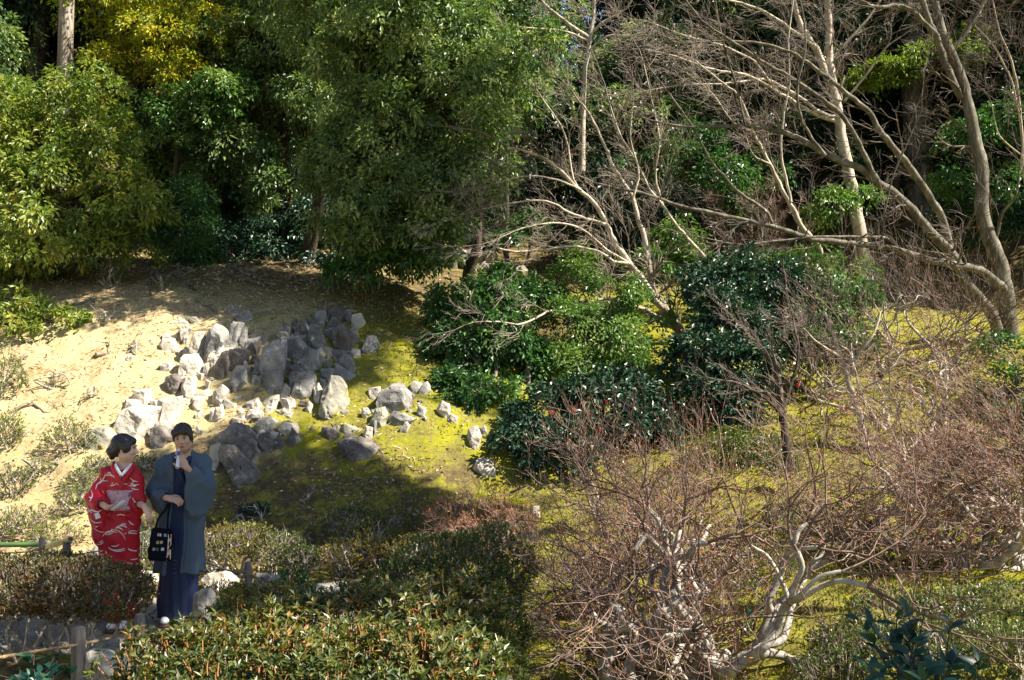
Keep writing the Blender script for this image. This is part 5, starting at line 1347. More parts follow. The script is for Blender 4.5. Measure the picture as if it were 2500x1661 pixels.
# the crooked bushes of the lower middle and the right
fork_bush('bare_bush', 'large bare bush with crooked grey stems and orange tips in the lower middle', [gp(1690, 8.05, -.05), gp(1770, 8.2, -.05)], 401, .54, depth=7, ratio=.84, stems=6, r0=.060, el=(.1, .8), crook=.26, ang=.52, three=.45)
fork_bush('bare_bush', 'contorted bare bush with pale looping stems cut by the bottom edge', [gp(1540, 7.6, -.05)], 402, .38, depth=6, ratio=.80, stems=5, r0=.052, el=(.15, .9), crook=.40, ang=.55)
fork_bush('bare_bush', 'dense dome of pinkish bare twigs with orange tips behind the crooked grey bush', [gp(1490, 10.2, -.05), gp(1690, 10.3, -.05)], 411, .40, depth=7, ratio=.83, stems=6, r0=.032, el=(.2, .9), crook=.24, rt=.002)
fork_bush('bare_bush', 'wide bare bush with pale multi stemmed base at the right edge', [gp(2390, 10.4, -.05), gp(2470, 10.5, -.05)], 403, .52, depth=7, ratio=.84, stems=6, r0=.055, el=(.25, 1.0), lean=(-.05, 0, 0.0), crook=.26, rt=.002)
fork_bush('bare_bush', 'bare bush with orange tips in front of the little brown tree', [gp(2230, 12.6, -.05)], 413, .42, depth=6, ratio=.82, stems=6, r0=.034, el=(.3, 1.0), lean=(-.04, 0, 0), rt=.0024)
fork_bush('bare_bush', 'bare bush in the middle of the right side over the bright moss', [gp(2150, 15.2, -.05), gp(2300, 15.0, -.05), gp(2420, 15, -.05)], 404, .56, depth=6, ratio=.82, stems=4, r0=.038, el=(.5, 1.25), rt=.003)
fork_bush('bare_bush', 'purple brown twiggy bush in front of the thick grey trunk', [gp(2160, 18.2, -.05), gp(2320, 18, -.05)], 405, .62, depth=6, ratio=.82, stems=6, r0=.038, el=(.5, 1.3), rt=.0036, tw='twig_brown', lean=(.01, 0, .01))
fork_bush('bare_bush', 'thin bare bush between the dark camellia and the white sapling', [gp(2020, 16.6, -.05)], 414, .52, depth=5, ratio=.82, stems=6, r0=.03, el=(.5, 1.2), rt=.0034, tw='twig_brown')
fork_bush('bare_bush', 'small bare shrub fanning left at the edge of the shaded slope', [gp(1215, 11.9, -.03)], 407, .21, depth=7, ratio=.80, stems=6, r0=.016, el=(.2, .9), lean=(-.03, 0, 0), rt=.002)
bare_bush('bare_bush', 'rounded brown twiggy bush behind the low maple limb', gp(1850, 23.0, -.05),
    [B(1830, 490, 23, .9, .3), B(1920, 530, 22.8, .7, .3), B(1750, 520, 23, .6, .25)], 406, stems=10, r0=0.03, n1=8, n2=6, n3=6, rt=0.0035, l3=0.22, tw='twig_red', budn=0.3)
bare_tree('bare_tree', 'crooked little tree with a straight brown trunk on the bright moss', [
    ([(1928, 1150), (1920, 1080), (1908, 1010), (1905, 960)], .052, .04, 12.8, 12.9),
    ([(1908, 1010), (1880, 980), (1850, 960), (1810, 940)], .035, .012, 12.8, 12.6), ([(1905, 960), (1890, 900), (1860, 850), (1830, 820)], .035, .010, 12.9, 13), ([(1908, 1000), (1935, 930), (1950, 860), (1940, 800)], .03, .010, 12.9, 13.1)],
    None, M['bark_dark'], M['twig_brown'], 309, shoots=14, slen=.6, group='small bare trees', rt=.003)
bare_tree('bare_tree', 'white leaning sapling trunk among the bare bushes on the right', [
    ([(2112, 1090), (2098, 1010), (2080, 960), (2062, 900), (2050, 870), (2030, 800), (2010, 760)], .05, .02, 14.2, 14.6), ([(2062, 900), (2110, 850), (2140, 800), (2150, 760)], .025, .01, 14.4, 14.6), ([(2050, 870), (2000, 840), (1960, 800)], .02, .008, 14.4, 14.2)],
    None, M['bark_pale'], M['twig_brown'], 310, shoots=12, slen=.6, group='small bare trees', rt=.003)

# ------------------------------------------------------------------ clipped azaleas
def azalea(name, label, blobs, seed, mat, spacing=0.05, L=0.034, Wd=0.012, per=6, base=None, stemn=12, twig='twig_brown', group='clipped azaleas', down=0.5, rough=0.16, rosr=0.55, sr=0.006, cat='bush', sl=1.0):
    r = np.random.default_rng(seed)
    Bb = np.array(blobs, float)
    c = Bb[:, :3].mean(0)
    b0 = np.array([c[0], c[1], gz(c[0], c[1])]) if base is None else np.asarray(base, float)
    e = empty(name, b0, label, cat, group)
    C, O = blob_clumps(r, blobs, spacing, (0.84, 1.04), rough, down)
    ok = C[:, 2] > fast_ground(C[:, 0], C[:, 1]) + 0.05
    C, O = C[ok], O[ok]
    C = C + r.normal(size=C.shape) * spacing * 0.35
    D = unit(O + np.array([0, 0, 0.9]) + r.normal(size=O.shape) * 0.28)     # shoots turn up
    n = len(C)
    ref = unit(np.cross(D, rvec(r, n))); ref2 = np.cross(D, ref)
    idx = np.repeat(np.arange(n), per)
    a = (np.tile(np.arange(per), n) * 2.4 + np.repeat(r.random(n) * 6, per))
    ring = ref[idx] * np.cos(a)[:, None] + ref2[idx] * np.sin(a)[:, None]
    lift = r.uniform(0.15, 1.2, len(idx))[:, None]
    A = unit(ring * rosr + D[idx] * lift)
    P = C[idx] + D[idx] * (r.uniform(-0.9, 0.3, len(idx)) * L * 0.9)[:, None]
    low = fbm(C[:, 0] * 3, C[:, 1] * 3, C[:, 2] * 3, oct=2, seed=seed)
    rnd = np.clip(0.42 + 0.22 * low[idx] + 0.24 * r.normal(size=len(idx)), 0, 1)
    V, T, R = leaves(r, P, A, D[idx] + rvec(r, len(idx)) * .2, L, Wd, lv=0.4, rnd=rnd, fold=0.15, droop=0.06)
    mesh_obj('leaves', V, tris=T, mat=mat, parent=e, rnd=R)['kind'] = 'stuff'
    # shoots under the rosettes
    sel = np.nonzero(r.random(n) < 0.6)[0]
    sh = []
    for k in sel:
        ln = r.uniform(0.06, 0.16) * sl
        sh.append((np.array([C[k] - D[k] * ln + r.normal(size=3) * .012, C[k] - D[k] * ln * .5 + r.normal(size=3) * .006, C[k]]), np.array([sr * .6, sr * .5, sr * .4]), 2))
    tube_obj('shoots', sh, M[twig], e)['kind'] = 'stuff'
    # woody stems
    for k in range(stemn):
        b = Bb[k % len(Bb)]
        g0 = np.array([b[0] + r.uniform(-.3, .3) * b[3], b[1] + r.uniform(-.4, .2) * b[4], 0]); g0[2] = gz(g0[0], g0[1]) - .03
        d = rvec(r); d[2] = abs(d[2])
        t = b[:3] + d * b[3:] * 0.8
        P = smooth_path(np.array([g0, g0 * .6 + t * .4 + r.normal(size=3) * .07, g0 * .25 + t * .75 + r.normal(size=3) * .06, t]), 4)
        tube_obj('stem', [(P, np.linspace(sr * 2.4, sr * .9, len(P)), 6)] + side_shoots(r, P, np.linspace(sr * 2.4, sr * .9, len(P)), 6, length=.3, npts=5, wig=.3, lo=.35, sides=4), M['bush_wood'], e)
    return e
# foreground hedge
azalea('azalea_hedge', 'big foreground azalea hedge with green and russet leaves at the bottom', [
    B(480, 1640, 6.6, .45, .28, .45), B(640, 1590, 6.9, .55, .31, .5), B(840, 1570, 7.2, .6, .34, .5), B(1020, 1570, 7.2, .55, .38, .5), B(700, 1690, 6.2, .7, .32, .45), B(930, 1680, 6.4, .6, .34, .45), B(540, 1760, 6.1, .45, .3, .4), B(800, 1790, 5.9, .8, .35, .4), B(1110, 1540, 7.6, .33, .34, .4), B(1080, 1690, 6.5, .4, .34, .4)],
    501, M['leaf_azalea'], spacing=0.050, L=0.050, Wd=0.020, per=7, twig='twig_orange', stemn=40, sr=.007, down=.9, sl=1.7, rough=.30, rosr=.95)
azalea('azalea_hedge', 'dark clipped azalea hedge behind the foreground hedge', [B(1000, 1440, 8.6, .4, .22, .4), B(1090, 1390, 9, .45, .28, .4), B(1200, 1380, 9.3, .38, .32, .4), B(1150, 1450, 8.6, .42, .28, .4), B(1200, 1550, 7.7, .26, .26, .3), B(1190, 1640, 7.1, .26, .24, .3)],
    502, M['leaf_azalea_green'], spacing=0.045, L=0.036, Wd=0.013, per=7, stemn=20)
azalea('azalea_hedge', 'reddish clipped azalea bush in front of the woman in red', [B(60, 1430, 8.7, .5, .22, .45), B(200, 1440, 8.6, .45, .22, .4), B(285, 1450, 8.4, .26, .2, .35), B(-80, 1430, 8.8, .5, .25, .45), B(120, 1400, 9.0, .45, .14, .4)],
    503, M['leaf_azalea_red'], spacing=0.034, L=0.027, Wd=0.012, per=7, stemn=16, down=.6)
# row at the foot of the slope
ROW = [
    ([B(540, 1330, 11.6, .32, .19, .35), B(600, 1320, 11.7, .28, .18, .3)], 'leaf_azalea_gold', 'golden brown clipped azalea right beside the grey coat'),
    ([B(680, 1345, 11.6, .30, .20, .3), B(735, 1370, 11.3, .2, .14, .25)], 'leaf_azalea_green', 'olive green clipped azalea behind the short rope post'),
    ([B(840, 1355, 11.6, .28, .14, .3), B(920, 1345, 11.6, .25, .12, .25)], 'leaf_azalea_gold', 'low yellowish azalea on bare white stems'),
    ([B(1010, 1340, 11.6, .3, .15, .3), B(930, 1320, 11.9, .3, .12, .3)], 'leaf_azalea_gold', 'low yellowish azalea next to the dark clipped hedge'),
    ([B(860, 1275, 12.6, .38, .13, .3), B(960, 1280, 12.5, .35, .14, .3)], 'leaf_azalea_green', 'flat dark green azalea at the foot of the mossy slope'),
    ([B(1090, 1300, 12.3, .35, .13, .3)], 'leaf_azalea_gold', 'flat orange tinged azalea below the small bare shrub'),
    ([B(380, 1330, 11.6, .2, .17, .25), B(345, 1370, 11.4, .2, .15, .2)], 'leaf_azalea_green', 'dark clipped azalea between the two people'),
    ([B(1960, 1270, 11.2, .42, .16, .4), B(2060, 1290, 11, .3, .14, .3)], 'leaf_azalea_green', 'round yellow green azalea behind the right end of the big bare bush'),
    ([B(2200, 1510, 8.3, .4, .18, .4), B(2350, 1520, 8.1, .45, .22, .4), B(2470, 1500, 8.2, .4, .24, .4), B(2080, 1580, 7.8, .3, .16, .3), B(2250, 1620, 7.4, .5, .26, .4), B(2450, 1640, 7.2, .5, .3, .4), B(2050, 1650, 7.3, .3, .16, .3)], 'leaf_azalea_green', 'wide low azalea carpet in the lower right corner'),
    ([B(1750, 1420, 9.8, .35, .14, .3), B(1850, 1380, 10.2, .35, .14, .3)], 'leaf_azalea_green', 'azalea glimpsed through the big bare bush'),
]
for k, (bl, mt, lab) in enumerate(ROW):
    azalea('azalea_bush', lab, bl, 520 + k, M[mt], spacing=0.042 if k != 8 else 0.038, L=0.026, Wd=0.011, per=7, stemn=9 if k != 8 else 20, down=.35, sr=.006)
# tufts and seedlings on the sandy slope
TUFT = [((175, 1095), .30, .19, 'leaf_tuft', 'pale rounded shrub on the sandy slope left of the woman'), ((30, 1205), .26, .17, 'leaf_azalea_green', 'small spreading shrub on the slope at the left edge'), ((200, 1190), .20, .12, 'leaf_tuft', 'pale low tuft left of the red shoulder'), ((240, 1150), .18, .10, 'leaf_tuft', 'thin pale tuft under the flat topped stone'),
        ((352, 1148), .18, .11, 'leaf_azalea_green', 'dark green tuft between the two heads'), ((190, 1245), .26, .17, 'leaf_tuft', 'rounded straw green bush left of the red sleeve'), ((60, 1310), .34, .17, 'leaf_tuft', 'yellow green bush behind the bamboo rail'), ((135, 945), .10, .09, 'leaf_azalea_green', 'tiny seedling in the middle of the sand'),
        ((226, 970), .08, .05, 'leaf_azalea_green', 'tiny round tuft above the pale rounded shrub'), ((325, 858), .08, .06, 'leaf_azalea_red', 'tiny reddish tuft high on the sand'), ((250, 785), .09, .05, 'leaf_azalea_green', 'tiny flat tuft below the wood edge'), ((100, 1160), .16, .10, 'leaf_tuft', 'straw coloured tuft near the left edge'), ((275, 695), .22, .2, 'leaf_azalea_green', 'leafy seedling at the root of the left tree'),
        ((10, 960), .25, .3, 'leaf_lime', 'lime green shrub cut by the left edge'), ((20, 1090), .2, .25, 'leaf_lime', 'lower lime green shrub cut by the left edge'), ((370, 1310), .16, .1, 'leaf_tuft', 'bright tuft seen between the two robes'), ((130, 1340), .3, .14, 'leaf_tuft', 'pale bush at the fence post'), ((400, 705), .14, .08, 'leaf_azalea_green', 'faint green weed on the shaded soil'), ((530, 690), .12, .07, 'leaf_azalea_green', 'second faint green weed on the shaded soil')]
for k, ((px, py), rx, rz, mt, lab) in enumerate(TUFT):
    p = G(px, py)
    azalea('small_shrub', lab, [(p[0], p[1], p[2] + rz * .75, rx, rx * .8, rz)], 560 + k, M[mt], spacing=0.042, L=0.028 if rx > .12 else .022, Wd=0.012, per=6, stemn=4, group='low shrubs on the slope', rough=.5, cat='shrub')
# little bonsai like camellia and ferns
p = G(612, 1285)
azalea('small_shrub', 'little dark green camellia seedling shaped like a bonsai', [(p[0] - .04, p[1], p[2] + .17, .13, .1, .06), (p[0] + .1, p[1], p[2] + .19, .12, .1, .06)], 590, M['leaf_laurel'], spacing=.05, L=.045, Wd=.02, per=6, stemn=4, group='low shrubs on the slope', cat='shrub')
p = W(720, 1425, 10.9)
azalea('small_shrub', 'bright green fern like plant beside the pale edging stones', [(p[0], p[1], p[2] - .02, .22, .2, .09)], 591, M['leaf_bright'], spacing=.06, L=.08, Wd=.02, per=6, stemn=3, group='low shrubs on the slope', cat='shrub')
azalea('small_shrub', 'yellow green creeping shrub at the foot of the short rope post', [B(540, 1450, 10.2, .3, .06, .3), B(650, 1445, 10.4, .3, .06, .3)], 592, M['leaf_azalea_gold'], spacing=.045, L=.03, Wd=.013, per=6, stemn=4, group='low shrubs on the slope', cat='shrub')

# ------------------------------------------------------------------ laurel saplings near the camera
def laurel(label, blobs, base, seed, n, L, Wd, stems):
    r = np.random.default_rng(seed)
    e = empty('laurel_sapling', base, label, 'shrub', 'laurel saplings')
    tw, Vs = [], []
    Bb = np.array(blobs, float)
    for k in range(stems):
        b = Bb[k % len(Bb)]
        d = rvec(r); t = b[:3] + d * b[3:] * r.uniform(.5, 1)
        P = smooth_path(np.array([base, base * .5 + t * .5 + r.normal(size=3) * .06 - [0, 0, .05], t]), 4)
        tw.append((P, np.linspace(.008, .003, len(P)), 5))
        m = n
        tt = r.uniform(.45, 1.0, m); f = tt * (len(P) - 1); i = np.minimum(f.astype(int), len(P) - 2); u = (f - i)[:, None]
        C = P[i] * (1 - u) + P[i + 1] * u
        tan = unit(P[i + 1] - P[i])
        A = unit(rvec(r, m) * [1, 1, .45] + tan * .6 + [0, 0, .05])
        Vs.append(leaves(r, C, A, np.tile([0, -.25, 1.0], (m, 1)) + r.normal(size=(m, 3)) * .3, L, Wd, lv=.3, fold=.12, droop=.18, big=True))
    V, T, R = join(Vs)
    mesh_obj('leaves', V, tris=T, mat=M['leaf_laurel'], parent=e, rnd=R, smooth=True)
    tube_obj('stem', tw, M['bark_dark'], e)
    return e
laurel('dark teal laurel sapling with large pointed leaves at the lower right', [B(2130, 1510, 6.1, .22, .08), B(2260, 1500, 6.1, .22, .08), B(2200, 1580, 5.9, .25, .09), B(2350, 1600, 5.8, .22, .08), B(2180, 1640, 5.7, .25, .08), B(2320, 1650, 5.7, .2, .08)], W(2230, 1760, 5.9), 601, 10, .105, .042, 20)
laurel('dark green broadleaf shrub in the lower left corner', [B(40, 1650, 6.4, .22, .08), B(130, 1640, 6.5, .2, .08), B(80, 1610, 6.8, .2, .06)], W(80, 1750, 6.5), 602, 10, .085, .04, 16)
laurel('dark green broadleaf shrub between the big bare bush and the moss', [B(1850, 1470, 8.8, .25, .1), B(1760, 1500, 8.6, .2, .08), B(1900, 1500, 8.6, .2, .08)], gp(1830, 8.8), 603, 8, .07, .03, 14)
# ------------------------------------------------------------------ fence posts, ropes and bamboo rails
def post(label, px, top, Y, rad, base_z=None, mat='post', tilt=0.0, h=None):
    t = W(px, top, Y)
    zb = gz(t[0], Y) - .15 if base_z is None else base_z
    bm = bmesh.new()
    r = np.random.default_rng(int(px))
    n, m = 18, 9
    rings = []
    hh = t[2] - zb
    for k in range(m + 2):
        z = zb + hh * min(k, m) / m
        s = 1.0 if k < m else 0.93
        if k == m + 1: z += .0; s = .80
        if k == m: z -= .006
        ring = []
        for j in range(n):
            a = 2 * PI * j / n
            w = 1 + .03 * math.sin(3 * a + px) + .025 * math.sin(7 * a + 1) + r.normal() * .006
            ring.append(bm.verts.new((rad * s * w * math.cos(a) + tilt * (z - zb), rad * s * w * math.sin(a), z - zb)))
        rings.append(ring)
    for k in range(m + 1):
        for j in range(n):
            bm.faces.new((rings[k][j], rings[k][(j + 1) % n], rings[k + 1][(j + 1) % n], rings[k + 1][j]))
    e = empty('fence_post', (t[0] - tilt * hh, Y, zb), label, 'post', 'fence posts')
    bm_obj('shaft', bm, M[mat], e, smooth=True)
    bm = bmesh.new()
    vs = [bm.verts.new((rad * .80 * math.cos(2 * PI * j / n) + tilt * hh, rad * .8 * math.sin(2 * PI * j / n), hh)) for j in range(n)]
    c = bm.verts.new((tilt * hh, 0, hh + .006))
    for j in range(n): bm.faces.new((vs[j], vs[(j + 1) % n], c))
    bm_obj('end_grain', bm, M['post_top'], e)
    return e
post('thick weathered corner post at the lower left', 192, 1532, 7.1, .045)
post('dark post half hidden by the foreground hedge', 340, 1500, 8.2, .040)
post('pale bamboo like post behind the dark half hidden post', 316, 1512, 8.5, .022, mat='bamboo_old')
post('leaning weathered post beside the green bamboo rail', 103, 1314, 10.1, .030, tilt=.02)
post('second short post just behind the leaning weathered post', 117, 1322, 10.4, .026)
post('short post carrying the cut end of the bamboo rail', 163, 1322, 9.95, .037)
post('short grey post with a knotted rope right of the man', 606, 1372, 10.3, .032)

def rope(label, pts, rad, mat='rope', sag=0.0, knot=None, group='guide ropes'):
    P = smooth_path(np.array(pts, float), 12)
    u = np.linspace(0, 1, len(P))
    P[:, 2] -= sag * 4 * u * (1 - u)
    d = unit(np.gradient(P, axis=0)); ref = np.array([0, 0.3, 1.0]); s = unit(np.cross(d, ref)); q = np.cross(s, d)
    L = np.r_[0, np.cumsum(np.linalg.norm(np.diff(P, axis=0), axis=1))]
    fine = np.linspace(0, L[-1], max(30, int(L[-1] / .008)))
    Pf = np.stack([np.interp(fine, L, P[:, i]) for i in range(3)], 1); sf = np.stack([np.interp(fine, L, s[:, i]) for i in range(3)], 1); qf = np.stack([np.interp(fine, L, q[:, i]) for i in range(3)], 1)
    strands = []
    for k in range(3):                       # three laid strands
        a = fine / (rad * 7) * 2 * PI / 2 + k * 2 * PI / 3
        strands.append((Pf + (sf * np.cos(a)[:, None] + qf * np.sin(a)[:, None]) * rad * .5, np.full(len(fine), rad * .58), 5))
    if len(strands[0][0]) > 400:
        pass
    o = tube_obj('rope', strands, M[mat])
    return tag(o, label, 'rope', group)
def knot(center, rad, rr, mat, parent_label, turns=3):
    ts = np.linspace(0, turns * 2 * PI, turns * 18)
    P = np.c_[center[0] + rad * np.cos(ts), center[1] + rad * np.sin(ts), center[2] + (ts / (2 * PI) - turns / 2) * rr * 1.7]
    o = tube_obj('rope_lashing', [(P, np.full(len(P), rr), 6)], M[mat])
    return tag(o, parent_label, 'rope', 'rope lashings')
rope('brown rope running left from the thick corner post', [W(-60, 1616, 6.6), W(90, 1590, 6.85), W(188, 1575, 7.06)], .010)
rope('brown rope running from the thick corner post up behind the hedge', [W(200, 1572, 7.12), W(260, 1560, 7.6), W(318, 1545, 8.2)], .010)
rope('thin rope between the leaning post and the left edge', [W(-60, 1354, 10.3), W(50, 1349, 10.2), W(103, 1341, 10.08)], .007, 'rope_dark')
rope('slack rope falling from the leaning post into the azalea', [W(105, 1342, 10.06), W(150, 1362, 9.8), W(215, 1392, 9.5)], .008)
rope('thin rope from the bamboo end post behind the woman in red', [W(165, 1350, 9.93), W(190, 1354, 10), W(240, 1346, 10.2), W(330, 1338, 10.4), W(400, 1342, 10.4)], .007, 'rope_dark')
rope('rope hanging from the man side to the knotted short post', [W(430, 1342, 10.4), W(500, 1372, 10.35), W(560, 1394, 10.3), W(602, 1400, 10.27)], .009, 'rope_dark')
rope('rope dropping from the knotted short post to the right', [W(608, 1398, 10.27), W(630, 1414, 10.3), W(655, 1436, 10.4), W(700, 1452, 10.5)], .010, 'rope_dark')
knot(W(605, 1399, 10.3), .040, .009, 'rope_dark', 'rope knotted round the short grey post')
knot(W(163, 1352, 9.95), .044, .007, 'rope_dark', 'rope lashed round the bamboo end post')

def bamboo(label, a, b, rad, mat, nodes, cut=False):
    a, b = np.array(a, float), np.array(b, float)
    n = 60
    t = np.linspace(0, 1, n)
    R_ = np.full(n, rad)
    for nd in nodes:
        R_ += rad * .13 * np.exp(-((t - nd) / .012) ** 2)
    P = a + (b - a) * t[:, None]
    e = empty('bamboo_rail', a, label, 'rail', 'bamboo rails')
    tube_obj('culm', [(P, R_, 16)], M[mat], e)
    d = unit(b - a)
    s = unit(np.cross(d, [0, 0, 1])); q = np.cross(s, d)
    bm = bmesh.new()
    off = b - a
    vs = [bm.verts.new(off + (s * math.cos(k * PI / 8) + q * math.sin(k * PI / 8)) * rad) for k in range(16)]
    vi = [bm.verts.new(off + (s * math.cos(k * PI / 8) + q * math.sin(k * PI / 8)) * rad * .72) for k in range(16)]
    vd = [bm.verts.new(off - d * .03 + (s * math.cos(k * PI / 8) + q * math.sin(k * PI / 8)) * rad * .7) for k in range(16)]
    for k in range(16):
        j = (k + 1) % 16
        bm.faces.new((vs[k], vs[j], vi[j], vi[k])); bm.faces.new((vi[k], vi[j], vd[j], vd[k]))
    bm.faces.new(vd)
    bm_obj('cut_end', bm, M['bamboo_cut'], e)
    return e
bamboo('long green bamboo rail entering from the left edge', W(-260, 1332, 10.2), W(99, 1330, 10.2), .023, 'bamboo', [.2, .55, .72])
bamboo('short aged bamboo rail with a round cut end facing out', W(112, 1336, 10.4), W(172, 1317, 9.86), .026, 'bamboo_old', [.45])
# ------------------------------------------------------------------ people: bodies and clothes as smooth solids
class Solid:
    def __init__(s, lo, hi, h):
        s.lo = np.array(lo, float); s.h = h
        s.n = np.ceil((np.array(hi, float) - s.lo) / h).astype(int) + 1
        s.F = np.full(s.n, 1.0, np.float32)
    def win(s, lo, hi, pad):
        a = np.clip(np.floor((np.asarray(lo) - pad - s.lo) / s.h).astype(int), 0, s.n - 1)
        b = np.clip(np.ceil((np.asarray(hi) + pad - s.lo) / s.h).astype(int) + 1, 1, s.n)
        sl = tuple(slice(i, j) for i, j in zip(a, b))
        g = [s.lo[i] + s.h * np.arange(a[i], b[i]) for i in range(3)]
        X, Y, Z = np.meshgrid(*g, indexing='ij')
        return sl, np.stack([X, Y, Z], -1)
    def put(s, sl, d, k, sub=False):
        f = s.F[sl]
        if sub: d = -d
        if not sub:
            if k > 0:
                t = np.clip(0.5 + 0.5 * (f - d) / k, 0, 1)
                s.F[sl] = f * (1 - t) + d * t - k * t * (1 - t)
            else: s.F[sl] = np.minimum(f, d)
        else:
            if k > 0:
                t = np.clip(0.5 - 0.5 * (f - d) / k, 0, 1)
                s.F[sl] = f * (1 - t) + d * t + k * t * (1 - t)
            else: s.F[sl] = np.maximum(f, d)
    def cone(s, a, b, ra, rb, k=0.02, sc=(1, 1, 1), sub=False):
        """rounded cone from a to b; sc squashes it about its axis (per world axis)"""
        a = np.array(a, float); b = np.array(b, float); S = np.array(sc, float)
        m = max(ra, rb) * S.max()
        sl, P = s.win(np.minimum(a, b) - m, np.maximum(a, b) + m, k + 3 * s.h)
        A, Bq, Q = a / S, b / S, P / S
        ab = Bq - A
        t = np.clip(((Q - A) @ ab) / max(ab @ ab, 1e-9), 0, 1)
        d = np.linalg.norm(Q - A - t[..., None] * ab, axis=-1) - (ra + (rb - ra) * t)
        s.put(sl, d * S.min(), k, sub)
    def chain(s, pts, radii, k=0.02, sc=(1, 1, 1)):
        for i in range(len(pts) - 1):
            s.cone(pts[i], pts[i + 1], radii[i], radii[i + 1], k, sc)
    def ball(s, c, r, k=0.015, rot=None, sub=False):
        c = np.array(c, float); r = np.broadcast_to(np.array(r, float), (3,))
        sl, P = s.win(c - r.max(), c + r.max(), k + 3 * s.h)
        Q = P - c
        if rot is not None: Q = Q @ np.array(rot)          # columns of rot are the local axes
        q = Q / r
        l = np.linalg.norm(q, axis=-1); g = np.linalg.norm(q / r, axis=-1)
        d = l * (l - 1) / np.maximum(g, 1e-6)
        s.put(sl, np.clip(d, -1, 1), k, sub)
    def box(s, c, hs, k=0.01, rot=None, rd=0.01, sub=False):
        c = np.array(c, float); hs = np.array(hs, float)
        m = np.linalg.norm(hs)
        sl, P = s.win(c - m, c + m, k + 3 * s.h)
        Q = P - c
        if rot is not None: Q = Q @ np.array(rot)
        q = np.abs(Q) - hs + rd
        d = np.linalg.norm(np.maximum(q, 0), axis=-1) + np.minimum(q.max(-1), 0) - rd
        s.put(sl, d, k, sub)
    def below(s, z):
        zz = s.lo[2] + s.h * np.arange(s.n[2])
        s.F = np.maximum(s.F, (z - zz)[None, None, :]).astype(np.float32)
    def ripple(s, fn):
        """displace the surface by fn(x, y, z) in metres"""
        m = np.abs(s.F) < 0.06
        i = np.nonzero(m)
        P = [s.lo[a] + s.h * i[a] for a in range(3)]
        s.F[m] -= fn(*P).astype(np.float32)
    def mesh(s):
        F = s.F
        sg = F < 0
        c = np.zeros(np.array(F.shape) - 1, np.int8)
        for dx in (0, 1):
            for dy in (0, 1):
                for dz in (0, 1):
                    c += sg[dx:F.shape[0] - 1 + dx, dy:F.shape[1] - 1 + dy, dz:F.shape[2] - 1 + dz]
        act = (c > 0) & (c < 8)
        ci = np.argwhere(act)
        idx = np.full(act.shape, -1, np.int64); idx[act] = np.arange(len(ci))
        acc = np.zeros((len(ci), 3)); cnt = np.zeros(len(ci))
        corners = [(x, y, z) for x in (0, 1) for y in (0, 1) for z in (0, 1)]
        for a in corners:
            for ax in range(3):
                if a[ax] == 0:
                    b = list(a); b[ax] = 1
                    fa = F[ci[:, 0] + a[0], ci[:, 1] + a[1], ci[:, 2] + a[2]]; fb = F[ci[:, 0] + b[0], ci[:, 1] + b[1], ci[:, 2] + b[2]]
                    m = (fa < 0) != (fb < 0)
                    t = np.where(m, fa / np.where(m, fa - fb, 1), 0)
                    p = np.tile(np.array(a, float), (len(ci), 1)); p[:, ax] += t
                    acc[m] += p[m]; cnt[m] += 1
        V = s.lo + (ci + acc / cnt[:, None]) * s.h
        quads = []
        for ax in range(3):
            o1, o2 = (ax + 1) % 3, (ax + 2) % 3
            sl0 = [slice(None)] * 3; sl1 = [slice(None)] * 3
            sl0[ax] = slice(0, -1); sl1[ax] = slice(1, None)
            ch = sg[tuple(sl0)] != sg[tuple(sl1)]
            e = np.argwhere(ch)
            ok = (e[:, o1] > 0) & (e[:, o2] > 0) & (e[:, o1] < act.shape[o1]) & (e[:, o2] < act.shape[o2])
            e = e[ok]
            def at(d1, d2):
                q = e.copy(); q[:, o1] -= d1; q[:, o2] -= d2
                return idx[q[:, 0], q[:, 1], q[:, 2]]
            q = np.stack([at(1, 1), at(0, 1), at(0, 0), at(1, 0)], -1)
            fl = ~sg[e[:, 0], e[:, 1], e[:, 2]]
            q[fl] = q[fl][:, ::-1]
            quads.append(q[(q >= 0).all(1)])
        return V, np.vstack(quads)

def solid_obj(name, S, mat, origin, parent=None, keep=None):
    V, Q = S.mesh()
    if keep is not None: V, Q = keep(V, Q)
    me = mesh_data(name, V, quads=Q, smooth=True)
    me.materials.append(mat)
    o = bpy.data.objects.new(name, me)
    link(o, parent)
    if parent is None: o.location = origin
    md = o.modifiers.new('decimate', 'DECIMATE'); md.ratio = .42
    dg = bpy.context.evaluated_depsgraph_get()
    me2 = bpy.data.meshes.new_from_object(o.evaluated_get(dg))
    o.modifiers.clear(); o.data = me2; me2.name = name
    bpy.data.meshes.remove(me)
    return o

M['skin'] = plain_mat('skin', (0.56, 0.34, 0.235), 0.5, 0.35, var=.05)
M['skin_light'] = plain_mat('skin_light', (0.62, 0.40, 0.29), 0.5, 0.35, var=.05)
M['hair_dark'] = noise_mat('hair_dark', [(0.3, (0.012, 0.008, 0.007)), (0.7, (0.05, 0.034, 0.028))], 40, 4, 0.42, 0.5, 0.01, stretch=(1, 1, .12), spec=.5)
M['hair_black'] = noise_mat('hair_black', [(0.3, (0.006, 0.006, 0.008)), (0.7, (0.028, 0.026, 0.030))], 40, 4, 0.38, 0.5, 0.01, stretch=(1, .3, .3), spec=.5)
M['haori'] = plain_mat('grey_blue_wool', (0.080, 0.112, 0.150), 0.85, 0.15, .35, 420, .10, 4)
M['navy'] = plain_mat('navy_silk', (0.014, 0.026, 0.075), 0.6, 0.3, .2, 400, .15, 4)
M['red_silk'] = plain_mat('red_silk', (0.46, 0.008, 0.022), 0.5, 0.35, .12, 400, .08, 4)
M['white_print'] = plain_mat('white_print', (0.78, 0.66, 0.66), 0.6)
M['gold_print'] = plain_mat('gold_print', (0.66, 0.46, 0.22), 0.6)
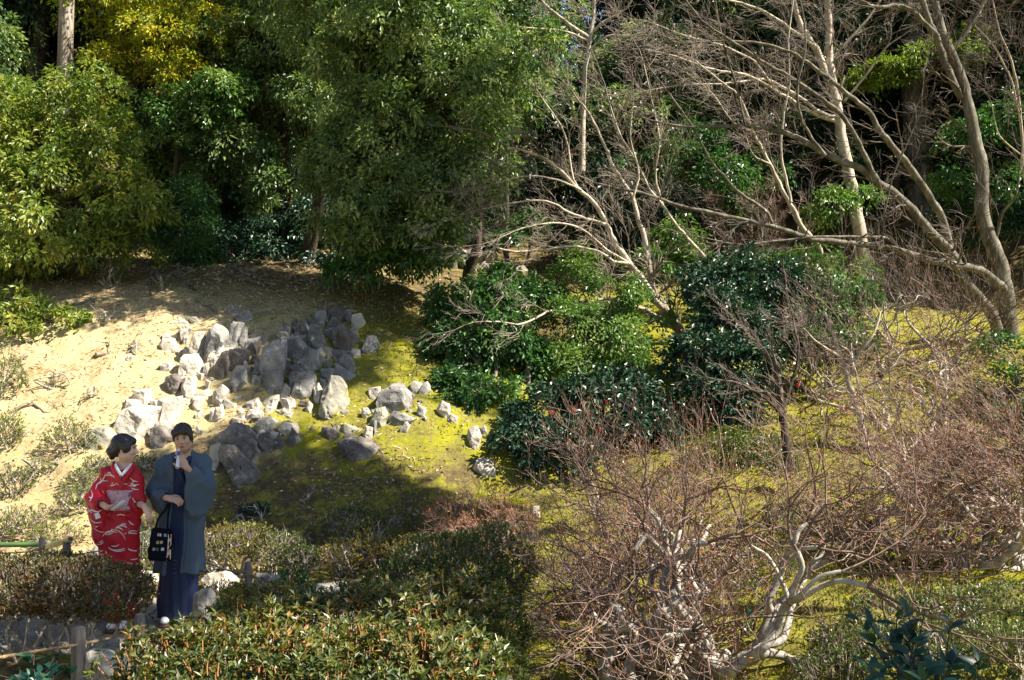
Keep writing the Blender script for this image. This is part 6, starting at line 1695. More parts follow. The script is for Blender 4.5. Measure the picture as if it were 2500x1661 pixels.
M['white_cloth'] = plain_mat('white_collar', (0.75, 0.74, 0.76), 0.8)
M['obi'] = noise_mat('pink_brocade', [(0.3, (0.36, 0.17, 0.22)), (0.5, (0.52, 0.31, 0.37)), (0.7, (0.64, 0.46, 0.50))], 70, 3, 0.5, 0.3, 0.003)
M['obi_motif'] = plain_mat('plum_motif', (0.20, 0.04, 0.09), 0.6)
M['lip'] = plain_mat('lips', (0.42, 0.11, 0.10), 0.4)
M['eye_white'] = plain_mat('eye_white', (0.75, 0.72, 0.70), 0.3)
M['eye_dark'] = plain_mat('eye_dark', (0.010, 0.007, 0.006), 0.25, .5)
M['bag'] = plain_mat('black_cloth', (0.006, 0.007, 0.012), 0.9, .15, .3)
M['patch_pink'] = plain_mat('patch_pink', (0.62, 0.32, 0.26), .8)
M['patch_white'] = plain_mat('patch_white', (0.62, 0.60, 0.55), .8)
M['patch_blue'] = plain_mat('patch_blue', (0.30, 0.40, 0.56), .8)
M['patch_gold'] = plain_mat('patch_gold', (0.50, 0.38, 0.14), .8)
M['patch_green'] = plain_mat('patch_green', (0.08, 0.17, 0.12), .8)
M['floral'] = noise_mat('floral_band', [(0.30, (0.60, 0.10, 0.07)), (0.42, (0.66, 0.36, 0.28)), (0.55, (0.72, 0.62, 0.50)), (0.66, (0.60, 0.40, 0.15)), (0.8, (0.35, 0.36, 0.50))], 28, 3, .8, .2, .003)
M['plastic_white'] = plain_mat('white_plastic', (0.74, 0.74, 0.78), 0.35, .5)
M['wrapper_blue'] = plain_mat('blue_wrapper', (0.06, 0.09, 0.42), .35, .5)
M['sandal'] = plain_mat('sandal', (0.10, 0.05, 0.04), .7)

def small(name, bm, mat, parent, smooth=True):
    return bm_obj(name, bm, mat, parent, smooth)
def ell(bm, c, r, rot=None, sub=2):
    m = Matrix.Translation(c)
    if rot is not None: m = m @ rot.to_4x4()
    bmesh.ops.create_icosphere(bm, subdivisions=sub, radius=1.0, matrix=m @ Matrix.Diagonal((*r, 1)))

def head(S, c, R, fem=False):
    """skull, jaw, nose, lips, ears in the frame R (columns: right, back, up); c is the middle of the head"""
    c = np.array(c, float)
    def p(x, y, z): return c + R @ np.array([x, y, z])
    w = .94 if fem else 1.0
    S.ball(p(0, .018, .035), (.074 * w, .094, .085), .01, R)
    S.ball(p(0, -.015, -.02), (.066 * w, .078, .092), .02, R)
    S.ball(p(0, -.040, -.082), (.038 * w, .040, .034), .03, R)              # chin
    for s in (-1, 1):
        S.ball(p(s * .043 * w, -.010, -.062), (.026, .045, .034), .025, R)  # jaw
        S.ball(p(s * .040, -.064, -.020), (.024, .020, .022), .018, R)      # cheek
        S.ball(p(s * .031, -.090, .012), (.018, .012, .011), .008, R, sub=True)   # eye socket
        S.ball(p(s * .030, -.079, .033), (.024, .014, .008), .012, R)       # brow
        S.ball(p(s * .073 * w, .010, .0), (.010, .020, .032), .006, R)      # ear
        S.ball(p(s * .010, -.098, -.024), (.010, .010, .008), .006, R)      # nostril wing
    S.cone(p(0, -.080, .022), p(0, -.104, -.018), .009, .013, .010)         # nose
    S.ball(p(0, -.088, -.054), (.024, .012, .012), .008, R)                 # lips

def face(parent, c, R, off, fem=False):
    """eyes, brows, lips as small parts; c relative to the body's origin"""
    c = np.array(c, float); Rm = Matrix(R.tolist())
    def p(x, y, z): return Vector(c + R @ np.array([x, y, z]))
    for s in (-1, 1):
        bm = bmesh.new(); ell(bm, p(s * .031, -.080, .012), (.013, .007, .0055), Rm)
        e = small('eye', bm, M['eye_white'], parent)
        bm = bmesh.new(); ell(bm, p(s * .031, -.0845, .012), (.0075, .0045, .0058), Rm)
        small('iris', bm, M['eye_dark'], e)
        bm = bmesh.new(); ell(bm, p(s * .031, -.0835, .0175), (.0155, .006, .0026), Rm)
        small('eyelid', bm, M['eye_dark'], e)
        bm = bmesh.new(); ell(bm, p(s * .032, -.090, .036), (.019, .006, .0035), Rm)
        small('eyebrow', bm, M['hair_dark'], parent)
    bm = bmesh.new(); ell(bm, p(0, -.0955, -.051), (.021, .008, .0045), Rm); ell(bm, p(0, -.0945, -.058), (.018, .008, .0055), Rm)
    small('lips', bm, M['lip'], parent)

def hand(S, wrist, d, palm_n, thumb, curl, spread=.16, size=1.0, k=.004):
    """a palm and five fingers; d along the hand, palm_n out of the palm, thumb = +1/-1 side; curl per finger (radians per joint)"""
    d = unit(d); palm_n = unit(palm_n - d * np.dot(palm_n, d)); side = np.cross(d, palm_n) * thumb   # towards the thumb
    w = np.array(wrist, float); z = size
    pm = w + d * .05 * z
    Rm = np.stack([side, palm_n, d], 1)
    S.ball(pm, (.036 * z, .014 * z, .048 * z), .012, Rm)
    S.ball(w + d * .02 * z, (.026 * z, .017 * z, .03 * z), .012, Rm)
    for j, (o, L) in enumerate(((.027, .070), (.009, .078), (-.009, .073), (-.027, .058))):
        b = w + d * .085 * z + side * o * z
        f = unit(d + side * o * spread / .027)
        ax = np.cross(f, palm_n); cu = curl[j + 1]
        prev = b
        for q, fr in enumerate((.45, .30, .25)):
            a = cu * (q + .55)
            dd = f * math.cos(a) + palm_n * math.sin(a)
            nx_ = prev + dd * L * fr * z
            r0 = (.0088 - .0009 * q) * z
            S.cone(prev, nx_, r0, r0 - .0008, k)
            prev = nx_
    t0 = w + d * .022 * z + side * .022 * z
    f = unit(d * .6 + side * .75 + palm_n * .25)
    S.cone(t0, t0 + f * .040 * z, .013 * z, .0105 * z, .008)
    t1 = t0 + f * .040 * z
    f2 = unit(f * math.cos(curl[0]) + unit(d * .8 + palm_n * .5 - side * .4) * math.sin(curl[0]))
    S.cone(t1, t1 + f2 * .030 * z, .0105 * z, .009 * z, .004)
    S.cone(t1 + f2 * .030 * z, t1 + f2 * .030 * z + unit(f2 + palm_n * .3 - side * .2) * .022 * z, .009 * z, .0078 * z, .004)

def frame(yaw, tilt=0.0, nod=0.0):
    """head frame: yaw turns the face towards +x, tilt leans the head to the side, nod looks down"""
    m = Matrix.Rotation(yaw, 3, 'Z') @ Matrix.Rotation(tilt, 3, 'Y') @ Matrix.Rotation(nod, 3, 'X')
    return np.array(m)

def surf_bvh(o):
    return BVHTree.FromPolygons([v.co.copy() for v in o.data.vertices], [tuple(p.vertices) for p in o.data.polygons])

def ribbons(name, bvh, curves, width, mat, parent, dirv=(0, 1, 0), lift=.0022, start=-.6):
    """print lines laid on the cloth: curves are lists of (x, z) points in the body's frame"""
    V, Q = [], []
    dv = Vector(dirv).normalized()
    side = Vector((dv.y, -dv.x, 0))
    for cv in curves:
        P = smooth_path(np.array([(x, 0, z) for x, z in cv], float), 5)
        n = len(P)
        T_ = np.gradient(P, axis=0); T_ = unit(T_)
        nrm = np.c_[-T_[:, 2], np.zeros(n), T_[:, 0]]
        wd = width * np.sin(np.linspace(.25, PI - .15, n)) ** .7
        rows = []
        for i in range(n):
            row = []
            for sg_ in (-.5, .5):
                q = P[i] + nrm[i] * wd[i] * sg_
                org = side * q[0] + Vector((0, 0, q[2])) + dv * start
                hit = bvh.ray_cast(org, dv)
                row.append(None if hit[0] is None else hit[0] + hit[1] * lift * (1 if hit[1].dot(dv) < 0 else -1))
            rows.append(row)
        for i in range(n - 1):
            a, b, c_, d_ = rows[i][0], rows[i][1], rows[i + 1][1], rows[i + 1][0]
            if None in (a, b, c_, d_) or (a - d_).length > .06 or (b - c_).length > .06: continue
            k = len(V); V += [a, b, c_, d_]; Q.append((k, k + 1, k + 2, k + 3))
    if not V: return None
    me = mesh_data(name, np.array(V), quads=np.array(Q), smooth=True)
    me.materials.append(mat)
    return link(bpy.data.objects.new(name, me), parent)

# ------------------------------------------------------------------ the man in the grey coat
def build_man():
    O = W(437, 1519, 9.8); O[2] = gz(O[0], O[1])
    c = lambda px, py, y=0.0: np.array([(px - 437) / 275.5, y, (1519 - py) / 275.5])      # photograph pixel -> his frame
    hR = frame(.10, -.12, .10)
    hc = np.array([.045, -.035, 1.640])
    S = Solid((-.36, -.42, -.02), (.42, .26, 1.80), .0065)
    head(S, hc, hR)
    S.cone((.045, .0, 1.56), (.035, .02, 1.42), .055, .060, .02)
    S.cone((.03, .02, 1.38), (.03, .02, 1.0), .145, .13, .05, (1, .68, 1))
    S.cone((-.10, .02, 1.40), (.17, .02, 1.42), .06, .06, .05)
    S.cone((.03, .02, 1.0), (.02, .02, .90), .14, .15, .05, (1, .75, 1))
    for s in (-1, 1):
        S.chain([(.01 + s * .07, .02, .88), (-.01 + s * .065, .01, .48), (-.02 + s * .065, .03, .08)], [.080, .052, .036], .03)
        S.cone((-.02 + s * .065, .03, .04), (-.02 + s * .075, -.12, .035), .036, .030, .02, (1, 1, .8))
    # his right arm (left in the picture): down, forearm across, holding the bag
    shR, elR, wrR = (-.15, .02, 1.395), (-.225, -.03, 1.13), (-.035, -.235, 1.145)
    S.chain([shR, elR, wrR], [.052, .042, .027], .02)
    hand(S, wrR, np.array([.92, -.15, -.18]), np.array([.1, .55, -.8]), 1, (.5, .55, .6, .62, .6), .08, 1.02)
    # his left arm (right in the picture): raised to the mouth
    shL, elL, wrL = (.215, .02, 1.41), (.285, -.14, 1.215), (.13, -.215, 1.405)
    S.chain([shL, elL, wrL], [.052, .042, .027], .02)
    hand(S, wrL, np.array([-.50, -.05, .86]), np.array([-.45, .85, -.25]), 1, (.5, .62, .66, .7, .72), .08, 1.0)
    body = solid_obj('person', S, M['skin'], O)
    tag(body, 'young man in grey blue coat over navy robe holding a tube to his mouth', 'person', 'couple in traditional dress')
    face(body, hc, hR, O)
    # hair: mop with a side swept fringe
    H = Solid((-.12, -.20, 1.5), (.20, .16, 1.82), .005)
    p = lambda x, y, z: hc + hR @ np.array([x, y, z])
    H.ball(p(0, .022, .050), (.086, .102, .088), .01, hR)
    H.ball(p(0, .055, -.02), (.078, .066, .075), .02, hR)
    for s in (-1, 1): H.ball(p(s * .070, -.004, .018), (.020, .040, .052), .015, hR)
    H.ball(p(-.012, -.055, .072), (.074, .050, .040), .02, hR)
    H.ball(p(-.040, -.080, .058), (.040, .024, .026), .015, hR)
    H.ball(p(.032, -.080, .066), (.036, .022, .022), .012, hR)
    H.ball(p(0, -.095, -.012), (.060, .075, .066), .008, hR, sub=True)
    H.ripple(lambda x, y, z: .0022 * np.sin(x * 150 + z * 90 + 3 * np.sin(y * 40 + z * 30)) + .0014 * np.sin(x * 330 - y * 90 + z * 120))
    solid_obj('hair', H, M['hair_dark'], O, body)
    for s_ in (-1, 1):
        bm = bmesh.new(); ell(bm, Vector((-.02 + s_ * .07, -.05, .05)), (.046, .125, .042), sub=3)
        small('white_sock', bm, M['white_cloth'], body)
        bm = bmesh.new(); bmesh.ops.create_cube(bm, size=1, matrix=Matrix.Translation((-.02 + s_ * .07, -.05, .010)) @ Matrix.Diagonal((.095, .27, .022, 1)))
        bmesh.ops.bevel(bm, geom=list(bm.edges), offset=.008, segments=2, affect='EDGES')
        small('sandal', bm, M['sandal'], body)
    # navy robe
    K = Solid((-.34, -.32, .02), (.36, .30, 1.56), .010)
    K.cone((.03, .02, 1.36), (.03, .02, .95), .152, .158, .05, (1, .78, 1))
    K.cone((-.10, .02, 1.40), (.17, .02, 1.415), .068, .066, .06)
    K.cone((.04, .012, 1.475), (.035, .02, 1.38), .068, .09, .03)
    K.cone((.02, .02, .95), (-.02, .02, .20), .165, .168, .06, (1, .80, 1))
    K.cone((-.02, .02, .25), (-.028, .02, .0), .165, .170, .04, (1, .82, 1))
    K.ball((.045, -.075, 1.53), (.045, .075, .11), .01, sub=True)
    K.cone((.043, -.07, 1.56), (.048, -.14, 1.36), .046, .006, .005, sub=True)
    K.below(.06)
    K.ripple(lambda x, y, z: np.where(z < .95, .0045 * np.sin(np.arctan2(y - .02, x + .01) * 11 + z * 1.2) * np.clip((1.0 - z) * 1.6, 0, 1), .002 * np.sin(z * 60 + x * 30)))
    robe = solid_obj('navy_robe', K, M['navy'], O, body)
    # crossed collar bands of the robe
    for pts, nm in (([(-.028, -.055, 1.475), (.0, -.115, 1.43), (.045, -.135, 1.34), (.085, -.13, 1.24)], 'collar'), ([(.112, -.05, 1.475), (.095, -.11, 1.43), (.055, -.128, 1.35)], 'collar')):
        P = smooth_path(np.array(pts), 5)
        tube_part(nm, P, .019, M['navy'], robe, (1, .42))
    # the coat
    Hh = Solid((-.44, -.40, .40), (.50, .30, 1.56), .009)
    Hh.cone((.03, .03, 1.34), (.02, .035, .95), .185, .185, .06, (1, .80, 1))
    Hh.cone((-.12, .025, 1.395), (.20, .025, 1.415), .075, .072, .07)
    Hh.cone((.04, .035, 1.47), (.035, .04, 1.38), .082, .11, .03)
    Hh.cone((.015, .035, .95), (-.005, .04, .42), .185, .225, .06, (1, .78, 1))
    # sleeve on the left of the picture: hangs from the forearm
    Hh.cone((-.14, .02, 1.385), (-.205, -.02, 1.17), .072, .076, .05)
    Hh.cone((-.205, -.03, 1.15), (-.13, -.13, 1.145), .070, .062, .04)
    Hh.cone((-.13, -.13, 1.145), (-.065, -.20, 1.150), .060, .052, .03)
    for a_, b_, r_ in (((-.225, -.01, 1.15), (-.205, -.02, 1.035), .040), ((-.185, -.06, 1.13), (-.170, -.07, 1.010), .036), ((-.145, -.11, 1.12), (-.130, -.115, 1.005), .034), ((-.105, -.155, 1.12), (-.105, -.15, 1.025), .032), ((-.080, -.185, 1.125), (-.090, -.18, 1.06), .028)):
        Hh.cone(a_, b_, r_, r_ * .72, .035)
    Hh.cone((-.075, -.19, 1.150), (.0, -.26, 1.150), .034, .048, .006, sub=True)
    # sleeve on the right of the picture: wide cloth falling from the raised wrist
    Hh.cone((.205, .02, 1.395), (.275, -.10, 1.24), .072, .074, .05)
    Hh.cone((.280, -.12, 1.22), (.205, -.18, 1.33), .068, .052, .04)
    Hh.cone((.205, -.18, 1.33), (.150, -.205, 1.385), .052, .044, .03)
    for a_, b_, r_ in (((.300, -.09, 1.21), (.275, -.08, 1.06), .050), ((.275, -.13, 1.21), (.245, -.12, 1.005), .046), ((.245, -.155, 1.25), (.205, -.15, .985), .042), ((.210, -.18, 1.29), (.165, -.175, 1.00), .038), ((.180, -.195, 1.33), (.135, -.185, 1.06), .034), ((.160, -.205, 1.365), (.125, -.19, 1.13), .030)):
        Hh.cone(a_, b_, r_, r_ * .8, .035)
    Hh.cone((.165, -.215, 1.37), (.115, -.25, 1.47), .030, .050, .006, sub=True)
    # open front
    for (z0, xl0, xr0, z1, xl1, xr1) in ((1.56, -.020, .125, 1.36, -.012, .118), (1.36, -.012, .118, 1.16, -.012, .080), (1.16, -.012, .080, .80, -.050, .062), (.80, -.050, .062, .36, -.112, .024)):
        n = 12
        for q in range(n):
            u = (q + .5) / n
            z = z0 + (z1 - z0) * u; xl = xl0 + (xl1 - xl0) * u; xr = xr0 + (xr1 - xr0) * u
            dep = -.088 if z < 1.38 else -.088 + .5 * (z - 1.38)
            Hh.box(((xl + xr) / 2, (dep - .38) / 2, z), ((xr - xl) / 2, (dep + .38) / 2, abs(z1 - z0) / n / 2 + .006), .003, None, .003, sub=True)
    Hh.ball((.045, -.06, 1.53), (.058, .085, .13), .01, sub=True)
    Hh.below(.455)
    def folds(x, y, z):
        a = np.arctan2(y - .03, x - .01)
        low = .012 * np.sin(a * 8 + 1.0 + 1.2 * np.sin(a * 3)) * np.clip((1.0 - z) * 1.9, 0, 1)
        arm = (np.abs(x - .03) > .15) & (z > .98)
        w_ = 1.6 * vnoise(x * 9, y * 9, z * 9, seed=3)
        s1 = .006 * np.sin((x * 1.0 + z * .8) * 30 + 10 * y + w_ * 1.5) + .0035 * vnoise(x * 14, y * 14, z * 22, seed=5)
        s2 = .006 * np.sin((-x * .9 + z * .8) * 28 + 8 * y + w_ * 1.5) + .0035 * vnoise(x * 14, y * 14, z * 22, seed=6)
        return np.where(arm, np.where(x < 0, s1, s2), np.where(z < 1.0, low, .003 * np.sin(z * 40 + x * 30)))
    Hh.ripple(folds)
    coat = solid_obj('coat', Hh, M['haori'], O, body)
    bv = surf_bvh(coat)
    # lapel bands
    for e_, sx in ((((-.058, 1.44), (-.045, 1.38), (-.040, 1.28), (-.044, 1.20)), 1), (((.150, 1.45), (.148, 1.40), (.142, 1.36)), 1), (((-.070, .98), (-.098, .80), (-.128, .62), (-.148, .465)), 1), (((.078, .98), (.080, .80), (.062, .62), (.052, .465)), 1)):
        ribbons('lapel', bv, [e_], .050, M['haori'], coat, lift=.005)
    # coat tie
    P = smooth_path(np.array([(-.02, -.16, 1.27), (.03, -.165, 1.245), (.075, -.16, 1.26)]), 5)
    tube_part('tie_cord', P, .006, M['navy'], coat)
    for x in (.026, .038):
        tube_part('tie_cord', smooth_path(np.array([(x, -.167, 1.245), (x - .004, -.165, 1.19), (x + .004, -.16, 1.13)]), 5), .005, M['navy'], coat)
    # wrapped snack tube in his hand (a thing of its own)
    a, b = c(450, 1089, -.16), c(456, 1131, -.275)
    t = empty('drink_tube', O + b, 'slim white and blue tube held at the lips of the man in grey', 'drink')
    d = unit(a - b)
    L = np.linalg.norm(a - b)
    for nm, u0, u1, ra, rb, mt in (('tube', 0, .62, .016, .014, 'plastic_white'), ('band', .60, .84, .0145, .0135, 'wrapper_blue'), ('tip', .83, 1.0, .012, .008, 'plastic_white')):
        P = np.array([d * L * u for u in np.linspace(u0, u1, 6)])
        R_ = np.linspace(ra, rb, 6)
        V, Q = tubes([(P, R_, 12)])
        me = mesh_data(nm, V, quads=Q, smooth=True); me.materials.append(M[mt]); link(bpy.data.objects.new(nm, me), t)
    # bag hanging from his right hand
    bc = c(417, 1313, -.265)
    bg_ = empty('tote_bag', O + bc, 'black tote bag with small coloured patches hanging from the hand of the man', 'bag')
    bm = bmesh.new()
    bmesh.ops.create_cube(bm, size=1.0, matrix=Matrix.Rotation(.05, 4, 'Y') @ Matrix.Diagonal((.185, .07, .275, 1)))
    bmesh.ops.subdivide_edges(bm, edges=bm.edges, cuts=5, use_grid_fill=True)
    for v in bm.verts:
        u = (v.co.z + .14) / .28
        v.co.y *= 1.25 - .85 * u; v.co.x *= 1.12 - .18 * u
        v.co.x += .006 * math.sin(v.co.z * 30); v.co.y += .007 * math.sin(v.co.x * 34 + v.co.z * 20)
    bmesh.ops.bevel(bm, geom=[e for e in bm.edges if e.is_manifold and e.calc_face_angle(0) > .8], offset=.012, segments=2, affect='EDGES')
    bagb = small('bag_body', bm, M['bag'], bg_)
    bvb = surf_bvh(bagb)
    def patch(nm, x, z, w, h, mt):
        V, Q = [], []
        for i, (sx, sz) in enumerate(((-1, -1), (1, -1), (1, 1), (-1, 1))):
            hit = bvb.ray_cast(Vector((x + sx * w / 2, -.5, z + sz * h / 2)), Vector((0, 1, 0)))
            if hit[0] is None: return
            V.append(hit[0] + Vector((0, -.003, 0)))
        me = mesh_data(nm, np.array([tuple(v) for v in V]), quads=np.array([(0, 1, 2, 3)])); me.materials.append(M[mt])
        link(bpy.data.objects.new(nm, me), bg_)
    for x, z, mt, w in ((-.018, .085, 'patch_pink', .022), (.0, .083, 'patch_white', .012), (.040, .082, 'patch_blue', .024), (-.022, .022, 'patch_gold', .020), (.008, .022, 'patch_pink', .024), (-.052, -.035, 'patch_pink', .022), (-.022, -.036, 'patch_green', .020), (.022, -.036, 'patch_white', .024)):
        patch('patch', x, z, w, .024, mt)
    for q in range(6):
        patch('floral_band', .083 - .002 * q, .112 - .044 * q, .030, .044, 'floral')
    patch('floral_band', -.098, -.02, .018, .09, 'floral')
    hp = c(437, 1216, -.262) - bc
    for sx in (-.05, .055):
        P = smooth_path(np.array([(sx, 0, .13), (sx * .75 + hp[0] * .2, .0, .22), hp - [0, 0, 0]]), 6)
        tube_part('strap', P, .009, M['bag'], bg_, (1, .5))
    return body

def tube_part(name, P, r, mat, parent, sc=None):
    n = len(P)
    V, Q = tubes([(np.asarray(P, float), np.full(n, r), 8)])
    if sc:
        cen = np.repeat(np.asarray(P), 8, 0)
        V = cen + (V - cen) * np.array([sc[0], sc[1], sc[0]])
    me = mesh_data(name, V, quads=Q, smooth=True); me.materials.append(mat)
    return link(bpy.data.objects.new(name, me), parent)
man = build_man()

# ------------------------------------------------------------------ the woman in the red kimono
def build_woman():
    O = W(290, 1533, 9.6); O[2] = gz(O[0], O[1])
    hR = frame(1.72, .06, .10)
    hc = np.array([.055, .0, 1.560])
    S = Solid((-.34, -.40, -.02), (.40, .24, 1.72), .0065)
    head(S, hc, hR, True)
    S.cone((.045, .01, 1.48), (.03, .025, 1.34), .043, .050, .02)
    S.cone((.03, .03, 1.33), (.02, .03, 1.0), .115, .115, .05, (1, .8, 1))
    S.cone((-.08, .03, 1.34), (.13, .02, 1.32), .05, .05, .05)
    S.cone((.01, .03, 1.0), (.0, .03, .88), .125, .14, .05, (1, .8, 1))
    for s in (-1, 1):
        S.chain([(s * .06, .03, .86), (s * .055, .02, .46), (s * .05, .03, .08)], [.078, .050, .034], .03)
        S.cone((s * .05, .03, .05), (.04 + s * .05, -.10, .035), .034, .028, .02, (1, 1, .8))
    # her right arm (left in the picture), forearm across with the phone
    S.chain([(-.10, .03, 1.335), (-.185, -.02, 1.11), (-.015, -.225, 1.085)], [.044, .036, .0235], .02)
    hand(S, (-.015, -.225, 1.085), np.array([.95, -.12, .20]), np.array([-.05, .5, .85]), -1, (.45, .7, .75, .8, .8), .06, .92)
    # her left arm (right in the picture), reaching towards him, hand drooping
    S.chain([(.135, .02, 1.315), (.165, .0, 1.09), (.262, -.14, 1.085)], [.044, .036, .0235], .02)
    hand(S, (.262, -.14, 1.085), np.array([.50, -.05, -.86]), np.array([-.75, .35, -.40]), 1, (.25, .22, .28, .32, .36), .12, .95)
    body = solid_obj('person', S, M['skin_light'], O)
    tag(body, 'woman in red kimono with white stroke print turned towards the man', 'person', 'couple in traditional dress')
    face(body, hc, hR, O, True)
    H = Solid((-.16, -.20, 1.40), (.22, .20, 1.74), .005)
    p = lambda x, y, z: hc + hR @ np.array([x, y, z])
    H.ball(p(0, .026, .050), (.082, .100, .084), .01, hR)
    H.ball(p(0, .070, -.006), (.074, .060, .072), .03, hR)
    H.ball(p(0, .112, -.030), (.052, .045, .046), .02, hR)          # low bun
    H.ball(p(.02, .105, -.075), (.030, .028, .030), .02, hR)
    for s in (-1, 1): H.ball(p(s * .066, -.012, .022), (.020, .050, .055), .015, hR)
    H.ball(p(-.01, -.055, .072), (.062, .034, .034), .02, hR)
    H.ball(p(0, -.098, -.025), (.056, .072, .070), .008, hR, sub=True)
    H.ripple(lambda x, y, z: .0010 * np.sin(x * 60 + z * 150 + 2 * np.sin(x * 40)) + .0006 * np.sin(z * 330 - y * 90))
    solid_obj('hair', H, M['hair_black'], O, body)
    # flower in the hair
    bm = bmesh.new()
    fc = Vector(p(.055, .105, .055))
    rr = np.random.default_rng(5)
    for k in range(16):
        d = rvec(rr); ell(bm, fc + Vector(d * .022), (.016, .016, .010), Matrix.Rotation(rr.uniform(0, 3), 3, Vector(d)), 1)
    small('hair_flower', bm, M['white_cloth'], body)
    # kimono
    K = Solid((-.36, -.36, .0), (.34, .30, 1.50), .009)
    K.cone((.03, .03, 1.31), (.02, .03, 1.02), .136, .140, .05, (1, .86, 1))
    K.cone((-.095, .03, 1.345), (.125, .025, 1.315), .062, .060, .05)
    K.cone((.035, .035, 1.41), (.03, .035, 1.34), .062, .085, .03)
    K.cone((.0, .03, 1.0), (-.01, .03, .80), .148, .168, .05, (1, .86, 1))
    K.cone((-.01, .03, .80), (-.005, .03, .45), .170, .165, .04, (1, .86, 1))
    K.cone((-.005, .03, .45), (.0, .03, .06), .164, .135, .04, (1, .86, 1))
    K.cone((-.10, .02, 1.005), (.11, .02, 1.000), .070, .070, .02, (1, 1.35, .45))       # fold over the hips
    # sleeve left in the picture
    K.cone((-.105, .03, 1.315), (-.185, -.01, 1.14), .075, .085, .04)
    K.cone((-.185, -.02, 1.13), (-.12, -.11, 1.10), .082, .066, .04)
    K.cone((-.185, -.02, 1.12), (-.165, -.06, .97), .082, .060, .05)
    K.cone((-.165, -.06, .97), (-.150, -.08, .78), .058, .042, .05, (1, 1.2, 1))
    K.cone((-.13, -.10, 1.09), (-.12, -.12, .92), .055, .035, .04)
    K.cone((-.115, -.12, 1.095), (-.03, -.23, 1.09), .036, .050, .006, sub=True)
    # sleeve right in the picture
    K.cone((.135, .02, 1.30), (.160, .0, 1.13), .066, .070, .04)
    K.cone((.160, -.005, 1.12), (.190, -.04, 1.085), .066, .050, .03)
    K.cone((.155, .0, 1.11), (.150, -.01, .93), .062, .045, .05, (.8, 1.2, 1))
    K.cone((.200, -.055, 1.085), (.27, -.16, 1.085), .034, .050, .006, sub=True)
    # neck opening
    K.ball((.045, -.045, 1.465), (.055, .080, .085), .008, sub=True)
    K.cone((.045, -.06, 1.46), (.066, -.13, 1.355), .040, .006, .004, sub=True)
    K.below(.07)
    def folds(x, y, z):
        arm = (x < -.12) & (z > .75) | (x > .14) & (z > .95)
        a = np.arctan2(y - .03, x)
        sk = .005 * np.sin(a * 7 + z * 2) * np.clip((.95 - z) * 2, 0, 1) + .004 * np.sin((x * .5 + z) * 34 + 2 * np.sin(x * 20)) * (z < .98)
        up = .004 * np.sin((z + x * .8) * 50 + y * 20)
        return np.where(arm, .006 * np.sin((x * .6 + z) * 46 + 6 * y + np.sin(z * 17)), np.where(z < .98, sk, up))
    K.ripple(folds)
    kim = solid_obj('kimono', K, M['red_silk'], O, body)
    bv = surf_bvh(kim)
    # front overlap edge
    ribbons('front_edge', bv, [[(.10, .98), (.105, .8), (.095, .6), (.09, .35), (.085, .12)]], .016, M['red_silk'], kim, lift=.004)
    # white under collar
    for pts in ([(-.022, .0, 1.435), (.0, -.070, 1.420), (.035, -.115, 1.385), (.066, -.128, 1.345)], [(.100, .0, 1.425), (.105, -.06, 1.405), (.088, -.105, 1.375), (.066, -.127, 1.345)]):
        tube_part('under_collar', smooth_path(np.array(pts), 5), .014, M['white_cloth'], kim, (1, .6))
    for pts in ([(-.045, .02, 1.430), (-.022, -.070, 1.405), (.02, -.118, 1.345), (.075, -.125, 1.25)], [(.122, .02, 1.415), (.126, -.06, 1.385), (.105, -.105, 1.34), (.075, -.118, 1.29)]):
        tube_part('collar', smooth_path(np.array(pts), 5), .022, M['red_silk'], kim, (1, .5))
    # obi
    Ob = Solid((-.2, -.24, .98), (.24, .28, 1.28), .009)
    Ob.cone((.035, .03, 1.205), (.03, .03, 1.045), .152, .152, .02, (1, .90, 1))
    Ob.F = np.maximum(Ob.F, np.maximum((1.036 - (Ob.lo[2] + Ob.h * np.arange(Ob.n[2])))[None, None, :], ((Ob.lo[2] + Ob.h * np.arange(Ob.n[2])) - 1.213)[None, None, :])).astype(np.float32)
    obi = solid_obj('obi', Ob, M['obi'], O, body)
    bo = surf_bvh(obi)
    rr = np.random.default_rng(9)
    cv = []
    for k in range(16):
        x, z = .125 + rr.normal() * .012, rr.uniform(1.05, 1.19)
        a = rr.uniform(0, 6.28)
        cv.append([(x, z), (x + .008 * math.cos(a), z + .008 * math.sin(a)), (x + .014 * math.cos(a + .5), z + .016 * math.sin(a + .5))])
    ribbons('motif', bo, cv, .009, M['obi_motif'], obi)['kind'] = 'stuff'
    tube_part('obi_cord', smooth_path(np.array([(-.125, -.03, 1.03), (-.06, -.105, 1.028), (.03, -.122, 1.027), (.12, -.09, 1.03), (.18, -.01, 1.032)]), 5), .007, M['red_silk'], obi)
    # bow at the back
    bm = bmesh.new()
    for s in (-1, 1): ell(bm, Vector((.02 + s * .06, .19, 1.13)), (.075, .035, .075))
    small('bow', bm, M['obi'], obi)
    # strokes of the print
    rr = np.random.default_rng(12)
    W1, W2 = [], []
    def stroke(x, z, ang, L, bend, n=4):
        t = np.linspace(0, 1, n)
        L = L * 1.2; bend = bend * 1.5
        return [(x + L * u * math.cos(ang + bend * (u - .5)), z + L * u * math.sin(ang + bend * (u - .5))) for u in t]
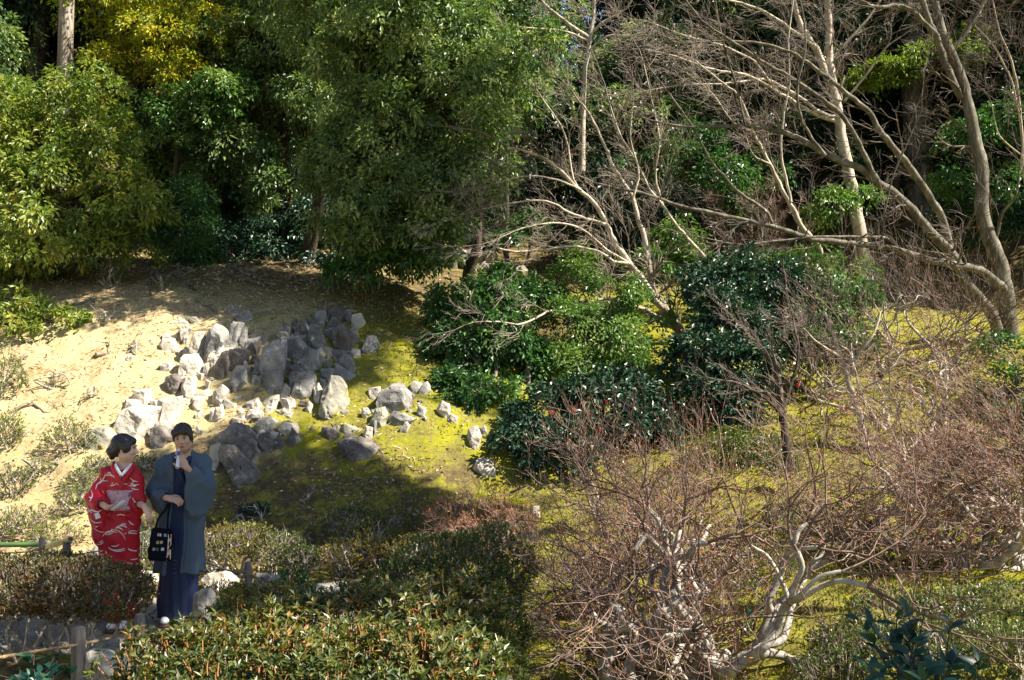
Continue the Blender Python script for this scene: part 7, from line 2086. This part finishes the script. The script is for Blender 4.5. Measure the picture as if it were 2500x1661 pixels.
    # traced groups: arcs on the skirt, sleeve and shoulders
    for x, z, a, L, b in [(-.06, .545, .25, .16, -.9), (-.05, .515, .15, .17, -.8), (-.17, .60, .1, .09, -.7), (.09, .60, -.6, .10, .4), (-.02, .45, .1, .13, -.6), (-.10, .48, .5, .09, .3), (.08, .44, .3, .09, -.5), (-.05, .73, -.5, .12, .4), (-.03, .71, -.1, .10, .2), (.10, .72, -.7, .10, .3), (-.10, .82, .7, .11, -.6), (-.08, .84, .1, .09, .5), (-.02, .88, -.3, .12, -.5), (.02, .90, .2, .08, -.6), (.08, .84, -.05, .10, -.5), (-.17, .68, -.5, .07, .4), (-.16, .76, -.2, .06, .5), (-.17, .56, -.4, .09, .3), (-.06, .40, .2, .12, -.7), (.04, .36, .1, .1, -.6), (-.12, .33, .3, .1, -.5), (.0, .28, .15, .12, -.6), (-.1, .2, .2, .12, -.6), (.05, .17, .2, .1, -.6), (.08, .25, -.4, .1, .4),
                          (.11, .95, -.9, .05, .3), (.02, 1.0, .2, .06, -.4)]:
        (W2 if (x, z) in ((-.05, .515), (-.02, .88), (-.08, .84)) else W1).append(stroke(x, z, a, L, b))
        if rr.random() < .55: W1.append(stroke(x + .03, z + .012, a + .35, L * .45, b))
    for x, z, a, L, b in [(-.17, 1.22, 1.2, .10, -.8), (-.10, 1.33, .15, .10, -.5), (-.205, 1.12, 1.2, .08, .6), (-.23, 1.02, .5, .10, -.5), (-.20, 1.06, -.3, .12, .6), (-.24, 1.08, -1.0, .07, .4), (-.15, 1.26, .9, .09, .2), (-.05, 1.25, .1, .05, .2), (-.20, .98, -.6, .09, .4), (-.17, .9, -.7, .08, .3), (.03, 1.30, .9, .06, .2), (.0, 1.27, .1, .10, .5), (.02, 1.255, .35, .07, -.4), (.12, 1.27, -.4, .06, .3), (.11, 1.25, -.1, .05, .2), (.13, 1.23, -.5, .05, .3), (.0, 1.34, -.3, .06, .2), (.15, 1.15, -1.1, .06, .3), (-.06, 1.36, -.6, .05, .2), (.12, 1.32, -.8, .06, .3)]:
        W1.append(stroke(x, z, a, L, b))
        if rr.random() < .5: W1.append(stroke(x + .015, z + .01, a + .7, L * .4, b))
    ribbons('white_print', bv, W1, .009, M['white_print'], kim)['kind'] = 'stuff'
    for w in W2: ribbons('gold_print', bv, [w], .011, M['gold_print'], kim)
    # handkerchief peeping from the sleeve
    bm = bmesh.new()
    bmesh.ops.create_grid(bm, x_segments=4, y_segments=4, size=.5, matrix=Matrix.Translation((-.125, -.165, 1.005)) @ Matrix.Rotation(1.45, 4, 'X') @ Matrix.Rotation(.35, 4, 'Z') @ Matrix.Diagonal((.045, .05, 1, 1)))
    for v in bm.verts: v.co.y += .006 * math.sin(v.co.x * 120)
    hk = small('handkerchief', bm, M['white_cloth'], kim)
    # socks and sandals
    for s in (-1, 1):
        bm = bmesh.new(); ell(bm, Vector((.015 + s * .05, -.045, .05)), (.042, .115, .040), sub=3)
        small('white_sock', bm, M['white_cloth'], body)
        bm = bmesh.new(); bmesh.ops.create_cube(bm, size=1, matrix=Matrix.Translation((.015 + s * .05, -.05, .010)) @ Matrix.Diagonal((.085, .24, .022, 1)))
        bmesh.ops.bevel(bm, geom=[e for e in bm.edges], offset=.008, segments=2, affect='EDGES')
        small('sandal', bm, M['sandal'], body)
    # phone in her hand
    a, b = np.array([.060, -.285, 1.075]), np.array([.150, -.30, 1.150])
    m = (a + b) / 2
    ph = empty('mobile_phone', O + m, 'white mobile phone held by the woman in red', 'phone')
    bm = bmesh.new()
    ang = math.atan2(b[2] - a[2], b[0] - a[0])
    bmesh.ops.create_cube(bm, size=1, matrix=Matrix.Rotation(-ang, 4, 'Y') @ Matrix.Rotation(-.35, 4, 'X') @ Matrix.Diagonal((.135, .066, .010, 1)))
    bmesh.ops.bevel(bm, geom=list(bm.edges), offset=.003, segments=2, affect='EDGES')
    small('case', bm, M['plastic_white'], ph)
    bm = bmesh.new()
    bmesh.ops.create_grid(bm, x_segments=1, y_segments=1, size=.5, matrix=Matrix.Rotation(-ang, 4, 'Y') @ Matrix.Rotation(-.35, 4, 'X') @ Matrix.Translation((0, 0, .0056)) @ Matrix.Diagonal((.118, .058, 1, 1)))
    small('screen', bm, M['eye_dark'], ph)
    tube_part('phone_strap', smooth_path(np.array([(-.06, .0, -.04), (-.055, -.01, -.065), (-.06, -.005, -.085)]), 5), .003, M['bag'], ph)
    return body
woman = build_woman()
